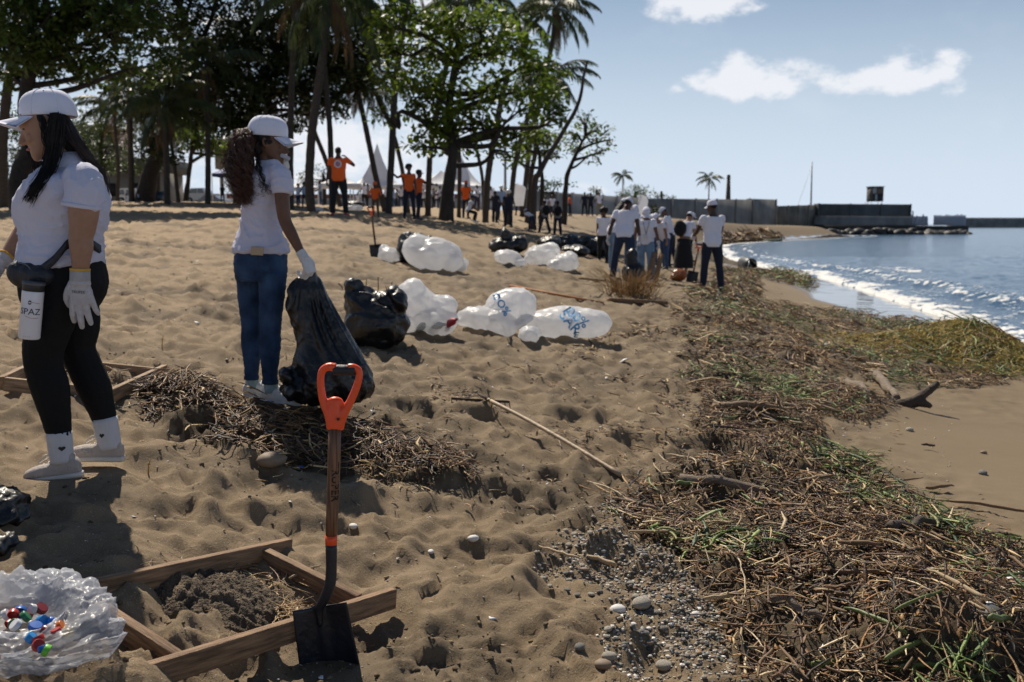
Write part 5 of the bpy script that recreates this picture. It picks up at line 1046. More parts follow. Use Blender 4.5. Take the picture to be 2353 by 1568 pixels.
def woman_left():
    Y = 4.28; foot = W(190, 1078, Y); gzz = gz(foot.x, foot.y); org = Vector((foot.x, foot.y, foot.z - .01))
    root = empty('person', org, 0, 'woman with long straight dark hair, white cap, white polo shirt and black leggings, walking left', 'person')
    sk = skin('light')
    tor = [(118, 158, 352, -.01, .050), (112, 168, 380, 0, .058), (98, 192, 396, 0, .095), (84, 216, 412, 0, .155), (66, 229, 436, 0, .180), (52, 236, 462, 0, .172), (47, 236, 486, 0, .160), (53, 232, 512, 0, .146), (61, 224, 540, 0, .136), (63, 220, 562, 0, .136), (60, 226, 590, 0, .150), (58, 234, 620, 0, .168), (56, 238, 650, 0, .176), (60, 230, 684, 0, .168), (75, 210, 715, 0, .14)]
    def torso(mb, v0, v1, g=0.0, n=26, gx=None):
        gx = g if gx is None else gx
        rg = [pxr(a - gx / 1.87e-3, b + gx / 1.87e-3, v, Y, dy, hd + g) for a, b, v, dy, hd in tor if v0 <= v <= v1]; mb.loft(smooth_rings(rg), n, 2.25)
    near = [(148, 668, -.085, 46), (118, 740, -.09, 49), (100, 800, -.09, 44), (101, 845, -.09, 40), (115, 890, -.09, 41), (125, 940, -.09, 34), (135, 990, -.09, 27), (139, 1040, -.09, 25)]
    far = [(165, 668, .085, 50), (180, 740, .09, 46), (178, 800, .09, 38), (196, 845, .09, 37), (216, 890, .09, 37), (228, 925, .09, 31), (240, 960, .09, 26), (249, 1008, .09, 25)]
    armn = [(188, 420, -.15, 22), (195, 442, -.180, 29), (193, 480, -.19, 34), (190, 520, -.19, 30), (186, 545, -.19, 27), (187, 570, -.19, 26), (186, 600, -.19, 21), (184, 628, -.19, 17)]
    armf = [(127, 432, .15, 20), (105, 460, .19, 26), (80, 500, .20, 29), (58, 535, .20, 25), (38, 565, .17, 23), (12, 598, .12, 17), (2, 606, .10, 16)]
    E = W(110, 290, Y); hf = Vector((-.90, -.26, -.34)); hu = Vector((-.30, -.05, .95)); hs = 1.08
    mb = MB(); torso(mb, 350, 720, -.012)
    for q in (near, far): px_limb(mb, [(a, b, c, r - 3) for a, b, c, r in q], Y)
    for q in (armn, armf): px_limb(mb, q, Y)
    px_limb(mb, [(160, 400, 0, 34), (144, 365, 0, 28), (130, 330, 0, 27), (122, 305, 0, 26)], Y)
    head_mb(mb, E, hf, hu, hs, True, True, 24); shift(mb, org)
    link('body', union(mb, 'body', sk, .0052, 2, .35), root)
    # eyes, brows, lips
    hun = hu.normalized(); hfn = (hf - hun * hf.dot(hun)).normalized(); hsd = hfn.cross(hun); HP = lambda f, z, l: E + hfn * f * hs + hun * z * hs + hsd * l * hs
    for q in (-1, 1):
        mb = MB(); mb.ell(HP(.079, .006, q * .031), (.011, .011, .005), 10, 8); mb.build('eye', mat('eye_dark', (.03, .02, .018), .3, .1, 5), root, origin=org)
        mb = MB(); mb.tube([HP(.082, .029, q * .050), HP(.096, .033, q * .034), HP(.099, .030, q * .016)], [.0015, .0032, .0028], 6); mb.build('eyebrow', M_HAIR, root, origin=org)
    mb = MB(); mb.tube(cr([HP(.088, -.069, -.021), HP(.0995, -.066, -.008), HP(.0995, -.066, .008), HP(.088, -.069, .021)], 3), [.002, .004, .005, .0055, .006, .0055, .005, .004, .003, .002], 6); mb.build('lips', mat('lip_skin', (.30, .08, .07), .45, .1, 30), root, origin=org)
    # polo shirt
    mb = MB(); tor2 = list(tor); torso(mb, 376, 562, .010)
    rg = [pxr(a, b, v, Y, 0, hd) for a, b, v, hd in [(54, 232, 545, .150), (56, 229, 562, .152), (50, 232, 584, .166), (50, 230, 600, .172), (54, 226, 607, .172)]]; mb.loft(smooth_rings(rg), 26, 2.25)
    px_limb(mb, [(168, 415, -.10, 28), (190, 414, -.16, 37), (196, 440, -.185, 41), (191, 462, -.19, 41), (189, 474, -.19, 41)], Y); px_limb(mb, [(140, 415, .10, 28), (125, 425, .17, 36), (105, 460, .19, 38), (92, 482, .195, 36)], Y)
    shift(mb, org); sh = link('polo_shirt', union(mb, 'polo_shirt', cloth('shaded_pique_cotton', (.53, .53, .645), bump=.25, bscale=180), .0055, 3, .55, wrinkle(.0105, ((6, 6, 15), (13, 13, 30)))), root)  # white polo cloth with the blue shade of its backlit side in the colour
    mb = MB()   # sleeve band
    for (u, v, dy, r) in [(189, 468, -.19, 42.5), ]: mb.tube([W(u, v, Y + dy), W(u - 1, v + 10, Y + dy)], [r / F * Y, (r - .5) / F * Y], 28); mb.build('sleeve_band', MATS['shaded_pique_cotton'], root, origin=org)
    # collar
    V = []; nn = 30
    for i in range(nn):
        a = lerp(.35, 2 * math.pi - .35, i / (nn - 1)); c = W(146, 382, Y); ca, sa = math.cos(a), math.sin(a)
        for j, (r, z) in enumerate([(.060, .032), (.066, .036), (.088, -.006), (.090, -.016)]):
            drop = -.055 * max(0, ca) ** 2 - .012 * ca; V.append(c + Vector((-ca * r * 1.05, -sa * r * 1.0, z + drop + (.012 if j < 2 else 0))))
    Q = [[i * 4 + j, i * 4 + j + 1, (i + 1) * 4 + j + 1, (i + 1) * 4 + j] for i in range(nn - 1) for j in range(3)]
    co = link('collar', mesh_np('collar', np.array([list(v - org) for v in V]), np.array(Q), MATS['shaded_pique_cotton']), root); md = co.modifiers.new('t', 'SOLIDIFY'); md.thickness = .004
    # leggings
    mb = MB(); torso(mb, 560, 720, .006)
    for q in (near, far): px_limb(mb, [(u, v, dy, r + 2.5) for u, v, dy, r in q if v < (1000 if q is near else 950)] + [((137, 1003, -.09, 28) if q is near else (242, 969, .09, 27.5))], Y)
    shift(mb, org); link('leggings', union(mb, 'leggings', mat('black_stretch_cloth', (.010, .010, .011), .8, .1, 6, .15, 60, spec=.15), .006, 3, .5, wrinkle(.002)), root)
    # socks, shoes
    sockm = mat('ribbed_sock', (.70, .70, .74), .9, .05, 60, .6, 160, stretch=(8, 8, .3), spec=.1)
    for q, (pts, heel, toe) in enumerate([([(135, 992, -.09, 29), (139, 1030, -.09, 28), (143, 1062, -.09, 26)], (178, 1062), (60, 1086)), ([(240, 960, .09, 28.5), (248, 1000, .09, 27), (254, 1030, .09, 25)], (276, 1028), (166, 1022))]):
        mb = MB(); px_limb(mb, pts, Y, 20); so = mb.build('sock', sockm, root, origin=org)
        u, v, dy, r = pts[1]; c = W(u + (14 if q == 0 else -4), v - 4, Y + dy - .001); ry = r / F * Y; hm = MB(); V = []
        for k in range(24):
            t = k / 24 * 2 * math.pi; hx = 16 * math.sin(t) ** 3 / 17 * .0135; hz = (13 * math.cos(t) - 5 * math.cos(2 * t) - 2 * math.cos(3 * t) - math.cos(4 * t)) / 17 * .0125; X = c.x + hx; dxc = X - W(u, v, Y + dy).x; V.append((X, Y + dy - math.sqrt(max(1e-6, (ry + .002) ** 2 - dxc ** 2)), c.z + hz))
        V.append(tuple(np.mean(V, 0) + np.array([0, -.001, 0]))); me = mesh_np('heart_print', np.array(V) - np.array(org), np.array([[24, k, (k + 1) % 24] for k in range(24)]), INK, False); h = link('heart_print', me, so)
    shm = mat('cream_knit_shoe', (.52, .46, .42), .85, .08, 40, .7, 200, spec=.2); slm = mat('cream_sole', (.60, .55, .50), .6, .06, 20)
    for (u, v, dy, dirv, up) in [(150, 1050, -.09, (-.97, -.12, -.10), (-.05, 0, 1)), (254, 1012, .09, (-.97, -.10, .05), (0, 0, 1))]:
        a = W(u, v, Y + dy); m1 = MB(); m2 = MB(); shoe_mb(m1, m2, a, dirv, up, .93, -.004); shift(m1, org); s_ = link('shoe', union(m1, 'shoe', shm, .005, 2, .6), root); shift(m2, org); link('sole', m2.mesh('sole', slm), s_)
        lc = MB(); d = Vector(dirv).normalized(); sd = d.cross(Vector((0, 0, 1))).normalized()
        for k in range(4):
            p = a + d * (.045 + .022 * k) + Vector((0, 0, -.010 - .008 * k)); lc.tube(cr([p - sd * .026 - Vector((0, 0, .012)), p + Vector((0, 0, .006)), p + sd * .026 - Vector((0, 0, .012))], 3), .0028, 5)
        for q in (-1, 1):
            p = a + d * .05 + Vector((0, 0, .004)); lc.tube(cr([p, p + sd * q * .03 + Vector((0, 0, .02)) + d * .02, p + sd * q * .045 + d * .045 - Vector((0, 0, .01)), p + sd * q * .015 + d * .02], 4), .0022, 5)
        lc.build('laces', slm, s_, origin=org)
    # gloves
    yel = mat('yellow_hem', (.55, .30, .03), .8, .1, 20); cuffm = mat('ribbed_cuff', (.62, .60, .63), .9, .06, 50, .8, 200, stretch=(8, 8, .3))
    mb = MB(); wr = W(184, 640, Y - .19); hand_mb(mb, wr, (.045, -.02, -1), (.10, -1, 0), (-1, 0, 0), 1.17, .10, .16, 10, curls=[.16, .10, .12, .2], thick=1.18); px_limb(mb, [(184, 622, -.19, 20), (184, 636, -.19, 21), (184, 654, -.19, 24)], Y, 20); shift(mb, org)
    gl = link('glove', union(mb, 'glove', M_GLOVE, .0026, 2, .45, lambda co: .0006 * n3(co, (120, 120, 120), 1)), root)
    mb = MB(); px_limb(mb, [(184, 621, -.19, 22), (184, 648, -.19, 22.5)], Y, 24); mb.build('cuff', cuffm, gl, origin=org)
    mb = MB(); px_limb(mb, [(184, 617, -.19, 22.5), (184, 622, -.19, 22.8)], Y, 24); mb.build('hem', yel, gl, origin=org)
    tm = text_mesh('TRUPER', .016, mat('grey_print', (.12, .12, .14), .8, .1, 30), .0005); o = link('print', tm, gl); o.location = W(186, 671, Y - .19) - org + Vector((0, -.026, 0)); o.rotation_euler = (math.pi / 2 - .05, .06, -.06)
    mb = MB(); wr = W(4, 604, Y + .10); hand_mb(mb, wr, (-.75, -.25, -.6), (-.2, -.5, .6), (-.3, -.6, -.3), 1.12, .3, .1, 8, thick=1.15); px_limb(mb, [(16, 592, .125, 20), (2, 606, .10, 19)], Y, 16); shift(mb, org); gl = link('glove', union(mb, 'glove', M_GLOVE, .004, 2, .5), root)
    mb = MB(); px_limb(mb, [(19, 589, .13, 21.5), (16, 592, .125, 21.5)], Y, 20); mb.build('hem', yel, gl, origin=org)
    # cap, lettering
    c, (B, f_, u_, s_) = cap_parts(E, hf, hu, 1.06, M_CAP, root, org, brimlen=.095, tilt=0.24, lift=-.004)
    me = text_mesh('Deloitte.', .023, INK, .0004, bold=.0004); n = len(me.vertices); co = np.empty(n * 3, np.float32); me.vertices.foreach_get('co', co); co = co.reshape(-1, 3); out = []
    for x, y, z in co:
        a = -x / .105; t = (.043 + y) / .105; e = math.cos(min(1, max(0, math.asin(min(1, max(0, t))))) ) if 0 else math.cos(math.asin(min(.99, t / 1.0)) ) ** .56
        p = B + s_ * (math.sin(a) * (.0845 * e * 1.06 + .0012 + z)) + f_ * (math.cos(a) * (.107 * e * 1.06 * 1.045 + .0012 + z)) + u_ * ((.043 + y) * 1.06 + .004); out.append(list(p - org))
    me.vertices.foreach_set('co', np.array(out, np.float32).ravel()); me.update(); link('lettering', me, c)
    # hair
    rng = np.random.default_rng(5); g = lambda *p: [W(u, v, Y + dy) for u, v, dy in p]
    front = [g((118, 262, -.10), (112, 300, -.115), (108, 340, -.12), (100, 385, -.135), (78, 425, -.190), (50, 462, -.182)), g((152, 268, -.09), (148, 305, -.10), (140, 345, -.11), (124, 388, -.135), (96, 425, -.195), (62, 455, -.19)), g((132, 262, -.105), (128, 300, -.115), (120, 345, -.12), (110, 395, -.15), (88, 432, -.20), (72, 475, -.19))]
    mb = strands(front, 300, .0022, rng, .008); mb.build('hair', M_HAIR, root, origin=org)
    core = MB()
    limb(core, g((136, 272, -.082), (130, 310, -.095), (122, 350, -.10), (108, 395, -.13), (84, 430, -.16), (58, 456, -.155)), [.026, .028, .027, .025, .016, .004], 12, 4)
    limb(core, g((128, 272, -.02), (142, 305, 0), (168, 340, .02), (196, 370, .05), (222, 400, .08), (243, 460, .10)), [.05, .062, .052, .032, .018, .007], 12, 4)
    core.ell(E + hun * .035 * hs - hfn * .015, (.084, .086, .09), 16, 12); shift(core, org)
    link('hair', union(core, 'hair', M_HAIR, .006, 1, .6, lambda co: .002 * n3(co, (60, 60, 12), 2)), root)
    back = [g((140, 268, -.075), (152, 305, -.07), (174, 340, -.06), (198, 368, -.03), (228, 400, .02), (243, 470, .05)), g((156, 275, 0), (174, 310, 0), (200, 345, .01), (222, 380, .04), (244, 415, .07), (248, 490, .08)), g((152, 272, -.05), (168, 310, -.05), (196, 350, -.04), (212, 372, 0), (236, 405, .05), (240, 500, .07))]
    mb = strands(back, 260, .0022, rng, .008); mb.build('hair', mat('dark_brown_hair', (.022, .011, .009), .4, .3, 40, spec=.5), root, origin=org)
    farl = [g((66, 285, .06), (62, 320, .075), (76, 365, .09), (84, 400, .10), (90, 430, .10), (80, 455, .08)), g((86, 280, .08), (80, 330, .09), (90, 370, .10), (98, 400, .10), (84, 440, .09), (68, 450, .07))]
    mb = strands(farl, 160, .0024, rng, .009); mb.build('hair', M_HAIR, root, origin=org)
    wisps = [g((92, 270, -.095), (94, 300, -.12), (98, 325, -.125), (108, 342, -.12), (118, 350, -.11), (122, 356, -.11)), g((100, 268, -.095), (108, 300, -.12), (112, 330, -.12), (118, 345, -.11), (120, 350, -.11), (126, 356, -.11))]
    mb = strands(wisps, 34, .0016, rng, .003); mb.build('hair', M_HAIR, root, origin=org)
    mb = MB(); mb.ell(W(146, 303, Y - .098), (.005, .004, .007), 8, 6); mb.build('earring', mat('silver', (.7, .7, .7), .2, .1, 3, metal=1), root, origin=org)
    # waist bag and strap (carried things)
    bagm = mat('navy_nylon', (.010, .012, .020), .55, .2, 10, .5, 40); p = W(62, 634, Y - .12); r = empty('waist_bag', p, 0, 'dark navy waist bag worn at the hip of the woman with straight hair', 'bag')
    mb = MB(); rg = [(W(22, 606, Y - .06), Vector((.012, 0, 0)), Vector((0, .05, .02))), (W(30, 618, Y - .10), Vector((.035, 0, 0)), Vector((0, .055, .035))), (W(52, 632, Y - .13), Vector((.05, 0, 0)), Vector((0, .055, .055))), (W(80, 640, Y - .16), Vector((.05, 0, 0)), Vector((0, .05, .06))), (W(104, 634, Y - .18), Vector((.03, 0, 0)), Vector((0, .035, .05))), (W(120, 618, Y - .17), Vector((.01, 0, 0)), Vector((0, .01, .03)))]
    mb.ell(W(54, 630, Y - .13), (.068, .055, .058), 20, 14, Matrix.Rotation(.35, 3, 'Y')); mb.ell(W(92, 634, Y - .17), (.062, .04, .048), 16, 12); mb.ell(W(74, 632, Y - .15), (.06, .052, .056), 16, 12)
    shift(mb, p); link('pouch', union(mb, 'pouch', bagm, .006, 4, .6, lambda co: .003 * n3(co, (20, 20, 30), 1)), r)
    mb = MB(); mb.tube(cr([W(40, 604, Y - .155), W(62, 610, Y - .185), W(74, 628, Y - .20), (W(76, 650, Y - .20))], 4), .003, 6); mb.build('zip', mat('grey_zip', (.10, .10, .12), .4, .1, 10), r, origin=p)
    mb = MB(); st = cr([W(96, 620, Y - .185), W(122, 600, Y - .19), W(142, 578, Y - .185), W(160, 560, Y - .17), W(200, 556, Y - .12), W(234, 575, Y)], 4)
    V = []
    for q in st: V += [q + np.array([0, -.004, .020]), q + np.array([0, -.004, -.020])]
    me = mesh_np('strap', np.array(V) - np.array(p), np.array([[2 * i, 2 * i + 1, 2 * i + 3, 2 * i + 2] for i in range(len(st) - 1)]), bagm); o = link('strap', me, r); md = o.modifiers.new('t', 'SOLIDIFY'); md.thickness = .003
    # bottle
    a = W(78, 648, Y - .235); b = W(67, 778, Y - .235); r = empty('water_bottle', b, 0, 'white metal water bottle with black lid hanging from the waist bag', 'bottle'); ax = (b - a).normalized(); rb = 23.5 / F * (Y - .23)
    wm = mat('white_enamel', (.66, .66, .71), .3, .04, 5, spec=.5, coat=.3); P = lambda t: a.lerp(b, t)
    mb = MB(); tt = [.155, .165, .18, .97, .985, 1.0]; rr_ = [rb * .93, rb * .99, rb, rb, rb * .97, rb * .9]; mb.tube([P(t) for t in tt], rr_, 32); mb.build('bottle_body', wm, r, origin=b)
    mb = MB(); mb.tube([P(.02), P(.03), P(.15), P(.158)], [rb * .96, rb, rb, rb * .94], 28); mb.build('lid', mat('black_plastic', (.015, .015, .016), .5, .1, 10), r, origin=b)
    mb = MB(); mb.tube([P(0), P(.05)], [rb * 1.05, rb * 1.05], 28); mb.build('lid_ring', mat('grey_silicone', (.09, .09, .10), .6, .1, 10), r, origin=b)
    def wrap(me, s0, rot):
        n = len(me.vertices); co = np.empty(n * 3, np.float32); me.vertices.foreach_get('co', co); co = co.reshape(-1, 3); c0 = P(s0); sx = Vector((1, 0, 0)); sx = (sx - ax * sx.dot(ax)).normalized(); fy = ax.cross(sx); fy = -fy if fy.y > 0 else fy
        out = [list(c0 - ax * y + sx * (math.sin(x / rb + rot) * (rb + .0012 + z)) + fy * (math.cos(x / rb + rot) * (rb + .0012 + z)) - b) for x, y, z in co]
        me.vertices.foreach_set('co', np.array(out, np.float32).ravel()); me.update(); return me
    navy = mat('navy_print', (.02, .025, .06), .5, .05, 5); redp = mat('red_print', (.45, .06, .06), .5, .05, 5)
    link('lettering', wrap(text_mesh('SPAZ', .036, navy, .0003), .51, .30), r); link('small_print', wrap(text_mesh('- - - -', .012, navy, .0003), .94, .2), r)
    def arc(pts, w, m, nm):
        V = []; T = []
        for x, y in pts: V += [(x, y + w, 0), (x, y - w, 0)]
        return link(nm, wrap(mesh_np(nm, np.array(V), np.array([[2 * i, 2 * i + 1, 2 * i + 3, 2 * i + 2] for i in range(len(pts) - 1)]), m), .5, .30), r)
    arc([(-.003 + .006 * math.cos(t), .036 + .006 * math.sin(t)) for t in np.linspace(0, 6.29, 13)], .0028, navy, 'dot_print')
    arc([(x, .037 - 3 * x * x) for x in np.linspace(.002, .035, 8)], .0008, redp, 'line_print'); arc([(x, -.022 - 7 * (.03 - x) * x * 1.2 - .004) for x in np.linspace(-.018, .034, 12)], .0008, redp, 'line_print')

def woman_back():
    Y = 5.9; org = W(620, 915, Y); org.z -= .01
    root = empty('person', org, 0, 'woman with huge curly brown ponytail, white T-shirt and blue jeans, holding the black bag', 'person')
    sk = skin('brown'); px = F / Y
    tor = [(598, 640, 372, 0, .05), (590, 648, 386, 0, .085), (582, 652, 398, 0, .125), (574, 655, 415, 0, .145), (570, 652, 440, 0, .140), (566, 646, 465, 0, .130), (561, 640, 492, 0, .115), (558, 637, 516, 0, .108), (554, 640, 540, 0, .115), (547, 650, 562, 0, .135), (541, 657, 590, 0, .150), (541, 658, 618, 0, .150), (545, 655, 645, 0, .135)]
    def torso(mb, v0, v1, g=0.0):
        mb.loft(smooth_rings([pxr(a - g * px, b + g * px, v, Y, dy, hd + g) for a, b, v, dy, hd in tor if v0 <= v <= v1]), 24, 2.2)
    lf = [(574, 628, .05, 31), (575, 680, .05, 28), (576, 730, .05, 23), (576, 760, .05, 21), (577, 800, .05, 21), (578, 845, .05, 17), (578, 872, .05, 15), (580, 895, .05, 13)]
    rt = [(626, 628, -.05, 32), (625, 680, -.06, 29), (622, 730, -.06, 25), (621, 765, -.06, 23.5), (621, 805, -.06, 23), (620, 850, -.06, 18), (621, 880, -.06, 16.5), (622, 903, -.06, 14)]
    ar = [(636, 404, -.11, 10), (645, 420, -.15, 15), (648, 450, -.17, 17), (651, 485, -.18, 16), (656, 510, -.18, 14.5), (668, 535, -.19, 14), (682, 562, -.20, 11.5), (693, 584, -.21, 9)]
    al = [(594, 404, .11, 10), (610, 420, .20, 13), (640, 440, .28, 14), (660, 425, .26, 12), (657, 395, .16, 10), (652, 374, .09, 9)]
    E = W(616, 331, Y); hf = Vector((.97, .10, -.12)); hu = Vector((.10, 0, 1)); hs = 1.0
    mb = MB(); torso(mb, 370, 650, -.010)
    for q in (lf, rt): px_limb(mb, [(a, b, c, r - 3) for a, b, c, r in q], Y)
    for q in (ar, al): px_limb(mb, q, Y)
    px_limb(mb, [(606, 392, 0, 22), (608, 370, 0, 19), (612, 350, 0, 19)], Y); head_mb(mb, E, hf, hu, hs, True, True, 22); shift(mb, org)
    link('body', union(mb, 'body', sk, .0055, 2, .35), root)
    mb = MB(); torso(mb, 372, 545, .008); mb.loft(smooth_rings([pxr(a, b, v, Y, 0, hd) for a, b, v, hd in [(557, 641, 500, .118), (553, 642, 525, .122), (547, 651, 550, .14), (540, 659, 570, .155), (539, 660, 580, .156)]]), 24, 2.2)
    # the hem drops towards the hip
    px_limb(mb, [(625, 400, -.08, 16), (642, 402, -.13, 21), (648, 425, -.155, 23), (648, 446, -.165, 22)], Y); px_limb(mb, [(600, 402, .08, 15), (592, 402, .13, 20), (604, 420, .19, 21), (622, 432, .23, 20)], Y)
    shift(mb, org); link('t_shirt', union(mb, 't_shirt', cloth('shaded_white_cotton', (.55, .54, .65)), .0055, 2, .55, wrinkle(.0125, ((5, 5, 17), (12, 12, 34)), 2)), root)  # darker, bluer copy of the white cotton: backlit shade put into the colour
    mb = MB(); torso(mb, 560, 650, .004)
    for q, e in ((lf, 874), (rt, 884)): px_limb(mb, [(u, v, dy, r + 1.6) for u, v, dy, r in q if v < e + 1], Y)
    shift(mb, org)
    jn = link('jeans', union(mb, 'jeans', mat('mid_blue_denim', (.014, .030, .075), .85, .35, 7, .35, 160, col2=(.035, .07, .14), spec=.15), .0055, 2, .55, wrinkle(.0045, ((10, 10, 40), (22, 22, 70)), 4)), root)
    for q, pts in (('pocket', [(592, 588), (622, 594), (624, 622), (611, 630), (594, 620), (592, 588)]),):
        mb = MB(); P = []
        for u, v in pts: P.append(W(u, v, Y - .158 + .02 * abs(u - 600) / 30))
        mb.tube(P, .0022, 5); mb.build('pocket_seam', mat('denim_thread', (.02, .04, .09), .8, .1, 30), jn, origin=org)
    for lg, e in ((lf, 872), (rt, 882)):
        p = lg[-2]; mb = MB(); px_limb(mb, [(p[0], e - 9, p[2], p[3] + 2.6), (p[0], e, p[2], p[3] + 2.4)], Y, 20); mb.build('hem', MATS['mid_blue_denim'], jn, origin=org)
        mb = MB(); px_limb(mb, [(p[0] + 1, e - 4, p[2], p[3] - .5), (p[0] + 3, e + 20, p[2], p[3] + .5)], Y, 18); mb.build('sock', mat('pale_teal_sock', (.30, .42, .45), .9, .1, 30, .4, 160), root, origin=org)
    for (u, v, dy, dirv) in [(581, 878, .05, (.85, .25, 0)), (622, 890, -.06, (.93, -.22, -.02))]:
        a = W(u, v, Y + dy); m1 = MB(); m2 = MB(); shoe_mb(m1, m2, a, dirv, (0, 0, 1), .98, .0); shift(m1, org); s_ = link('shoe', union(m1, 'shoe', M_SHOE, .005, 2, .6), root); shift(m2, org); link('sole', m2.mesh('sole', mat('thick_white_sole', (.62, .62, .60), .6, .1, 20)), s_)
        lc = MB(); d = Vector(dirv).normalized(); sd = d.cross(Vector((0, 0, 1))).normalized()
        for k in range(5):
            p = a + d * (.05 + .02 * k) + Vector((0, 0, -.004 - .009 * k)); lc.tube(cr([p - sd * .028 - Vector((0, 0, .012)), p + Vector((0, 0, .008)), p + sd * .028 - Vector((0, 0, .012))], 3), .0034, 5)
        for q in (-1, 1): p = a + d * .07 + Vector((0, 0, .010)); lc.tube(cr([p, p + sd * q * .03 + Vector((0, 0, .02)), p + sd * q * .05 + d * .03 - Vector((0, 0, .01)), p + d * .02], 4), .003, 5)
        lc.build('laces', M_SHOE, s_, origin=org)
    # gloves: one on the hand, one dangling from the hand at her mouth
    mb = MB(); wr = W(698, 590, Y - .215); hand_mb(mb, wr, (.42, -.05, -.9), (.75, -.45, .35), (.35, .75, .2), 1.12, .75, .04, 10, curls=[.55, .62, .68, .72], thick=1.2); px_limb(mb, [(689, 578, -.205, 11.5), (696, 588, -.21, 11.5), (702, 598, -.215, 13)], Y, 18); shift(mb, org)
    link('glove', union(mb, 'glove', mat('white_cotton_glove', (.70, .70, .71), .9, .05, 30, .6, 200, spec=.1), .0032, 2, .5), root)
    mb = MB(); hand_mb(mb, W(651, 372, Y + .085), (.1, -.3, 1), (.8, .3, 0), (0, -1, 0), 1.0, .7, .05, 8, thick=1.2); px_limb(mb, [(655, 386, .12, 11), (651, 370, .085, 11)], Y, 14); shift(mb, org); link('glove', union(mb, 'glove', MATS['white_cotton_glove'], .004, 2, .5), root)
    p = W(648, 362, Y - .01); r = empty('spare_glove', p, 0, 'loose grey white glove held in front of the mouth of the curly haired woman', 'glove'); mb = MB()
    for k, (du, dv) in enumerate([(20, 10), (17, 13), (13, 14), (20, 6)]): px_limb(mb, [(645, 357, -.02 + k * .012, 5), (655, 360 + k, -.02 + k * .012, 5), (646 + du, 357 + dv, -.02 + k * .012, 3.4)], Y, 10)
    shift(mb, p); link('glove_body', union(mb, 'glove_body', M_GLOVE, .003, 1, .6), r)
    c, (B, f_, u_, s_) = cap_parts(E, hf, hu, 1.10, M_CAP, root, org, brimlen=.085)
    # spectacles
    hun = hu.normalized(); hfn = (hf - hun * hf.dot(hun)).normalized(); hsd = hfn.cross(hun); HP = lambda f, z, l: E + hfn * f + hun * z + hsd * l
    gp = HP(.095, .005, 0); r = empty('spectacles', gp, 0, 'thin wire rimmed spectacles on the face of the curly haired woman', 'glasses'); wire = mat('wire_rim', (.15, .12, .10), .35, .1, 10, metal=.8)
    for q in (-1, 1):
        mb = MB(); mb.tube([HP(.108 + .004 * math.cos(t), .004 + .024 * math.sin(t), q * .036 + .028 * math.cos(t)) for t in np.linspace(0, 2 * math.pi, 19)], .0012, 5, False); mb.build('rim', wire, r, origin=gp)
        mb = MB(); mb.tube([HP(.105, .012, q * .064), HP(.05, .018, q * .078), HP(-.005, .024, q * .080)], .0012, 5); mb.build('temple', wire, r, origin=gp)
    mb = MB(); mb.tube([HP(.109, .006, -.009), HP(.114, .010, 0), HP(.109, .006, .009)], .0012, 5); mb.build('bridge', wire, r, origin=gp)
    # hair: core mass and curls
    g = lambda *p: [W(u, v, Y + dy) for u, v, dy in p]; core = MB()
    limb(core, g((575, 322, -.02), (560, 335, -.05), (552, 370, -.08), (556, 405, -.10), (564, 440, -.11), (572, 462, -.11)), [.04, .062, .078, .072, .045, .012], 14, 4); core.ell(E + hun * .035 - hfn * .02, (.088, .082, .088), 14, 10); core.ell(E - hun * .03 - hfn * .045, (.05, .065, .06), 12, 8); shift(core, org)
    link('hair', union(core, 'hair', M_HAIR, .008, 1, .6, lambda co: .010 * n3(co, (45, 45, 30), 2)), root)
    rng = np.random.default_rng(8)
    gs = [g((572, 298, -.03), (538, 304, -.06), (512, 345, -.07), (507, 390, -.08), (518, 432, -.09), (540, 470, -.10)), g((574, 300, -.06), (566, 312, -.12), (548, 360, -.17), (548, 400, -.18), (556, 440, -.17), (562, 472, -.15)), g((580, 315, -.05), (590, 325, -.11), (588, 370, -.15), (590, 405, -.16), (592, 435, -.16), (594, 456, -.15)), g((572, 305, .02), (552, 312, .02), (536, 350, .02), (532, 400, .01), (545, 440, -.01), (560, 465, -.03))]
    gs += [g((576, 305, -.08), (572, 330, -.16), (566, 370, -.20), (566, 410, -.21), (572, 440, -.20), (578, 468, -.18)), g((578, 310, -.04), (560, 325, -.10), (538, 370, -.15), (540, 410, -.16), (548, 445, -.15), (552, 470, -.14))]
    mb = strands(gs, 760, .0024, rng, .018, 3, 24, .014, 8); mb.build('hair', M_HAIRB, root, origin=org)
    g2 = [g((590, 350, -.10), (596, 380, -.14), (602, 400, -.155), (610, 420, -.165), (618, 436, -.17), (632, 446, -.18)), g((588, 340, -.12), (592, 375, -.15), (596, 405, -.165), (598, 430, -.17), (602, 445, -.17), (604, 452, -.17))]
    mb = strands(g2, 26, .0018, rng, .008, 3, 26, .008, 5); mb.build('hair', M_HAIR, root, origin=org)
    p = W(591, 577, Y - .175); cd = MB(); cd.box((0, 0, 0), (.075, .010, .050)); o = cd.build('phone', mat('beige_phone_case', (.42, .31, .20), .6, .06, 10), None, False); o.location = p; o.rotation_euler = (-.12, .05, -.15); tag(o, 'phone in a beige case sticking out of the back pocket of the jeans', 'phone'); bv = o.modifiers.new('b', 'BEVEL'); bv.width = .004; bv.segments = 2
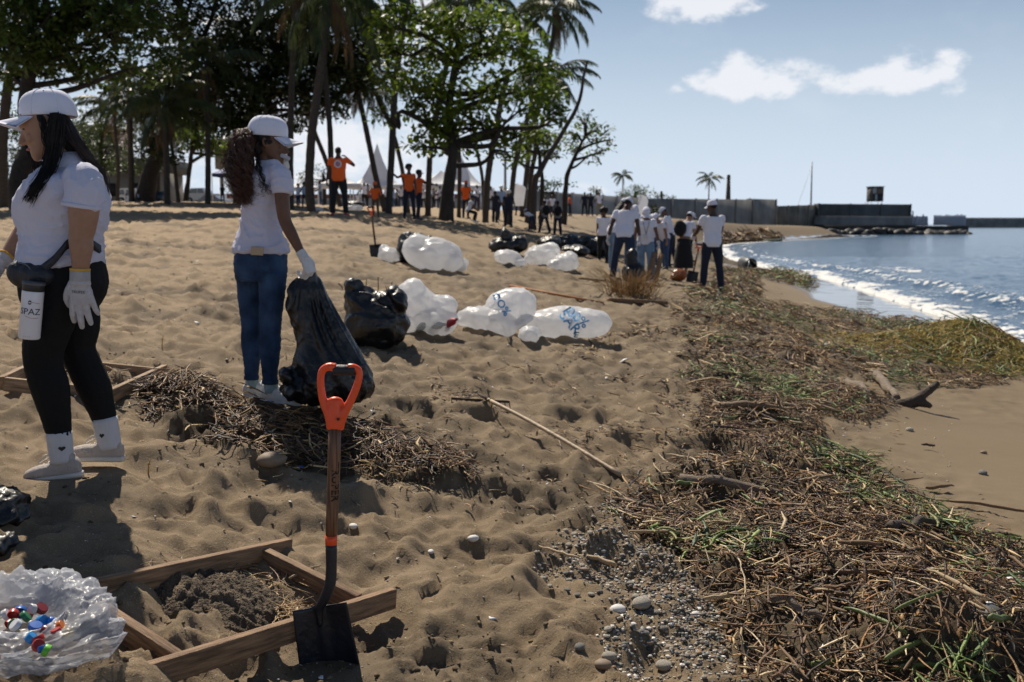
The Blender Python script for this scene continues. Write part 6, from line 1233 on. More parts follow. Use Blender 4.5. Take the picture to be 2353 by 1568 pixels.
# ------------------------------------------------------------------ bags, tools, sieve frames
def plastic(name, col, rough, trans, alpha, bump, sc):
    m = mat(name, col, rough, .10, 3, spec=.55, trans=trans, alpha=alpha); nt = m.node_tree; N = nt.nodes; L = nt.links; b = N['Principled BSDF']
    tc = N.new('ShaderNodeTexCoord'); nz = N.new('ShaderNodeTexNoise'); nz.inputs['Scale'].default_value = sc * .5; nz.inputs['Detail'].default_value = 3; L.new(tc.outputs['Object'], nz.inputs['Vector'])
    mx = N.new('ShaderNodeMix'); mx.data_type = 'VECTOR'; mx.inputs[0].default_value = .22; L.new(tc.outputs['Object'], mx.inputs[4]); L.new(nz.outputs['Color'], mx.inputs[5])
    hs = []
    for k, s in ((1, sc), (.5, sc * 2.3)):
        v = N.new('ShaderNodeTexVoronoi'); v.feature = 'F1'; v.inputs['Scale'].default_value = s; L.new(mx.outputs[1], v.inputs['Vector']); m2 = N.new('ShaderNodeMath'); m2.operation = 'MULTIPLY'; m2.inputs[1].default_value = k; L.new(v.outputs['Distance'], m2.inputs[0]); hs.append(m2.outputs[0])
    ad = N.new('ShaderNodeMath'); ad.operation = 'ADD'; L.new(hs[0], ad.inputs[0]); L.new(hs[1], ad.inputs[1])
    bp = N.new('ShaderNodeBump'); bp.inputs['Strength'].default_value = bump; bp.inputs['Distance'].default_value = .03; L.new(ad.outputs[0], bp.inputs['Height']); L.new(bp.outputs[0], b.inputs['Normal'])
    return m
M_BB = plastic('black_plastic_film', (.006, .006, .007), .42, 0, 1, .30, 12); M_WB = plastic('white_plastic_film', (.86, .86, .87), .36, .58, .90, .22, 9); M_CB = plastic('clear_plastic_film', (.60, .62, .68), .3, .45, .52, .3, 14)
def crum(a, s=7.0, seed=1):
    def f(co):
        r = np.abs(n3(co, (s, s, s), seed)); q = np.abs(n3(co, (s * 2.3,) * 3, seed + 2)); w = np.abs(n3(co, (s * 5,) * 3, seed + 3))
        return a * (.52 - 1.3 * r - .40 * q - .12 * w)
    return f
def bag(u, vb, blobs, m, label, name='rubbish_bag', vox=.012, amp=.05, s=7, seed=1, group=None, dy0=None, push=0, cat='bag', dec=.35):
    """blobs: (u, v, dy, ru px, rv px, depth m[, tilt deg]) at the depth where the ray through (u, vb) meets the sand"""
    g = G(u, vb); Y = g.y + push; mb = MB(); root = empty(name, g, 0, label, cat, group)
    for bl in blobs:
        bu, bv, dy, ru, rv, rd = bl[:6]; c = W(bu, bv, Y + dy); M = Matrix.Rotation(-R(bl[6]), 3, 'Y') if len(bl) > 6 else None
        mb.ell(c, (ru / F * Y, rd, rv / F * Y), 22, 14, M)
    shift(mb, g); wh = m is M_WB; me = union(mb, name, m, vox, 14, dec, crum(amp * (1.0 if wh else 1.25), s * (.9 if wh else 1), seed))
    o = link('film', me, root); return root, o, Y
from mathutils.bvhtree import BVHTree
def print_on(o, root, text, u, v, Y, size, rot, m, shear=0):
    me = text_mesh(text, size, m, .0, bold=.0025); bvh = BVHTree.FromPolygons([v_.co.copy() for v_ in o.data.vertices], [tuple(p.vertices) for p in o.data.polygons]); c = W(u, v, Y) - root.location; c_, s_ = math.cos(R(rot)), math.sin(R(rot)); cam_l = Vector((0, 0, CZ)) - root.location
    for w in me.vertices:
        x, y = w.co.x, w.co.y; p = c + Vector((x * c_ - y * s_, 0, x * s_ + y * c_)); d = Vector((0, 1, 0)); h = bvh.ray_cast(p - d * 1.5, d)
        w.co = (h[0] - d * .006) if h[0] is not None else p - d * .2
    link('print', me, o)
def build_bags():
    blue = mat('blue_print', (.06, .32, .62), .5, .15, 8)
    # the held bag
    Y = 5.75; org = W(745, 905, Y); root = empty('rubbish_bag', org, 0, 'tall black plastic bag pulled up by the gloved hand of the curly haired woman', 'bag')
    rg = [(698, 722, 620, -.02, .02), (700, 724, 632, -.02, .03), (676, 734, 645, 0, .06), (662, 743, 662, 0, .08), (658, 756, 690, 0, .10), (664, 772, 720, 0, .12), (676, 790, 750, 0, .14), (684, 806, 780, 0, .16), (680, 824, 810, 0, .19), (672, 840, 840, 0, .22), (662, 849, 865, 0, .24), (655, 852, 885, 0, .24), (660, 846, 903, 0, .22), (690, 820, 915, 0, .15)]
    mb = MB(); mb.loft(smooth_rings([pxr(a, b, v, Y, dy, hd) for a, b, v, dy, hd in rg], 4), 40, 2.0)
    for (u, v, dy, ru, rv, rd) in [(664, 866, -.10, 22, 24, .12), (680, 895, -.12, 34, 16, .12), (672, 690, -.05, 14, 34, .05)]: mb.ell(W(u, v, Y + dy), (ru / F * Y, rd, rv / F * Y), 16, 10)
    shift(mb, org); top = (W(711, 625, Y) - org)
    def folds(co):
        d = co - np.array(top); h = np.clip(-d[:, 2] / .75, 0, 1); ang = np.arctan2(d[:, 0], -d[:, 2] + .12) * 14 + 2.5 * d[:, 1] / .12; f = -np.abs(gnoise(ang * .55, h * 1.2, 2)) * (1 - h * .6) * .06 * np.minimum(1, h * 4)
        return f + .012 + crum(.05, 8, 3)(co) * sstep(.5, .98, h)
    link('film', union(mb, 'film', M_BB, .008, 3, .55, folds), root)
    bag(865, 806, [(866, 745, .20, 76, 60, .24), (832, 700, .2, 40, 42, .18), (870, 712, .22, 68, 42, .22), (812, 656, .18, 20, 14, .09), (918, 690, .10, 22, 26, .12, 20), (905, 672, .12, 14, 14, .08), (800, 668, .17, 11, 20, .08)], M_BB, 'bulging black bag stuffed with debris, standing beside the white bags', amp=.032, s=7, seed=2, vox=.011)
    tw = MB(); rng = np.random.default_rng(3)
    for i in range(40):
        p = np.array(W(862 + rng.normal() * 22, 690 + rng.random() * 8, G(865, 806).y + .18)); q = p + rng.normal(size=3) * .07 + np.array([0, 0, .06]); tw.tube([p, (p + q) / 2 + rng.normal(size=3) * .02, q], .004, 4)
    o0 = Vector(W(862, 690, G(865, 806).y)); o = tw.build('dry_twigs', mat('twig_brown', (.12, .075, .04), .9, .4, 20), origin=o0); o.location = o0; tag(o, 'tangle of dry twigs sticking out of the bulging black bag', 'twigs', kind='stuff')
    r1, o1, Y1 = bag(975, 771, [(944, 682, .25, 36, 44, .20, -20), (965, 705, .22, 46, 40, .22), (1000, 735, .15, 54, 36, .22), (1020, 700, .15, 34, 20, .14, -10), (940, 742, .16, 34, 28, .16), (918, 766, .05, 18, 8, .08, 25)], M_WB, 'upright white translucent bag leaning on the bulging black bag', amp=.045, s=6, seed=3)
    r2, o2, Y2 = bag(1150, 768, [(1172, 702, .35, 62, 38, .26, 12), (1202, 700, .30, 34, 36, .2), (1110, 732, .2, 58, 24, .24, -8), (1150, 742, .12, 40, 28, .22, -20), (1072, 738, .15, 30, 12, .12), (1196, 742, .1, 30, 10, .1, 30)], M_WB, 'large crumpled white bag with blue print lying in the middle of the row', amp=.05, s=5.5, seed=4)
    bag(1216, 790, [(1217, 770, .12, 25, 20, .13)], M_WB, 'small knotted white bag in front of the two printed bags', amp=.04, s=8, seed=5)
    r3, o3, Y3 = bag(1310, 780, [(1290, 744, .25, 92, 34, .26, -2), (1350, 742, .25, 58, 34, .26), (1235, 760, .2, 40, 20, .16, 18), (1300, 720, .28, 60, 16, .16)], M_WB, 'rounded white bag with blue letters, rightmost of the near white bags', amp=.030, s=4.5, seed=6)
    for o, r, t, u, v, Y, sz, ro in [(o2, r2, 'OO%', 1150, 700, Y2, .11, -55), (o3, r3, '100%', 1322, 728, Y3, .14, -38), (o3, r3, 'SAR', 1310, 742, Y3, .15, -50), (o3, r3, 'E', 1325, 772, Y3, .10, -10)]: print_on(o, r, t, u, v, Y, sz, ro, blue)
    bag(1000, 625, [(1000, 588, .4, 62, 40, .4, -6), (960, 575, .4, 34, 34, .3), (1030, 600, .3, 34, 24, .25)], M_WB, 'biggest white bag full of bottles, in front of the small far shovel', amp=.07, s=4, seed=7, vox=.018)
    bag(938, 612, [(938, 572, .5, 24, 40, .25), (960, 552, .55, 34, 14, .2)], M_BB, 'black bag behind the biggest white bag of bottles', amp=.06, s=5, seed=8, vox=.018)
    bag(892, 606, [(896, 588, .3, 26, 18, .25), (885, 578, .35, 14, 16, .15)], M_WB, 'small white bag at the foot of the far orange handled shovel', amp=.05, s=6, seed=9, vox=.016)
    bag(1055, 627, [(1056, 612, .2, 19, 13, .2), (1066, 602, .2, 10, 10, .1)], M_WB, 'small white bag with dark bottom right of the biggest white bag', amp=.04, s=7, seed=10, vox=.014)
    bag(1165, 584, [(1160, 566, .4, 36, 18, .35), (1192, 562, .4, 20, 18, .3), (1162, 545, .4, 12, 22, .15, 15)], M_BB, 'black bag with knotted top standing far behind the printed bags', amp=.08, s=4, seed=11, vox=.02)
    bag(1170, 609, [(1168, 592, .3, 32, 16, .3, -10), (1195, 604, .2, 18, 8, .2)], M_WB, 'flat white bag in front of the knotted black bag', amp=.06, s=5, seed=12, vox=.018)
    bag(1250, 616, [(1246, 588, .4, 40, 24, .35), (1222, 598, .3, 18, 16, .2), (1262, 575, .4, 24, 16, .2)], M_WB, 'tall white bag between the flat and the round far white bags', amp=.07, s=4.5, seed=13, vox=.018)
    bag(1300, 627, [(1298, 604, .3, 32, 20, .3), (1275, 612, .2, 18, 14, .2), (1310, 595, .3, 18, 16, .2)], M_WB, 'round white bag rightmost of the far white bags', amp=.06, s=5, seed=14, vox=.018)
    for i, (u, v, ru, rv, w) in enumerate([(1262, 560, 26, 14, 'left end'), (1300, 556, 30, 16, 'middle'), (1345, 562, 34, 18, 'right part, nearest the legs'), (1320, 578, 34, 12, 'front, lowest'), (1372, 570, 24, 22, 'right end behind the people')]):
        bag(u, v + rv, [(u, v, .5, ru, rv, .5), (u + ru * .4, v - rv * .3, .5, ru * .5, rv * .8, .3)], M_BB, f'black bag in the far dark heap, {w}', amp=.10, s=4, seed=15 + i, vox=.028, group='black bags heaped behind the group')
    for i, (u, v, ru, rv, m, lab) in enumerate([(812, 478, 22, 6, M_WB, 'white bag lying in the shade right of the man with logo'), (815, 470, 24, 6, M_BB, 'black bags lying in the shade right of the man with logo'), (730, 482, 12, 4, M_WB, 'white bag on the ground left of the man with logo')]):
        bag(u, v + rv, [(u, v, .6, ru, rv, .7)], m, lab, amp=.12, s=3, seed=22 + i, vox=.035)
    bag(20, 1222, [(8, 1160, .12, 46, 34, .12), (30, 1180, .1, 28, 28, .1), (-40, 1170, .1, 60, 50, .15)], M_BB, 'black bag cut by the left edge, above the other black one', amp=.03, s=14, seed=25, vox=.006)
    bag(15, 1285, [(4, 1250, .06, 38, 20, .08), (-30, 1260, .1, 50, 30, .1)], M_BB, 'lower black bag scrap at the left edge behind the bag of caps', amp=.025, s=14, seed=26, vox=.006)
    # things inside the translucent bag
    bc = mat('clear_bottle', (.45, .5, .48), .15, .1, 5, alpha=.6); red = mat('red_label', (.4, .04, .05), .5, .1, 5)
    for i, (u, v, m, lab, an) in enumerate([(1035, 742, red, 'bottle with red label seen through the upright white bag', .3), (1002, 748, bc, 'clear bottle seen through the upright white bag', 1.2), (968, 752, bc, 'crushed clear bottle low inside the upright white bag', -.4)]):
        p = W(u, v, Y1 - .03); mb = MB(); mb.tube([(0, 0, -.10), (0, 0, -.09), (0, 0, .05), (0, 0, .09), (0, 0, .12)], [.030, .035, .035, .015, .014], 12); o = mb.build('plastic_bottle', m); o.location = p; o.rotation_euler = (1.2, an, .5); tag(o, lab, 'bottle')
    # the open bag of bottle caps, bottom left
    c = G(22, 1462); root = empty('plastic_bag', c, 0, 'open crumpled clear bag in the bottom left corner, holding coloured bottle caps', 'bag'); rng = np.random.default_rng(4)
    prof = [(.0, .035), (.05, .035), (.10, .038), (.13, .06), (.155, .11), (.175, .16), (.20, .185), (.235, .180), (.27, .15), (.30, .10), (.315, .05), (.31, .0), (.29, -.03)]
    P = cr(prof, 6); na = 200; A = np.linspace(0, 2 * np.pi, na, endpoint=False); rr = P[:, 0][:, None] * np.ones(na); zz = P[:, 1][:, None] * np.ones(na); t = np.linspace(0, 1, len(P))[:, None]
    ang = A[None]; amp = sstep(.2, .5, t)
    k = np.abs(gnoise(np.cos(ang) * 3.2 + t * 1.1, np.sin(ang) * 3.2 + t * 1.7, 2)); k2 = np.abs(gnoise(np.cos(ang) * 8 + t * 3, np.sin(ang) * 8 - t * 3, 3)); k3 = np.abs(gnoise(np.cos(ang) * 16 + t * 9, np.sin(ang) * 16 + t * 7, 4))
    shp = 1 + .12 * np.cos(ang * 2 + .5) + .08 * np.cos(ang * 3 + 2); xq = rr * np.cos(ang) * 9; yq = rr * np.sin(ang) * 9 + zz * 14
    r1_ = np.abs(gnoise(xq, yq, 2)); r2_ = np.abs(gnoise(xq * 2.2, yq * 2.2, 3)); r3_ = np.abs(gnoise(xq * 5, yq * 5, 4)); fr = sstep(-.2, .9, -np.sin(ang) * .9 + np.cos(ang) * .1)
    rr = rr * shp * (1 + amp * (-.10 * k - .03 * k2 + .08 - .14 * r1_ - .06 * r2_)); zz = zz * (1 - .62 * fr * sstep(.25, .5, t)) * (1 + amp * (.25 * gnoise(np.cos(ang) * 1.5, np.sin(ang) * 1.5, 5) - .15 * k)) - amp * (.05 * r1_ + .028 * r2_ + .012 * r3_) * sstep(0, .5, t) + .02 * amp
    V = np.stack([rr * np.cos(ang) * 1.05, rr * np.sin(ang) * .95, zz], -1).reshape(-1, 3); m = len(P); ii = np.arange(m)[:-1, None] * na + np.arange(na)[None]; jj = np.arange(m)[:-1, None] * na + (np.arange(na)[None] + 1) % na
    Q = np.stack([ii, jj, jj + na, ii + na], -1).reshape(-1, 4); link('film', mesh_np('film', V, Q, M_CB), root)
    root.scale = (.92, .92, .72); cols = {'blue': (.01, .10, .42), 'red': (.42, .03, .02), 'green': (.02, .15, .06), 'white': (.6, .6, .62), 'light blue': (.02, .22, .55), 'orange': (.55, .14, .01), 'yellow': (.5, .33, .03), 'lime green': (.14, .50, .04), 'dark red': (.18, .015, .02)}
    lst = [('blue', 45, 1412), ('white', 78, 1408), ('dark red', 92, 1404), ('red', 30, 1424), ('green', 55, 1430), ('light blue', 92, 1432), ('white', 10, 1420), ('blue', 80, 1446), ('white', 40, 1446), ('red', 18, 1436), ('white', 118, 1444), ('dark red', 108, 1452), ('orange', 136, 1452), ('yellow', 152, 1452), ('light blue', 66, 1468), ('red', 90, 1468), ('red', 132, 1460), ('green', 36, 1440), ('white', 128, 1436), ('lime green', 112, 1500), ('blue', 100, 1494), ('red', 86, 1486), ('blue', 122, 1432), ('red', 60, 1412)]
    seen = {}
    for i, (cn, u, v) in enumerate(lst):
        rad = .0165 * rng.uniform(.8, 1.15); h = .014 if cn != 'light blue' else .02; mb = MB(); mb.tube([(0, 0, 0), (0, 0, h * .85), (0, 0, h)], [rad, rad, rad * .9], 18, False); mb.tube([(0, 0, h), (0, 0, h * .85), (0, 0, 0)], [.0001, rad * .86, rad * .88], 18, False); mb.tube([(0, 0, h * .98), (0, 0, h)], [rad * .9, .0001], 18, False)
        p = rayG(u, v, lambda x, y: np.full(np.shape(x), c.z + .052)); o = mb.build('bottle_cap', mat('cap_' + cn.replace(' ', '_'), cols[cn], .35, .08, 20, spec=.5)); o.location = (p.x, p.y, c.z + .045 + rng.random() * .02); o.rotation_euler = (rng.uniform(-1.2, 1.2), rng.uniform(-1.2, 1.2), rng.random() * 6)
        seen[cn] = seen.get(cn, 0) + 1; tot = sum(1 for q in lst if q[0] == cn); where = f'nearest the {"back" if v < 1425 else "front" if v > 1470 else "middle"} of the clear bag, {"left" if u < 40 else "centre" if u < 85 else "right"} side'
        tag(o, f'{cn} plastic bottle cap {where}', 'bottle cap', 'bottle caps in the clear bag')
def shovel_near():
    Y = 3.1; T = lambda u, v, dy=0: W(u, v, Y + dy); px = Y / F; org = T(762, 1540); root = empty('shovel', org, 0, 'square bladed shovel with orange D-shaped handle stuck upright in the near sand', 'shovel')
    org_m = mat('orange_plastic', (.80, .085, .018), .38, .06, 12, .15, 60, spec=.45); blk = mat('black_rubber_grip', (.012, .014, .020), .6, .1, 20, .2, 100); wood = mat('varnished_wood', (.105, .050, .026), .5, .35, 10, .25, 40, col2=(.17, .085, .045), stretch=(14, 14, .8), spec=.4); stl = mat('black_painted_steel', (.012, .015, .024), .42, .35, 8, .25, 30, spec=.45)
    mb = MB(); lp = [(764, 985), (758, 955), (744, 925), (738, 895), (737, 868), (742, 850), (756, 843), (772, 845)]; rr = [14, 13, 9.5, 9, 8.5, 8.5, 9.5, 10.5]
    mb.tube(cr([list(T(u, v)) for u, v in lp], 5), np.interp(np.linspace(0, 7, 36), range(8), rr) * px, 14, True, 1.05)
    rp = [(776, 985), (786, 955), (804, 925), (818, 893), (825, 868), (824, 852), (812, 845), (800, 846)]; mb.tube(cr([list(T(u, v)) for u, v in rp], 5), np.interp(np.linspace(0, 7, 36), range(8), rr) * px, 14, True, 1.05)
    mb.tube([T(769, 915), T(770, 935), T(770, 960), T(770, 985)], np.array([10, 15, 16.5, 15.5]) * px, 18); mb.ell(T(770, 925), (20 * px, 12 * px, 14 * px), 14, 10)
    shift(mb, org); link('handle', union(mb, 'handle', org_m, .0028, 4, .5), root)
    mb = MB(); mb.tube([T(766, 850), T(770, 850), T(813, 851), T(817, 851)], np.array([11, 12.5, 12.5, 11]) * px, 18); mb.build('grip', blk, root, origin=org)
    mb = MB(); mb.tube([T(777, 964, -.028), T(777, 964, -.021)], .0045, 10); mb.build('screw', INK, root, origin=org)
    mb = MB(); mb.tube([T(769.5, 984), T(768, 1040), T(766, 1110), T(763.5, 1180), T(761, 1236)], np.array([14.5, 15, 15, 14.5, 13.5]) * px, 22); mb.build('shaft', wood, root, origin=org)
    mb = MB(); mb.tube([T(761.3, 1230), T(761, 1251)], np.array([14.6, 14.2]) * px, 22); mb.build('band', org_m, root, origin=org)
    mb = MB(); mb.tube(cr([list(T(761, 1249)), list(T(761.5, 1300)), list(T(759, 1340, .0)), list(T(748, 1372, .01)), list(T(734, 1400, .02)), list(T(736, 1440, .02))], 4), np.interp(np.linspace(0, 5, 21), range(6), [14, 13, 13.5, 13, 10, 5]) * px, 16); mb.build('socket', stl, root, origin=org)
    # blade: a dished sheet with a rib and turned shoulders
    V = []; nu, nv = 25, 22; cor = [(672, 1404), (796, 1384), (830, 1545), (694, 1580)]
    for i in range(nv):
        t = i / (nv - 1)
        for j in range(nu):
            s = j / (nu - 1); u = lerp(lerp(cor[0][0], cor[1][0], s), lerp(cor[3][0], cor[2][0], s), t); v = lerp(lerp(cor[0][1], cor[1][1], s), lerp(cor[3][1], cor[2][1], s), t)
            v += 8 * (abs(s - .5) * 2) ** 6 * (1 - t) * 0 - 7 * math.exp(-((s - .48) / .1) ** 2) * (1 - t) ** 3
            V.append(T(u, v, .035 * math.sin(s * math.pi) - .012 * math.exp(-((s - .48) / .07) ** 2) * (1 - t * .8) + .02 * t))
    idx = lambda i, j: i * nu + j
    me = mesh_np('blade', np.array([list(p - org) for p in V]), np.array([[idx(i, j), idx(i, j + 1), idx(i + 1, j + 1), idx(i + 1, j)] for i in range(nv - 1) for j in range(nu - 1)]), stl); o = link('blade', me, root); md = o.modifiers.new('t', 'SOLIDIFY'); md.thickness = .003; md.offset = 0
    tm = text_mesh('TRUPER', .036, mat('burnt_print', (.015, .010, .008), .6, .1, 20), .0003, bold=.0004); o = link('lettering', tm, root); n = len(tm.vertices); co = np.empty(n * 3, np.float32); tm.vertices.foreach_get('co', co); co = co.reshape(-1, 3); c0 = T(766, 1105); out = []; rb = 15 * px
    for x, y, z in co: a = y / rb + .45; out.append(list(c0 + Vector((math.sin(a) * (rb + .0008), -math.cos(a) * (rb + .0008), -x)) + Vector((-.002 * x / .05, 0, 0)) - org))
    tm.vertices.foreach_set('co', np.array(out, np.float32).ravel()); tm.update()
    b = T(762, 1538); FLAT.append((b.x, b.y, .16, W(762, 1536, Y).z + .005))
def small_shovel(top, bot, Y, label, s=1.0, lean=0.0):
    a = W(top[0], top[1], Y); b = W(bot[0], bot[1], Y); root = empty('shovel', b, 0, label, 'shovel'); L_ = (a - b).length; d = (a - b).normalized(); sd = Vector((1, 0, 0)); sd = (sd - d * sd.dot(d)).normalized(); P = lambda t, x=0, y=0: b + d * (t * L_) + sd * x + Vector((0, y, 0))
    om, wd_, st = MATS['orange_plastic'], MATS['varnished_wood'], MATS['black_painted_steel']
    mb = MB(); mb.tube([P(.90), P(.93, -.04), P(.99, -.06), P(1, -.045)], .012, 8); mb.tube([P(.90), P(.93, .04), P(.99, .06), P(1, .045)], .012, 8); mb.tube([P(.82), P(.91)], .020, 10); mb.build('handle', om, root, origin=b)
    mb = MB(); mb.tube([P(1, -.05), P(1, .05)], .017, 10); mb.build('grip', MATS['black_rubber_grip'], root, origin=b)
    mb = MB(); mb.tube([P(.38), P(.84)], .018, 10); mb.build('shaft', wd_, root, origin=b)
    mb = MB(); mb.tube([P(.2), P(.39)], [.012, .019], 10); mb.build('socket', st, root, origin=b)
    V = []; nu, nv = 9, 8
    for i in range(nv):
        t = i / (nv - 1)
        for j in range(nu): q = j / (nu - 1) * 2 - 1; V.append(P(lerp(.26, -.06, t), q * .105 * s, .03 * (1 - q * q) * s) - b)
    me = mesh_np('blade', np.array([list(v) for v in V]), np.array([[i * nu + j, i * nu + j + 1, (i + 1) * nu + j + 1, (i + 1) * nu + j] for i in range(nv - 1) for j in range(nu - 1)]), st); o = link('blade', me, root); md = o.modifiers.new('t', 'SOLIDIFY'); md.thickness = .004
    return root
def at_h(u, v, h, gf=None):
    return rayG(u, v, lambda x, y: gz_full(x, y) * 0 + (coarse_z(x, y)) + h)
def frame(name, label, boards, m, h=.075, th=.034, group='wooden sieve frames on the sand'):
    pts = [[at_h(u, v, hh) for (u, v, hh) in b] for b in boards]; org = pts[0][0].copy(); root = empty(name, org, 0, label, 'sieve frame', group)
    for a, b in pts:
        mb = MB(); d = (b - a); mb.box((0, 0, 0), (d.length, th, h)); o = mb.build('board', m, root, False); o.location = (a + b) / 2 - Vector((0, 0, h / 2)) - org; sd = d.cross(Vector((0, 0, 1))).normalized() * -1; dn = d.normalized(); o.rotation_euler = Matrix((dn, sd, dn.cross(sd))).transposed().to_euler(); bv = o.modifiers.new('b', 'BEVEL'); bv.width = .003; bv.segments = 2
    return root, pts
def build_tools():
    shovel_near()
    small_shovel((852, 476), (866, 592), G(866, 590).y, 'far shovel with orange handle standing beside the small white bag')
    pine = mat('pine_board', (.165, .095, .050), .75, .30, 7, .5, 26, col2=(.27, .165, .09), stretch=(1.2, 14, 14), coords='Object')
    frame('sieve_frame', 'wooden sieve frame in the foreground, half full of dark wet sand', [((168, 1342, .075), (664, 1238, .075)), ((178, 1349, .072), (408, 1500, .072)), ((596, 1254, .072), (822, 1366, .072)), ((322, 1530, .078), (903, 1352, .078))], pine)
    frame('sieve_frame', 'wooden sieve frame on the sand behind the legs of the woman on the left', [((10, 867, .075), (254, 893, .075)), ((100, 819, .07), (352, 845, .07)), ((2, 866, .07), (102, 820, .07)), ((252, 895, .085), (379, 838, .085))], mat('pale_pine_board', (.24, .15, .085), .75, .28, 7, .5, 26, col2=(.36, .24, .14), stretch=(1.2, 14, 14)))
    # mesh of the near sieve, torn
    # rake
    a = G(1122, 934); b = G(1428, 1101); a.z += .045; b.z += .02; root = empty('rake', a, 0, 'old rake with rusty toothed head lying on the sand', 'rake'); rw = mat('worn_pale_wood', (.42, .31, .20), .6, .25, 6, .3, 30, stretch=(1, 1, 1)); rs = mat('rusty_steel', (.055, .032, .022), .8, .4, 15, .6, 60)
    mb = MB(); mb.tube(cr([list(a), list(a.lerp(b, .33) + Vector((0, 0, .012))), list(a.lerp(b, .66) + Vector((0, 0, .012))), list(b)], 5), .0125, 12); mb.build('shaft', rw, root, origin=a)
    d = (a - b).normalized(); mb = MB(); mb.tube([a - d * .03, a + d * .12], [.014, .008], 8); mb.build('ferrule', rs, root, origin=a)
    h0 = at_h(1037, 916, .06); h1 = at_h(1170, 924, .05); mb = MB(); mb.beam(h0, h1, .012, .016); mb.build('head_bar', rs, root, origin=a); n = 13
    for i in range(n):
        p = h0.lerp(h1, i / (n - 1)); mb = MB(); mb.tube([p, p + Vector((.005, -.012, -.03)), p + Vector((.01, -.02, -.065))], [.004, .0035, .002], 5); mb.build('tine', rs, root, origin=a)
    # orange painted lath and planks farther off
    ow = mat('orange_brown_lath', (.38, .14, .04), .7, .3, 6, .3, 30)
    for (p0, p1, w, h, m, nm, lab, cat) in [((1172, 657), (1386, 697), .05, .03, ow, 'wooden_lath', 'long thin orange brown lath lying behind the printed white bags', 'lath'), ((1398, 688), (1530, 696), .14, .05, MATS['pine_board'], 'plank', 'brown plank half covered in sand right of the dry tuft', 'plank'), ((1332, 640), (1395, 646), .10, .04, MATS['pine_board'], 'plank', 'short brown plank at the feet of the group', 'plank')]:
        a = at_h(*p0, .03); b = at_h(*p1, .03); mb = MB(); mb.beam(a, b, w, h); o = mb.build(nm, m, None, False, a); o.location = a; tag(o, lab, cat)
    # drum on the shore
    p = G(1716, 617); p.z += .16; root = empty('drum', p, .5, 'old dark drum lying open towards the camera at the water edge', 'drum'); mb = MB(); dm = mat('dirty_drum', (.045, .05, .055), .5, .5, 4, .4, 10)
    mb.tube([(-.06, -.35, 0), (-.06, -.33, 0), (.12, .35, .05)], [.27, .29, .29], 20, False); mb.tube([(.12, .35, .05), (.12, .34, .05)], [.29, .001], 20, False); mb.build('shell', dm, root); o = root.children[0]; md = o.modifiers.new('t', 'SOLIDIFY'); md.thickness = .015
    # boat-like hull fragment in the far debris
    p = G(1776, 556); mb = MB(); mb.loft([((-1.1, 0, .1), (0, .05, 0), (0, 0, .05)), ((-.6, 0, .14), (0, .30, 0), (0, 0, .14)), ((.3, 0, .16), (0, .36, 0), (0, 0, .16)), ((1.0, 0, .18), (0, .2, 0), (0, 0, .14))], 14); o = mb.build('driftwood_log', mat('dark_green_hull', (.10, .11, .06), .7, .3, 3)); o.location = p; tag(o, 'big dark log at the far waterline below the wall', 'log')
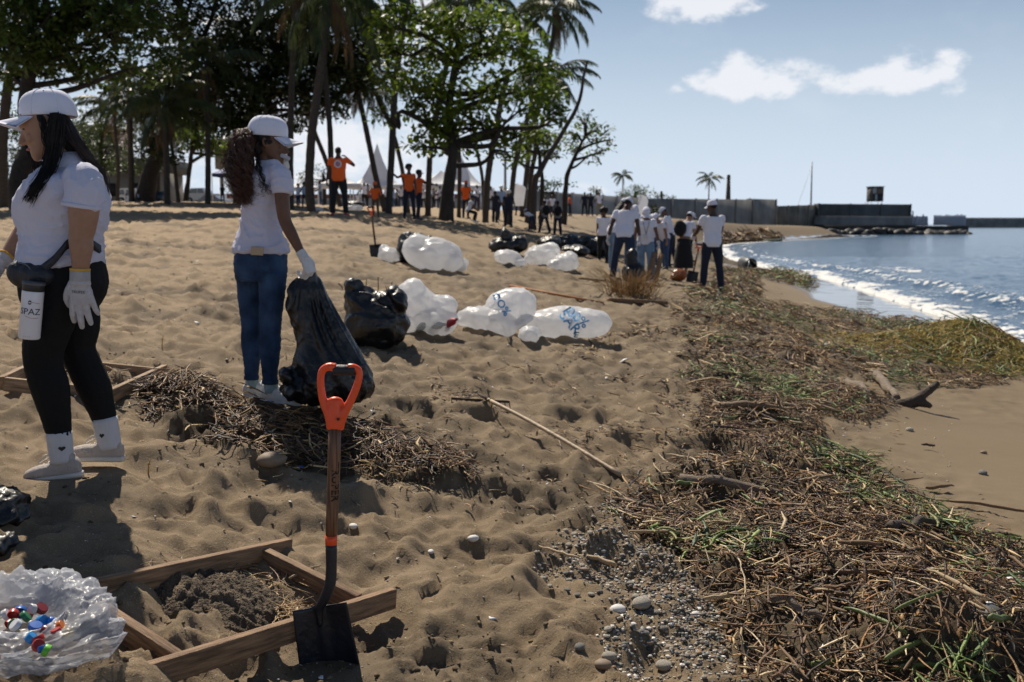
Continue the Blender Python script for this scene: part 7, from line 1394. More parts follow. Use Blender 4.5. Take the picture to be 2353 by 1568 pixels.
# ------------------------------------------------------------------ washed-up plants, driftwood, pebbles, scraps
PAL = np.array([(.54, .38, .19), (.38, .235, .105), (.22, .12, .055), (.12, .062, .028), (.05, .028, .015), (.62, .48, .29), (.026, .016, .010), (.30, .16, .065), (.07, .038, .02), (.16, .085, .038)])
GRN = np.array([(.15, .21, .045), (.08, .13, .03), (.28, .33, .11), (.22, .21, .07), (.04, .07, .02)])
def sample_poly(P, n, rng):
    lo = P.min(0); hi = P.max(0); out = np.zeros((0, 2))
    while len(out) < n:
        q = lo + rng.random((n * 3, 2)) * (hi - lo); out = np.vstack([out, q[in_poly(P, q[:, 0], q[:, 1])]])
    return out[:n]
def stalk_arrays(xy, L_, r, rng, lift=.03, bend=.5, k=5, ns=5, pitch=.12, flat=.6, yaw0=None, kink=.25):
    n = len(xy); L_ = np.broadcast_to(L_, (n,)); r = np.broadcast_to(r, (n,)); yaw = rng.random(n) * 6.283 if yaw0 is None else yaw0 + rng.normal(size=n) * .6
    t = np.linspace(-.5, .5, k); cv = rng.normal(size=n) * bend; kk = (rng.random(n) < kink) * rng.normal(size=n) * 1.1
    a = yaw[:, None] + cv[:, None] * t[None] * 2 + kk[:, None] * (t[None] > .05)
    st = (L_ / (k - 1))[:, None]; dx = np.cos(a) * st; dy = np.sin(a) * st
    X = np.cumsum(dx, 1); Y = np.cumsum(dy, 1); X = X - X[:, k // 2:k // 2 + 1] + xy[:, :1]; Y = Y - Y[:, k // 2:k // 2 + 1] + xy[:, 1:2]
    pt = rng.normal(size=n) * pitch; hz = (rng.random(n) ** 1.5) * lift
    gzv = gz_full(X[:, k // 2], Y[:, k // 2]); ge = coarse_z(X.ravel(), Y.ravel()).reshape(X.shape); gm = ge[:, k // 2:k // 2 + 1]
    Z = gzv[:, None] + (ge - gm) + hz[:, None] + r[:, None] * .8 + np.abs(t[None] * L_[:, None] * pt[:, None]) * np.sign(t[None] * pt[:, None]) + .10 * L_[:, None] * (.25 - t[None] ** 2) * rng.random(n)[:, None]
    Z = np.maximum(Z, gzv[:, None] + (ge - gm) - .01)
    P = np.stack([X, Y, Z], -1); T = np.gradient(P, axis=1); T /= np.linalg.norm(T, axis=2, keepdims=True); S_ = np.stack([-T[..., 1], T[..., 0], 0 * T[..., 0]], -1); S_ /= np.linalg.norm(S_, axis=2, keepdims=True); U = np.cross(T, S_)
    ph = np.arange(ns) / ns * 2 * np.pi; prof = np.array([.45] + [1.0] * (k - 2) + [.4]); rr = r[:, None] * prof[None] * (1 + .2 * rng.normal(size=(n, k)))
    tw = rng.random(n)[:, None, None] * 3
    V = P[:, :, None] + rr[:, :, None, None] * (np.cos(ph + tw)[..., None] * S_[:, :, None] + flat * np.sin(ph + tw)[..., None] * U[:, :, None])
    V = V.reshape(n, k * ns, 3); base = (np.arange(k - 1) * ns)[:, None]; j = np.arange(ns)[None]; q = np.stack([base + j, base + (j + 1) % ns, base + ns + (j + 1) % ns, base + ns + j], -1).reshape(-1, 4)
    Q = (q[None] + (np.arange(n) * k * ns)[:, None, None]).reshape(-1, 4); return V, Q
def stalks(name, sets, label, rng, m):
    Vs = []; Qs = []; Cs = []; n0 = 0
    for (xy, L_, r, pal, kw) in sets:
        if len(xy) == 0: continue
        V, Q = stalk_arrays(xy, L_, r, rng, **kw); c = pal[rng.integers(0, len(pal), len(xy))] * (.7 + .6 * rng.random((len(xy), 1))); C = np.repeat(c, V.shape[1], 0)
        Vs.append(V.reshape(-1, 3)); Qs.append(Q + n0); Cs.append(C); n0 += V.shape[0] * V.shape[1]
    o = link(name, mesh_np(name, np.vstack(Vs), np.vstack(Qs), m, True, np.vstack(Cs))); return tag(o, label, kind='stuff')
M_ST = mat('plant_stalk', (1, 1, 1), .5, .25, 60, .3, 120, attr=True, spec=.4, trans=.0)
def ico_pebbles(n_var=6, sub=2):
    out = []
    for q in range(n_var):
        bm = bmesh.new(); bmesh.ops.create_icosphere(bm, subdivisions=sub, radius=1); co = np.array([v.co for v in bm.verts]); d = 1 + .16 * n3(co, (1.1,) * 3, q)
        for v, k in zip(bm.verts, d): v.co = v.co * k
        me = bpy.data.meshes.new('pebble'); bm.to_mesh(me); bm.free(); out.append(me)
    return out
def build_debris():
    rng = np.random.default_rng(12)
    def near_far(P, dens, ycut0=0): return sample_poly(P, int(dens), rng)
    A = near_far(POLY_A, 15000); w = np.clip(1.5 - (A[:, 1] - 3) / 8, .18, 1); A = A[rng.random(len(A)) < w]
    den = gnoise(A[:, 0] * .9, A[:, 1] * .9, 2); A = A[rng.random(len(A)) < np.clip(.66 + den * .8 + .6 * gnoise(A[:, 0] * 3.2, A[:, 1] * 3.2, 6), .08, 1)]
    gm = gnoise(A[:, 0] * 1.1 + 5, A[:, 1] * 1.1, 3) + .5 * gnoise(A[:, 0] * 4, A[:, 1] * 4, 1); ed = shore_d(A[:, 0], A[:, 1]); isg = (gm > .20 + .25 * (ed - 6.8)) & (rng.random(len(A)) < .45)
    Ab, Ag = A[~isg], A[isg]
    lb = rng.gamma(2.6, .032, len(Ab)) + .035; rb = np.clip(.0022 + .0035 * rng.random(len(Ab)) ** 2 + .012 * lb * rng.random(len(Ab)), .0015, .011)
    lg = rng.gamma(2.6, .035, len(Ag)) + .045; rg_ = .0035 + .0075 * rng.random(len(Ag)) ** 1.5
    stalks('plant_debris', [(Ab, lb, rb, PAL, dict(lift=.075, bend=.45, pitch=.22, k=4, ns=4))], 'thick belt of brown washed up reeds and roots on the near beach', rng, M_ST)
    Af = sample_poly(POLY_A, 8000, rng); w = np.clip(1.4 - (Af[:, 1] - 3) / 9, .2, 1); Af = Af[rng.random(len(Af)) < w]
    stalks('rotted_leaf_bits', [(Af, .018 + rng.gamma(2.2, .012, len(Af)), .004 + .007 * rng.random(len(Af)), PAL[[2, 3, 4, 6, 8, 8, 9, 7, 1]], dict(lift=.06, bend=.6, pitch=.5, k=3, ns=4, flat=.25))], 'dark rotted leaf and root bits matted into the near plant belt', rng, M_ST)
    B = near_far(POLY_B, 11000); den = gnoise(B[:, 0] * .7, B[:, 1] * .7, 4); B = B[rng.random(len(B)) < np.clip(.7 + den * 1.2, .05, 1)]; gm = gnoise(B[:, 0] * .8, B[:, 1] * .8, 3); g = (gm > .1) & (rng.random(len(B)) < .6)
    stalks('plant_debris', [(B[~g], .06 + rng.gamma(2.4, .05, (~g).sum()), .004 + .009 * rng.random((~g).sum()), PAL, dict(lift=.10, bend=.4, pitch=.25, k=4, ns=3))], 'belt of brown washed up plants farther along the shore', rng, M_ST)
    stalks('green_weed', [(Ag, lg, rg_, GRN, dict(lift=.09, bend=.5, pitch=.25, k=4)), (B[g], .06 + rng.gamma(2.4, .05, g.sum()), .004 + .008 * rng.random(g.sum()), GRN, dict(lift=.12, bend=.4, pitch=.25, k=4, ns=4))], 'green water weed stalks mixed into the washed up belt', rng, M_ST)
    C = near_far(POLY_C, 5200); C = C[np.hypot((C[:, 0] - w2.x - .03) / .32, (C[:, 1] - w2.y + .02) / .30) > 1]; den = gnoise(C[:, 0] * 1.3, C[:, 1] * 1.3, 5) + .8 * np.clip(mounds(C[:, 0], C[:, 1]) / .06, 0, 1); C = C[rng.random(len(C)) < np.clip(.30 + den * .8, .05, 1)]
    stalks('plant_debris', [(C, .04 + rng.gamma(2.4, .034, len(C)), .002 + .005 * rng.random(len(C)), PAL[[1, 2, 3, 4, 6, 7, 8, 6, 9, 3, 2, 0]], dict(lift=.07, bend=.8, pitch=.25, kink=.4, ns=4))], 'heap of dark brown roots and stalks at the feet of the curly haired woman', rng, M_ST)
    D = near_far(POLY_D, 2600); stalks('plant_debris', [(D, .10 + rng.gamma(2.2, .07, len(D)), .008 + .010 * rng.random(len(D)), np.vstack([PAL, GRN[:2]]), dict(lift=.16, bend=.4, pitch=.25, k=4, ns=4))], 'brown green weed around the feet of the group with white caps', rng, M_ST)
    Hh = near_far(POLY_H, 700); stalks('green_weed', [(Hh, .12 + rng.gamma(2.2, .08, len(Hh)), .012 + .012 * rng.random(len(Hh)), np.vstack([PAL[[1, 2, 3]], GRN]), dict(lift=.22, bend=.4, pitch=.25, k=4, ns=3))], 'small island of green weed at the waterline beside the drum', rng, M_ST)
    Fp = near_far(POLY_F, 500); stalks('plant_debris', [(Fp, .5 + rng.gamma(2, .25, len(Fp)), .05 + .08 * rng.random(len(Fp)), PAL, dict(lift=.3, bend=.3, pitch=.2, k=4, ns=4))], 'scattered driftwood on the far beach below the wall', rng, M_ST)
    # thin litter everywhere on the dry sand
    xs = []; n = 9000; Yr = 2.6 * (30 / 2.6) ** rng.random(n); Xr = (rng.random(n) * .95 - .55) * Yr; d = shore_d(Xr, Yr); k = (d > 2.5) & (rng.random(n) < np.clip(.55 + gnoise(Xr * .8, Yr * .8, 1), .08, 1)); xs = np.c_[Xr, Yr][k]
    sc = np.clip(xs[:, 1] / 7, .55, 2.5); stalks('litter_twigs', [(xs, (.018 + rng.gamma(1.6, .02, len(xs))) * sc, (.0012 + .002 * rng.random(len(xs))) * sc, PAL, dict(lift=.004, bend=.9, pitch=.08, kink=.4, k=4, ns=3))], 'thin scattered twigs and root bits on the dry sand', rng, M_ST)
    # loose ragged clumps straying from the belts over the open sand
    E_ = sample_poly(poly_w([(850, 900), (1200, 830), (1600, 690), (1720, 760), (1640, 1000), (1560, 1280), (1300, 1330), (1000, 1200), (820, 1100)]), 9000, rng); dn = gnoise(E_[:, 0] * 1.1, E_[:, 1] * 1.1, 6) + .6 * gnoise(E_[:, 0] * 3.1, E_[:, 1] * 3.1, 2); ax = np.clip((E_[:, 0] + .6) / 2.5, 0, 1) * .25; E_ = E_[rng.random(len(E_)) < np.clip((dn - .22 + ax) * 1.3, .02, .9)]
    J = np.vstack([A[rng.random(len(A)) < .16] + rng.normal(size=(1, 2)) * 0, C[rng.random(len(C)) < .15]]); J = J + rng.normal(size=J.shape) * .28; J = J[shore_d(J[:, 0], J[:, 1]) > 5.2]; K = np.vstack([E_, J]); ks = np.clip(K[:, 1] / 6, .7, 1.8)
    stalks('stray_plant_bits', [(K, (.025 + rng.gamma(2.0, .022, len(K))) * ks, (.0016 + .004 * rng.random(len(K))) * ks, PAL, dict(lift=.02, bend=.7, pitch=.15, kink=.35, k=4, ns=4))], 'loose brown plant bits strewn between the bags and the near plant belt', rng, M_ST)
    # golden seaweed heap
    c = rayG(2190, 830, base_z); hp = []
    def heap(name, cx, cy, n, sx, sy, L0, pal, label, rad, lift, yaw, bend=1.6):
        xy = np.c_[cx + rng.normal(size=n) * sx, cy + rng.normal(size=n) * sy]
        stalks(name, [(xy, L0 * (.5 + rng.random(n)), rad, pal, dict(lift=lift, bend=bend, pitch=.10, k=5, ns=3, yaw0=yaw, kink=.1))], label, rng, mat('seaweed_fibre', (1, 1, 1), .45, .15, 30, attr=True, spec=.4, trans=.25))
    GOLD = np.array([(.62, .46, .12), (.66, .50, .14), (.55, .40, .09), (.42, .34, .07), (.58, .43, .13), (.34, .30, .055), (.22, .22, .045), (.34, .20, .07), (.10, .11, .025)])
    heap('golden_seaweed', c.x, c.y, 5200, .74, .58, .24, GOLD, 'big mound of golden stringy seaweed beside the swash', .0042, .06, .6)
    c2 = rayG(2290, 850, base_z); heap('golden_seaweed', c2.x, c2.y, 1800, .40, .42, .20, GOLD[3:], 'darker green end of the stringy seaweed mound at the right edge', .004, .05, 1.0)
    c3 = rayG(1450, 690, base_z); nn = 260; xy = np.c_[c3.x + rng.normal(size=nn) * .16, c3.y + rng.normal(size=nn) * .16]; mb = MB()
    for x, y in xy:
        z = gz(x, y); dx, dy = rng.normal(size=2) * .10 + (np.array([x - c3.x, y - c3.y])) * .7; h = rng.uniform(.12, .42); mb.tube([(x, y, z - .02), (x + dx * .4, y + dy * .4, z + h * .6), (x + dx * 1.2, y + dy * 1.2, z + h)], [.006, .005, .002], 3, False)
    o0 = (c3.x, c3.y, gz(c3.x, c3.y)); o = mb.build('dry_grass', mat('straw', (.36, .22, .09), .8, .3, 30, trans=.2), origin=o0); o.location = o0; tag(o, 'dry straw coloured grass tuft behind the rounded white bag', kind='stuff')
    # ---------------- individual stalks
    var = []
    for q in range(10):
        L_ = 1.0; k = 9; t = np.linspace(-.5, .5, k); a = np.cumsum(rng.normal(size=k) * .10) + (t > .1) * rng.normal() * .5 * (q % 3 == 0); P = np.c_[np.cumsum(np.cos(a)) / k, np.cumsum(np.sin(a)) / k, .06 * (.25 - t * t) + .01 * rng.normal(size=k)]; P -= P[k // 2]; P[:, 2] += .02
        mb = MB(); mb.tube(P, np.interp(t, [-.5, -.3, .2, .5], [.035, .05, .045, .015]), 7, True, .7); var.append((mb, q))
    cols = [mat('tan_reed', (.42, .31, .18), .6, .2, 20, .3, 60, stretch=(3, 20, 20)), mat('brown_reed', (.19, .115, .06), .65, .3, 20, .3, 60, stretch=(3, 20, 20)), mat('green_reed', (.13, .165, .045), .45, .25, 12, .2, 60, stretch=(3, 20, 20)), mat('dark_root', (.07, .042, .024), .7, .3, 20, .4, 60)]
    VM = [[mb.mesh('reed', c_) for mb, q in var] for c_ in cols]
    names = [('dry_stalk', 'tan dried reed lying on top of the washed up plant belt', 'tan reeds lying on the plant belt'), ('dry_stalk', 'brown dried stalk lying on top of the washed up plant belt', 'brown stalks lying on the plant belt'), ('green_stalk', 'green juicy stalk lying on top of the washed up plant belt', 'green stalks lying on the plant belt'), ('dark_root', 'dark brown root lying on top of the washed up plant belt', 'dark roots lying on the plant belt')]
    def where(x, y):
        u = CX + x / y * F; v = 514 + 1.6 / y * F
        return 'lying beside the near pebble bed' if u < 1800 and v > 1180 else 'near the long driftwood branch' if v < 1250 and u < 1950 else 'at the edge of the smooth wet sand' if u > 2000 and v < 1330 else 'in the bottom right corner of the plant belt' if u > 2080 else 'in the middle of the near plant belt' if v < 1450 else 'at the bottom edge of the plant belt'
    def put(k, x, y, L_, thick, yaw, z=None, pitch=0, label=None, group=1, nm=None, cat=None):
        o = link(nm or names[k][0], VM[k][rng.integers(0, 10)]); o.location = (x, y, (gz(x, y) if z is None else z)); o.scale = (L_, thick, thick); o.rotation_euler = (rng.uniform(-.3, .3), pitch, yaw); tag(o, label or names[k][1].replace('lying on top of the washed up plant belt', where(x, y)), cat or 'stalk', names[k][2] if group else None); return o
    Pn = sample_poly(POLY_A, 330, rng); Pn = Pn[np.argsort(Pn[:, 1])][:250]; zs = gz_full(Pn[:, 0], Pn[:, 1])
    for (x, y), z in zip(Pn, zs):
        k = int(rng.choice([0, 0, 1, 1, 1, 2, 3])); put(k, x, y, rng.uniform(.13, .32), rng.uniform(.12, .26) * (1.1 if k == 2 else .8), rng.random() * 6.28, z + .035 + rng.random() * .03, rng.normal() * .12)
    for (u, v, L_, th, yaw, k, lab) in [(2010, 1440, .30, .24, 2.3, 2, 'thickest pale green stalk, bent, lying alone on the brown plants near the bottom'), (2300, 1340, .4, .18, .3, 2, 'long green stalk pointing at the right edge near the white scrap'), (2100, 1500, .42, .24, .75, 2, 'thick green stalk rising to the right at the bottom edge'), (2250, 1170, .6, .22, 2.6, 1, 'long thin weed stem on the smooth wet sand at the right'), (2160, 1130, .22, .25, .1, 1, 'bent brown stick alone on the smooth wet sand'), (2130, 1032, .12, .22, 2.9, 3, 'small dark stick alone on the wet sand'), (1375, 1300, .24, .22, 2.2, 0, 'long pale curved reed lying over the near pebbles'), (1280, 1285, .26, .14, 2.4, 0, 'thin pale root on the sand left of the pebbles'), (700, 1330, .20, .12, 1.0, 0, 'long dry root leaning over the near sieve board')]:
        p = G(u, v); put(k, p.x, p.y, L_, th, yaw, p.z + .03, 0, lab, 0)
    # driftwood
    dw = mat('grey_driftwood', (.24, .185, .135), .85, .3, 6, .7, 40, stretch=(1, 8, 8)); dd = mat('dark_driftwood', (.06, .042, .03), .85, .3, 6, .7, 40)
    for (a, b, r0, r1, m, lab) in [((1558, 1118), (1800, 1156), .030, .018, dw, 'longest tapering driftwood branch on the plant belt'), ((2008, 868), (2060, 928), .060, .035, dw, 'pale thick driftwood log sticking out of the weed by the wet sand'), ((1945, 890), (2000, 915), .04, .03, dw, 'pale flat driftwood piece left of the thick log'), ((1640, 948), (1790, 952), .035, .02, MATS['brown_reed'], 'straight brown pole across the middle of the plant belt'), ((2040, 1238), (2175, 1220), .022, .014, dd, 'dark curved branch in front of the green weed'), ((1770, 1400), (1890, 1452), .017, .011, dw, 'short stub of driftwood in the near plant belt')]:
        p = G(*a); q = G(*b); n = 7; mb = MB(); P = [p.lerp(q, t) + Vector((0, 0, .045 + .02 * math.sin(t * 3))) + Vector(rng.normal(size=3) * .008) for t in np.linspace(0, 1, n)]; mb.tube(cr([list(x) for x in P], 3), np.linspace(r0, r1, 19) * (1 + .08 * rng.normal(size=19)), 12); o = mb.build('driftwood_branch', m, origin=p); o.location = p; tag(o, lab, 'driftwood')
    p = G(2095, 938); mb = MB(); L = lambda *q: [p + Vector(v) for v in q]
    mb.tube(cr([list(x) for x in L((-.06, 0, .03), (.02, 0, .06), (.10, 0, .12), (.19, .02, .19), (.24, .02, .23))], 3), np.linspace(.06, .025, 13), 10); mb.tube(cr([list(x) for x in L((.02, 0, .06), (.10, -.04, .05), (.15, -.06, .015))], 3), np.linspace(.05, .02, 7), 10); mb.ell(p + Vector((-.08, 0, .04)), (.07, .06, .045), 12, 8)
    shift(mb, p); o = link('driftwood_stump', union(mb, 'driftwood_stump', dd, .01, 2, .6, crum(.012, 12, 2))); o.location = p; tag(o, 'forked dark driftwood stump alone on the smooth sand', 'driftwood')
    # ---------------- pebbles
    PV = ico_pebbles(6, 2); pm = [mat('pebble_grey', (.22, .21, .195), .85, .3, 30, .5, 80, spec=.15), mat('pebble_pale', (.46, .42, .35), .85, .25, 30, .6, 80, spec=.15), mat('pebble_brown', (.22, .16, .11), .7, .25, 30), mat('pebble_dark', (.085, .085, .08), .5, .3, 30), mat('pebble_white', (.62, .60, .57), .7, .12, 30)]
    base = []
    bm = bmesh.new(); bmesh.ops.create_icosphere(bm, subdivisions=1, radius=1); iv = np.array([v.co for v in bm.verts]); it = np.array([[v.index for v in f.verts] for f in bm.faces]); bm.free()
    pts = np.vstack([sample_poly(POLY_P, 8000, rng), sample_poly(POLY_P2, 1500, rng)]); dn = gnoise(pts[:, 0] * 1.6, pts[:, 1] * 1.6, 4); pts = pts[rng.random(len(pts)) < np.clip(.50 + dn * 1.1, .04, 1)]
    n2 = 3600; Yr = 2.6 * (20 / 2.6) ** rng.random(n2); Xr = (rng.random(n2) * .9 - .45) * Yr; kk = shore_d(Xr, Yr) > 1.5; pts2 = np.c_[Xr, Yr][kk]
    def pebs(name, pts, s, label, cs):
        n = len(pts); z = gz_full(pts[:, 0], pts[:, 1]); a = rng.random(n) * 6.28; sx = s * (1 + .35 * rng.random(n)); sy = s * (.75 + .3 * rng.random(n)); sz = s * (.45 + .3 * rng.random(n)); v = iv[None] * np.stack([sx, sy, sz], 1)[:, None] * (1 + .14 * rng.normal(size=(n, len(iv), 1)))
        c, q = np.cos(a)[:, None], np.sin(a)[:, None]; V = np.stack([v[..., 0] * c - v[..., 1] * q, v[..., 0] * q + v[..., 1] * c, v[..., 2]], -1) + np.c_[pts, z + sz * .35][:, None]
        T = (it[None] + (np.arange(n) * len(iv))[:, None, None]).reshape(-1, 3); C = np.repeat(cs[rng.integers(0, len(cs), n)] * (.75 + .5 * rng.random((n, 1))), len(iv), 0)
        return tag(link(name, mesh_np(name, V.reshape(-1, 3), T, mat('pebble_mixed', (1, 1, 1), .85, .25, 60, .5, 90, attr=True, spec=.15), True, C)), label, kind='stuff')
    PC = np.array([(.24, .23, .22), (.15, .155, .16), (.40, .36, .30), (.33, .27, .20), (.09, .095, .10), (.55, .51, .45), (.26, .17, .11), (.20, .20, .18), (.66, .62, .56)])
    pebs('pebbles', pts, .0035 + .0068 * rng.random(len(pts)) ** 2.2, 'bed of small grey and pale pebbles beside the near plant belt', PC)
    pebs('shell_grit', pts2, (.0025 + .0045 * rng.random(len(pts2)) ** 2) * np.clip(pts2[:, 1] / 6, .6, 2), 'tiny pale shell bits scattered over the sand', PC[[5, 8, 8, 2]])
    n3_ = 5200; Yr = 2.6 * (13 / 2.6) ** rng.random(n3_); Xr = (rng.random(n3_) * .95 - .5) * Yr; cq = gnoise(Xr * .8, Yr * .8, 6) + .5 * gnoise(Xr * 3, Yr * 3, 2); kk = (shore_d(Xr, Yr) > 6) & (rng.random(n3_) < np.clip(cq * 1.5 + .12, .04, 1)); pts3 = np.c_[Xr, Yr][kk]
    pebs('sand_clods', pts3, .004 + .009 * rng.random(len(pts3)) ** 2, 'crumbly damp clods of sand in the trampled patches', np.array([(.13, .098, .062), (.10, .076, .05), (.18, .135, .085)]))
    big = sample_poly(POLY_P, 110, rng)
    for i, (x, y) in enumerate(big):
        k = int(rng.choice([0, 1, 1, 2, 3, 4])); me = PV[rng.integers(0, 6)]; o = link('pebble', me); s = rng.uniform(.008, .015); o.location = (x, y, gz(x, y) + s * .25); o.scale = (s * rng.uniform(1, 1.4), s, s * .62); o.rotation_euler = (0, 0, rng.random() * 6)
        cn = ['grey', 'pale', 'brown', 'dark', 'white'][k]; me2 = bpy.data.meshes.get(f'pebble_{cn}_{me.name}') 
        if me2 is None: me2 = me.copy(); me2.name = f'pebble_{cn}_{me.name}'; me2.materials.clear(); me2.materials.append(pm[k]); me2.polygons.foreach_set('use_smooth', np.ones(len(me2.polygons), bool))
        o.data = me2; tag(o, f'{cn} rounded pebble among the larger ones in the pebble bed', 'pebble', f'larger {cn} pebbles in the bed')
    for (u, v, s, k, lab) in [(1475, 1392, .036, 1, 'biggest pitted pale stone in the pebble bed'), (1420, 1405, .027, 4, 'white coral stone with holes left of the big pitted stone'), (1528, 1535, .028, 1, 'round pale stone at the bottom edge'), (1385, 1532, .025, 2, 'rust brown stone on the sand near the bottom edge'), (1400, 1512, .022, 1, 'pale stone behind the rust brown one'), (1332, 1490, .018, 0, 'grey stone on the sand left of the bottom pebbles'), (625, 1065, .06, 2, 'flat brown rock half buried in front of the root heap'), (1088, 1240, .022, 4, 'pair-like white pebble in the middle of the sand'), (812, 1212, .018, 4, 'white pebble right of the near shovel shaft'), (2258, 1090, .030, 0, 'grey pebble alone on the wet sand at right'), (2260, 1042, .022, 2, 'small brown pebble alone on the wet sand'), (2090, 990, .03, 1, 'pale flat pebble near the dark stump'), (1895, 1118, .035, 2, 'light brown stone among green weed'), (2275, 1420, .05, 3, 'black stone at the lower right among plants'), (990, 1270, .014, 4, 'small white pebble near the middle of the sand')]:
        p = G(u, v); me = PV[rng.integers(0, 6)].copy(); me.materials.clear(); me.materials.append(pm[k]); me.polygons.foreach_set('use_smooth', np.ones(len(me.polygons), bool)); o = link('stone', me); o.location = p + Vector((0, 0, s * .3)); o.scale = (s * 1.25, s, s * .7); o.rotation_euler = (0, 0, rng.random() * 6); tag(o, lab, 'stone')
    # white scraps: shells, foam and plastic
    wm = mat('white_scrap', (.70, .70, .70), .55, .08, 10); sm = mat('shell', (.55, .50, .44), .6, .15, 20); SV = []
    for q in range(6):
        n = 7; a = np.sort(rng.random(n) * 6.283); r_ = .6 + .5 * rng.random(n); V = [(math.cos(t) * r * 1.3, math.sin(t) * r * .8, .15 * math.sin(t * 2 + q)) for t, r in zip(a, r_)] + [(0, 0, .3)]; V += [(x, y, z - .12) for x, y, z in V]
        T = [[n, i, (i + 1) % n] for i in range(n)] + [[2 * n + 1, n + 1 + (i + 1) % n, n + 1 + i] for i in range(n)]; Qs = [[i, n + 1 + i, n + 1 + (i + 1) % n, (i + 1) % n] for i in range(n)]
        SV.append((np.array(V), [np.array(T), np.array(Qs)]))
    SM = [[mesh_np('scrap', V, T, m, False) for V, T in SV] for m in (wm, sm)]
    def scrap(p, s, k, lab, grp=None, nm='white_scrap', cat='scrap'):
        o = link(nm, SM[k][rng.integers(0, 6)]); o.location = p + Vector((0, 0, s * .3)); o.scale = (s,) * 3; o.rotation_euler = (rng.uniform(-.5, .5), rng.uniform(-.5, .5), rng.random() * 6); tag(o, lab, cat, grp)
    for (u, v, s, lab) in [(305, 1190, .013, 'white shell scrap in front of the big shadow at left'), (1132, 1425, .016, 'flat white scrap on the sand right of the near shovel'), (1434, 832, .05, 'white torn plastic in front of the rounded white bag'), (616, 996, .024, 'white broken cup piece on the root heap'), (2105, 1165, .03, 'upright white shell piece on the green weed edge'), (2140, 1185, .025, 'pointed white scrap right of the shell on the weed'), (2330, 1345, .045, 'large white plastic flake at the right edge'), (2270, 1390, .025, 'white rectangular flake below the large one'), (1930, 1410, .02, 'white flake on brown plants left of the thick green stalk'), (1760, 1320, .022, 'pinkish white flake in the plant belt'), (1890, 1490, .02, 'white chip near the bottom plants'), (655, 940, .02, 'small square white scrap on the root heap'), (860, 950, .025, 'white scrap right of the near shovel handle'), (740, 1560, .016, 'white scrap leaning on the shovel blade'), (2090, 1395, .02, 'white chip beside the thick green stalk'), (1690, 690, .06, 'white lump of foam on the weed near the man with the shovel'), (455, 745, .03, 'white scrap on the sand between the women')]:
        scrap(G(u, v), s, 0, lab)
    n = 170; Yr = 3.0 * (24 / 3.0) ** rng.random(n); Xr = (rng.random(n) * .85 - .5) * Yr
    for x, y in zip(Xr, Yr):
        if shore_d(x, y) < 2.5: continue
        k = int(rng.random() < .5); s = rng.uniform(.006, .016) * min(2.2, max(.8, y / 6)); scrap(Vector((x, y, gz(x, y))), s, k, ['small white plastic scrap lying on the open sand', 'small pale shell lying on the open sand'][k], ['white scraps on the sand', 'shells on the sand'][k], ['white_scrap', 'shell'][k], ['scrap', 'shell'][k])
    p = G(793, 1047) if 0 else G(805, 1040)
    # dark wet sand heaped inside the near sieve
    c = at_h(500, 1370, 0); nxy = 90; s = np.linspace(-1, 1, nxy); Xg, Yg = np.meshgrid(s * .30, s * .24); x = Xg.ravel() + c.x; y = Yg.ravel() + c.y
    e = np.sqrt((Xg / .30) ** 2 + (Yg / .24) ** 2).ravel(); z = coarse_z(x, y) + .055 * (1 - sstep(.25, 1.0, e)) * (1 + .3 * gnoise(x * 7, y * 7, 1)) + .016 * fbm(x * 26, y * 26, 2, 4, .7) - .035 * sstep(.75, 1, e)
    i = np.arange(nxy * nxy).reshape(nxy, nxy); Q = np.stack([i[:-1, :-1], i[:-1, 1:], i[1:, 1:], i[1:, :-1]], -1).reshape(-1, 4); o = link('wet_sand_heap', mesh_np('wet_sand_heap', np.c_[x - c.x, y - c.y, z - c.z], Q, mat('dark_wet_sand', (.115, .085, .056), .9, .5, 14, 1.0, 120))); o.location = c; tag(o, 'dark clumpy wet sand heaped inside the near sieve frame', 'sand heap', kind='stuff')
    c2 = at_h(640, 1400, 0); xy = np.c_[c2.x + rng.normal(size=330) * .07, c2.y + rng.normal(size=330) * .05]; stalks('straw', [(xy, .05 + .10 * rng.random(330), .0014 + .001 * rng.random(330), PAL[[0, 1, 5, 7]], dict(lift=.05, bend=.6, pitch=.2, yaw0=.9))], 'bundle of dry straw at the front corner of the near sieve', rng, M_ST)
    for (u, v) in [(410, 1340), (470, 1330), (560, 1320), (660, 1350), (150, 860), (200, 870), (280, 860), (120, 850)]:
        c3 = G(u, v); nn = 26; xy = np.c_[c3.x + rng.normal(size=nn) * .05, c3.y + rng.normal(size=nn) * .04]; stalks('straw', [(xy, .04 + .09 * rng.random(nn), .0012 + .0016 * rng.random(nn), PAL, dict(lift=.03 if u > 300 else .01, bend=.8, pitch=.2))], 'dry root bits caught in a sieve frame', rng, M_ST)
    # small upright stub plants
    for (u, v, h, lab) in [(340, 1090, .07, 'small yellow stick standing up in the sand in front of the striding woman'), (372, 800, .09, 'little dry shoot standing behind the corner of the far sieve'), (1410, 800, .10, 'thin twig standing in front of the rounded white bag'), (1130, 930, .05, 'short twig upright near the rake head')]:
        p = G(u, v); mb = MB(); mb.tube([(0, 0, -.02), (.004, 0, h * .5), (.012, 0, h)], [.004, .0035, .002], 6); mb.ell((.006, 0, h * .7), (.008, .006, .006), 6, 5); o = mb.build('twig', mat('yellow_twig', (.36, .22, .05), .7, .2, 20)); o.location = p; tag(o, lab, 'twig')
    p = G(800, 1045); mb = MB(); mb.ell((0, 0, .01), (.02, .012, .01), 8, 6); 
    p = G(588, 1068 if 0 else 1076); o = mb.build('blue_scrap', mat('blue_scrap_plastic', (.01, .16, .55), .5, .1, 5)); o.location = G(690, 1078); tag(o, 'bright blue plastic scrap beside the flat brown rock', 'scrap')
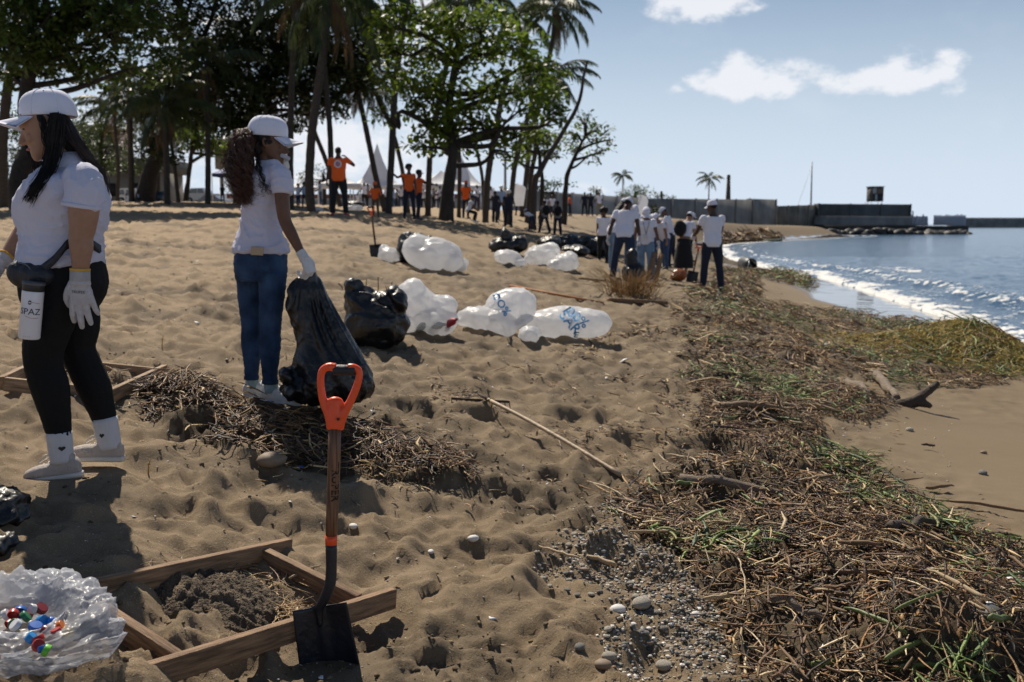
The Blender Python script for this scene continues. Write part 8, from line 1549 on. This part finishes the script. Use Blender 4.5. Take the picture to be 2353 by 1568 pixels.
# ------------------------------------------------------------------ the other people
def fig(u, vf, vt, facing, label, capped=True, hmax=None, push=0, **kw):
    p = G(u, vf); hh = (vf - vt) / F * p.y
    h = hh * (.985 if capped else 1.0)
    p.z -= .015
    print('FIG', label[:40], 'Y=%.1f h=%.2f' % (p.y, h))
    return figure(tuple(p), facing, h=h, label=label, **kw)
M_BELT = mat('reflective_band', (.5, .5, .46), .5, .1, 5); M_VEST = cloth('black_vest_cloth', (.012, .012, .014)); M_HELM = mat('white_helmet_shell', (.70, .70, .70), .35, .08, 3, spec=.5)
def hand_pt(i, side='R'):
    a = i['aR' if side == 'R' else 'aL']; return i['T'](a[2] + a[3] * .07) + i['loc']
def box_part(i, name, c, size, m, parent=None, bev=.02):
    """a soft box in the person's own space"""
    mb = MB(); mb.ell(c, np.array(size) * .62, 12, 8); return link(name, mb.mesh(name, m), parent or i['root'])
def lean_tool(i, kind='shovel'): pass
def build_crowd():
    g = 'volunteers in white caps gathered at the debris'
    G2 = fig(1433, 647, 449, -18, 'tall man in white T-shirt and dark jeans bending over a black bag, largest of the group', h=0, skin_k='dark', top=M_WHITE, legs=M_DENIMD, cap=M_CAP, shoes=M_SHOE, vox=.012, lean=14, headp=34, heady=-8, armL=(-6, 16, 14), armR=(4, 12, 10), legL=(8, 6, 15), legR=(-2, 4, 9), glove=M_GLOVE, build=1.12, group=g, wide=.012) if 0 else None
    def P(u, vf, vt, f, lab, **k): k.setdefault('group', g); k.setdefault('cap', M_CAP); k.setdefault('top', M_WHITE); k.setdefault('vox', .012); k.setdefault('build', 1.1); return fig(u, vf, vt, f, lab, **k)
    P(1452, 616, 455, 30, 'man in white cap half hidden behind the tall broad man on his right', skin_k='dark', legs=M_DENIM, lean=14, headp=30)
    P(1526, 618, 486, 120, 'woman in white cap bending forward between lanyard woman and man looking left', female=True, skin_k='tan', legs=M_DENIM, lean=26, headp=30)
    a = P(1434, 646, 449, -15, 'tall broad man in white T-shirt and dark jeans seen from behind, largest of the group', skin_k='dark', legs=M_DENIMD, shoes=M_SHOE, lean=16, headp=34, heady=-20, armL=(-2, 16, 12), armR=(2, 12, 8), legL=(10, 6, 14), legR=(-4, 4, 8), glove=M_GLOVE, build=1.10, wide=.010)
    P(1410, 623, 453, -60, 'woman with long black hair standing behind the tall broad man at his left', female=True, skin_k='brown', legs=M_DENIML, shoes=M_SHOE, lean=20, headp=28, hairstyle='long', armR=(10, 8, 20), glove=M_GLOVE)
    P(1386, 604, 480, -20, 'person in white top and black trousers at the left end of the group', cap=None, female=True, skin_k='dark', legs=M_BLACKC, hairstyle='afro', armR=(12, 5, 20))
    b = P(1482, 647, 477, 175, 'woman facing the camera with lanyard and wide light jeans, looking down', female=True, skin_k='brown', legs=M_DENIML, shoes=M_SHOE, lean=4, headp=36, armL=(8, 14, 18), armR=(2, 12, 12), glove=M_GLOVE, wide=.035)
    for q, (x0, z0, x1, z1) in enumerate([(-.07, .50, 0, .20), (.07, .50, 0, .20)]):
        mb = MB(); k = b['k']; mb.tube([b['T'](b['P0'] + b['up'] * (z * k) + b['fw'] * (d * k) + b['RT'] * (x * k)) for x, z, d in ((x0, .52, .05), (x0 * .9, .42, .14), (x0 * .4, .30, .155), (0, .18, .14))], .005, 5); link('lanyard', mb.mesh('lanyard', M_NAVY), b['root'])
    mb = MB(); mb.box((0, 0, 0), (.07, .008, .10)); o = link('badge', mb.mesh('badge', mat('badge_card', (.6, .6, .62), .4, .05, 5), False), b['root']); o.location = b['T'](b['P0'] + b['up'] * .13 * b['k'] + b['fw'] * .155 * b['k']); o.rotation_euler = (0, 0, R(175))
    P(1466, 622, 470, 150, 'person mostly hidden between the broad man and the lanyard woman', skin_k='brown', legs=M_DENIML, headp=34, lean=15)
    P(1498, 608, 494, 160, 'person in white top far back between the lanyard woman and bearded man', skin_k='brown', legs=M_DENIM, headp=30)
    P(1514, 603, 505, 185, 'small child in white top and white cap in the gap of the group', female=True, skin_k='brown', legs=M_DENIM, headp=20, hairstyle='long')
    P(1541, 611, 474, 75, 'man with white cap and dark trousers looking left and down', skin_k='brown', legs=M_NAVY, lean=16, headp=34, armL=(30, 8, 30), armR=(24, 6, 30), glove=M_GLOVE)
    c = P(1570, 636, 483, -40, 'woman in long black skirt with black backpack, looking down to the right', female=True, skin_k='tan', legs=M_BLACKC, skirt=True, lean=18, headp=38, armL=(20, 6, 25), armR=(24, 6, 20), glove=M_GLOVE)
    k = c['k']; mb = MB(); ce = c['T'](c['P0'] + c['up'] * .27 * k - c['fw'] * .21 * k - c['RT'] * .05); mb.ell(ce, (.16, .13, .21), 16, 12); o = link('backpack', union(mb, 'backpack', cloth('black_backpack', (.014, .014, .016)), .014, 3, .6, crum(.02, 9, 1)), None, c['loc']); tag(o, 'black backpack on the back of the woman in the long black skirt', 'backpack')
    P(1585, 602, 490, -90, 'person in white top behind the woman with backpack, arms held out', skin_k='brown', legs=M_BLACKC, cap=M_CAP, armL=(50, 6, 30), armR=(48, 6, 30), glove=M_GLOVE, headp=20)
    d = P(1634, 673, 462, 8, 'man in white T-shirt and dark trousers, back to the camera, rightmost of the group', skin_k='dark', legs=M_NAVY, shoes=M_SHOEB, armL=(26, 14, 62), armR=(30, 6, 60), legL=(3, 3, 6), legR=(-5, 4, 6), headp=8, heady=25, glove=M_GLOVE, build=1.04, vox=.011, wide=.008)
    small_shovel((1607, 562), (1589, 645), d['loc'].y + .25, 'shovel with orange grip in the hands of the rightmost man')
    small_shovel((1575, 585), (1552, 648), c['loc'].y - .15, 'second orange handled shovel leaning beside the woman in the black skirt')
    for (u0, v0, u1, v1, lab) in [(1506, 580, 1484, 656, 'brown board held upright by the lanyard woman, the left one'), (1520, 583, 1502, 664, 'brown board held upright by the lanyard woman, the right one')]:
        A = W(u0, v0, b['loc'].y - .12); B = W(u1, v1, b['loc'].y - .20); mb = MB(); mb.beam(A, B, .10, .035, up=(0, 1, .2)); o = mb.build('plank', MATS['pine_board'], None, False, A); o.location = A; tag(o, lab, 'plank')
    bag(1452, 652, [(1456, 628, .15, 26, 26, .2), (1452, 598, .15, 14, 26, .12)], M_BB, 'long black bag hanging beside the tall broad man', amp=.05, s=6, seed=31, vox=.016)
    bag(1560, 645, [(1561, 632, .1, 17, 12, .16), (1553, 638, .1, 13, 7, .12)], plastic('orange_plastic_film', (.28, .08, .02), .3, .2, 1, .6, 8), 'shiny orange sack at the feet of the woman in the black skirt', amp=.05, s=6, seed=32, vox=.016)
    # ---- orange shirts
    def O(u, vf, vt, f, lab, **k): k.setdefault('top', M_ORANGE); k.setdefault('legs', M_BLACKC); k.setdefault('vox', .015); k.setdefault('skin_k', 'dark'); return fig(u, vf, vt, f, lab, capped=k.get('cap') is not None, **k)
    a = O(780, 496, 343, 4, 'man in orange T-shirt with round logo on his back, holding a hand to his face', armL=(4, 12, 8), armR=(55, 38, 118), build=1.10, vox=.013, legL=(2, 2, 7), legR=(-2, 2, 7), wide=.012, shoes=mat('red_shoe', (.30, .03, .03), .5, .1, 10), group=None)
    k = a['k']; lc = a['P0'] + a['up'] * .36 * k; bk = -a['fw'] * .128 * k
    def disc(nm, r0, r1, m, dz, seg=28, a0=0, parent=None):
        V = []; 
        for i in range(seg): t = i / seg * 2 * math.pi + a0; V += [a['T'](lc + bk - a['fw'] * dz + a['RT'] * (r * math.cos(t)) + a['up'] * (r * math.sin(t))) for r in (r0, r1)]
        return link(nm, mesh_np(nm, np.array([list(v) for v in V]), np.array([[2 * i, 2 * i + 1, (2 * i + 3) % (2 * seg), (2 * i + 2) % (2 * seg)] for i in range(seg)]), m, False), a['root'])
    disc('logo_ring', .055, .098, mat('logo_white', (.66, .66, .68), .6, .04, 5), .004); disc('logo_ring', .0, .062, mat('logo_blue', (.10, .14, .32), .6, .04, 5), .006); disc('logo_triangle', 0, .052, mat('logo_orange', (.70, .12, .02), .6, .04, 5), .009, 3, math.pi / 2); disc('logo_ring', .072, .080, MATS['logo_blue'], .006)
    O(863, 498, 421, 175, 'child in orange shirt and orange cap with hands on hips', cap=M_ORANGE, armL=(10, 28, 70), armR=(10, 28, 70), legs=M_BROWNC, long_sleeve=True)
    O(941, 503, 383, 190, 'woman with curly hair in orange shirt leaning one hand on a palm trunk', female=True, hairstyle='afro', armR=(60, 50, 40), armL=(10, 6, 10), legs=M_NAVY, lean=-2)
    O(963, 505, 393, -65, 'man in orange shirt and dark cap stretching his arm out beside the woman in orange', cap=M_BLACKC, armL=(70, 8, 10), armR=(60, 10, 20), legs=M_NAVY)
    O(1071, 503, 417, -20, 'man in orange polo and orange cap standing behind the seated woman', cap=M_ORANGE, legs=M_NAVY)
    O(1191, 495, 435, 20, 'man in orange vest and red cap behind the helmeted officers', cap=mat('red_cap_cloth', (.5, .03, .02), .8, .05, 5), legs=M_NAVY, vox=.02)
    O(1309, 497, 447, 90, 'man in orange top and blue trousers standing before the wall', cap=None, legs=M_NAVY, vox=.02)
    s = fig(1076, 511, 466, -60, 'woman in white top and dark trousers sitting on a root', female=True, skin_k='brown', top=M_WHITE, legs=M_BLACKC, armL=(40, 5, 60), armR=(40, 5, 60), legL=(85, 100, 5), legR=(80, 95, 5), seated=True, vox=.016, cap=M_NAVY, shoes=M_SHOE) if 0 else None
    p = G(1076, 511); hh = 45 / F * p.y; s = figure((p.x, p.y, p.z - .02), -75, h=hh / .60, female=True, skin_k='brown', top=M_WHITE, legs=M_BLACKC, armL=(40, 5, 60), armR=(40, 5, 60), legL=(80, 95, 5), legR=(74, 85, 5), seated=True, vox=.016, cap=M_NAVY, shoes=M_SHOE, lean=18, headp=15, label='woman in white top sitting on the ground between thick tree and officers')
    # ---- officers
    for (u, vf, vt, f, hel, vest, lab, kw) in [(1138, 512, 439, -30, None, 1, 'dark haired officer in navy uniform at the left of the trio', {}), (1152, 505, 428, 20, M_HELM, 0, 'officer with white helmet standing in the middle of the trio', {}), (1168, 522, 438, -10, M_HELM, 1, 'officer with white helmet and black vest nearest of the trio', {})]:
        i = fig(u, vf, vt, f, lab, capped=True, skin_k='dark', top=M_BLUEC if not vest else M_NAVY, legs=M_NAVY, vox=.017, helmet=hel, group='uniformed officers near the grove', armL=(20, 12, 60), armR=(20, 12, 60), wide=.02, build=1.08)
        k = i['k']; mb = MB(); mb.tube([i['T'](i['P0'] + UPV(i) * .04 * k), i['T'](i['P0'] + UPV(i) * .09 * k)], .175 * k, 16, True, .72, side=tuple(i['D'](i['RT']))); link('belt', mb.mesh('belt', M_BELT), i['root'])
    for (u, vf, vt, f, lab, kw) in [(1251, 536, 461, 30, 'officer with dark backpack walking away in the sand', dict(legL=(22, 8, 6), legR=(-18, 10, 4))), (1281, 542, 464, 5, 'officer in black vest seen from behind, right of the backpack officer', dict(legL=(4, 2, 5), legR=(-4, 4, 5)))]:
        i = fig(u, vf, vt, f, lab, capped=False, skin_k='dark', top=M_GREYC, legs=M_NAVY, vox=.016, group='uniformed officers near the grove', armL=(4, 14, 20), armR=(4, 14, 20), wide=.015, **kw); k = i['k']
        mb = MB(); mb.loft([(i['T'](i['P0'] + i['up'] * z * k + i['fw'] * .0), i['D'](i['RT']) * w * k, i['D'](i['fw']) * dd * k) for z, w, dd in ((.13, .165, .125), (.25, .165, .125), (.40, .18, .135), (.47, .14, .115))], 16); link('vest', mb.mesh('vest', M_VEST), i['root'])
        if 'backpack' in lab: mb = MB(); mb.ell(i['T'](i['P0'] + i['up'] * .30 * k - i['fw'] * .20 * k), (.15, .11, .20), 12, 8); link('pack', mb.mesh('pack', M_VEST), i['root'])
    fig(1222, 530, 471, 40, 'person in white shirt bending far forward towards the ground', capped=False, skin_k='brown', top=M_WHITE, legs=M_DENIMD, cap=M_CAP, vox=.016, lean=62, headp=10, armL=(60, 5, 10), armR=(60, 5, 10), legL=(10, 5, 6), legR=(-14, 6, 6)).__class__
    for (u, vf, vt, f, top, leg, lab) in [(1253, 500, 452, 170, M_WHITE, M_NAVY, 'person in white before the wall, left of two seated in white'), (1269, 500, 450, 175, M_WHITE, M_NAVY, 'broad person in white with folded arms before the wall'), (1343, 497, 443, 10, M_NAVY, M_BLACKC, 'person all in dark clothes before the wall, the left of two'), (1357, 497, 444, -10, M_NAVY, M_BLACKC, 'person all in dark clothes before the wall, the right of two'), (1377, 496, 443, 20, M_WHITE, M_KHAKI, 'man in white shirt and khaki trousers before the wall'), (512, 466, 425, 0, M_BLACKC, M_BLACKC, 'lone dark figure standing left of the curly ponytail'), (700, 478, 420, 60, M_BLUEC, M_NAVY, 'person in pale blue shirt between two palm trunks'), (686, 478, 424, -30, M_WHITE, M_DENIMD, 'person in white and grey stripes right of the palm trunk'), (737, 472, 416, 100, M_BLUEC, M_DENIM, 'person in blue bending towards the trunk left of the man with logo'), (291, 468, 446, 100, M_WHITE, M_WHITE, 'person in white crouching near the white truck'), (318, 466, 443, 60, M_BLUEC, M_BLACKC, 'person sitting under the thick leaning tree')]:
        fig(u, vf, vt, f, lab, capped=False, skin_k='dark', top=top, legs=leg, vox=.02, armL=(14, 12, 50), armR=(12, 12, 50), group='people far back under the trees')
    # ---- crowd under the tents: a few built, then copied
    protos = []
    p0 = G(900, 486)
    for j, (top, leg, f, cp) in enumerate([(M_WHITE, M_NAVY, 160, None), (M_WHITE, M_BLACKC, 20, M_CAP), (M_BLUEC, M_DENIM, 90, None), (M_GREYC, M_BLACKC, -100, None), (M_WHITE, M_DENIMD, 200, None)]):
        protos.append(figure((0, 0, 0), f, h=1.65, skin_k='dark', top=top, legs=leg, cap=cp, vox=.024, armL=(20, 10, 60), armR=(14, 10, 50), label='x', group='small figures standing under the tents', female=j % 2 == 0)['root'])
    us = [822, 838, 905, 912, 922, 956, 973, 985, 996, 1003, 1012, 1040, 1062, 1085, 1096, 1128, 890, 930, 845, 1030]; rg = random.Random(2)
    clo = ['white top and dark trousers', 'white cap, white top and black trousers', 'pale blue top and jeans', 'grey top and black trousers', 'white top and dark jeans']
    for i, u in enumerate(us):
        j = i % 5; r = protos[j] if i < 5 else copy_tree(protos[j]); Y = rg.uniform(66, 84); p = W(u, 480, Y); r.location = (p.x, p.y, gz(p.x, p.y) - .02); r.rotation_euler = (0, 0, rg.uniform(-.8, .8)); s = rg.uniform(.92, 1.06); r.scale = (s, s, s)
        where = 'under the biggest tent' if u < 930 else 'between the two pointed tents' if u < 1000 else 'under the half hidden tent' if u < 1100 else 'at the right end of the tents'
        r['label'] = f'small far figure in {clo[j]} {where}'; r['category'] = 'person'; r['group'] = 'small figures standing under the tents'
def UPV(i): return i['up']
import time as _t
_T=_t.time()
def lap(s):
    global _T
    print('LAP', s, round(_t.time()-_T,1)); _T=_t.time()
w1 = W(190, 1078, 4.28); FLAT.append((w1.x - .05, w1.y, .22, w1.z - .012)); w2 = W(620, 915, 5.9); FLAT.append((w2.x + .02, w2.y, .22, w2.z - .012))
build_tools(); lap('tools')
build_ground(); build_sea(); lap('ground')
build_structures(); build_cars(); lap('struct'); build_trees(); lap('trees')
woman_left(); woman_back(); lap('women'); build_bags(); lap('bags'); build_crowd(); lap('crowd'); build_debris(); lap('debris')
print('TRIS', sum(len(m.loops) - 2 * len(m.polygons) for m in bpy.data.meshes))
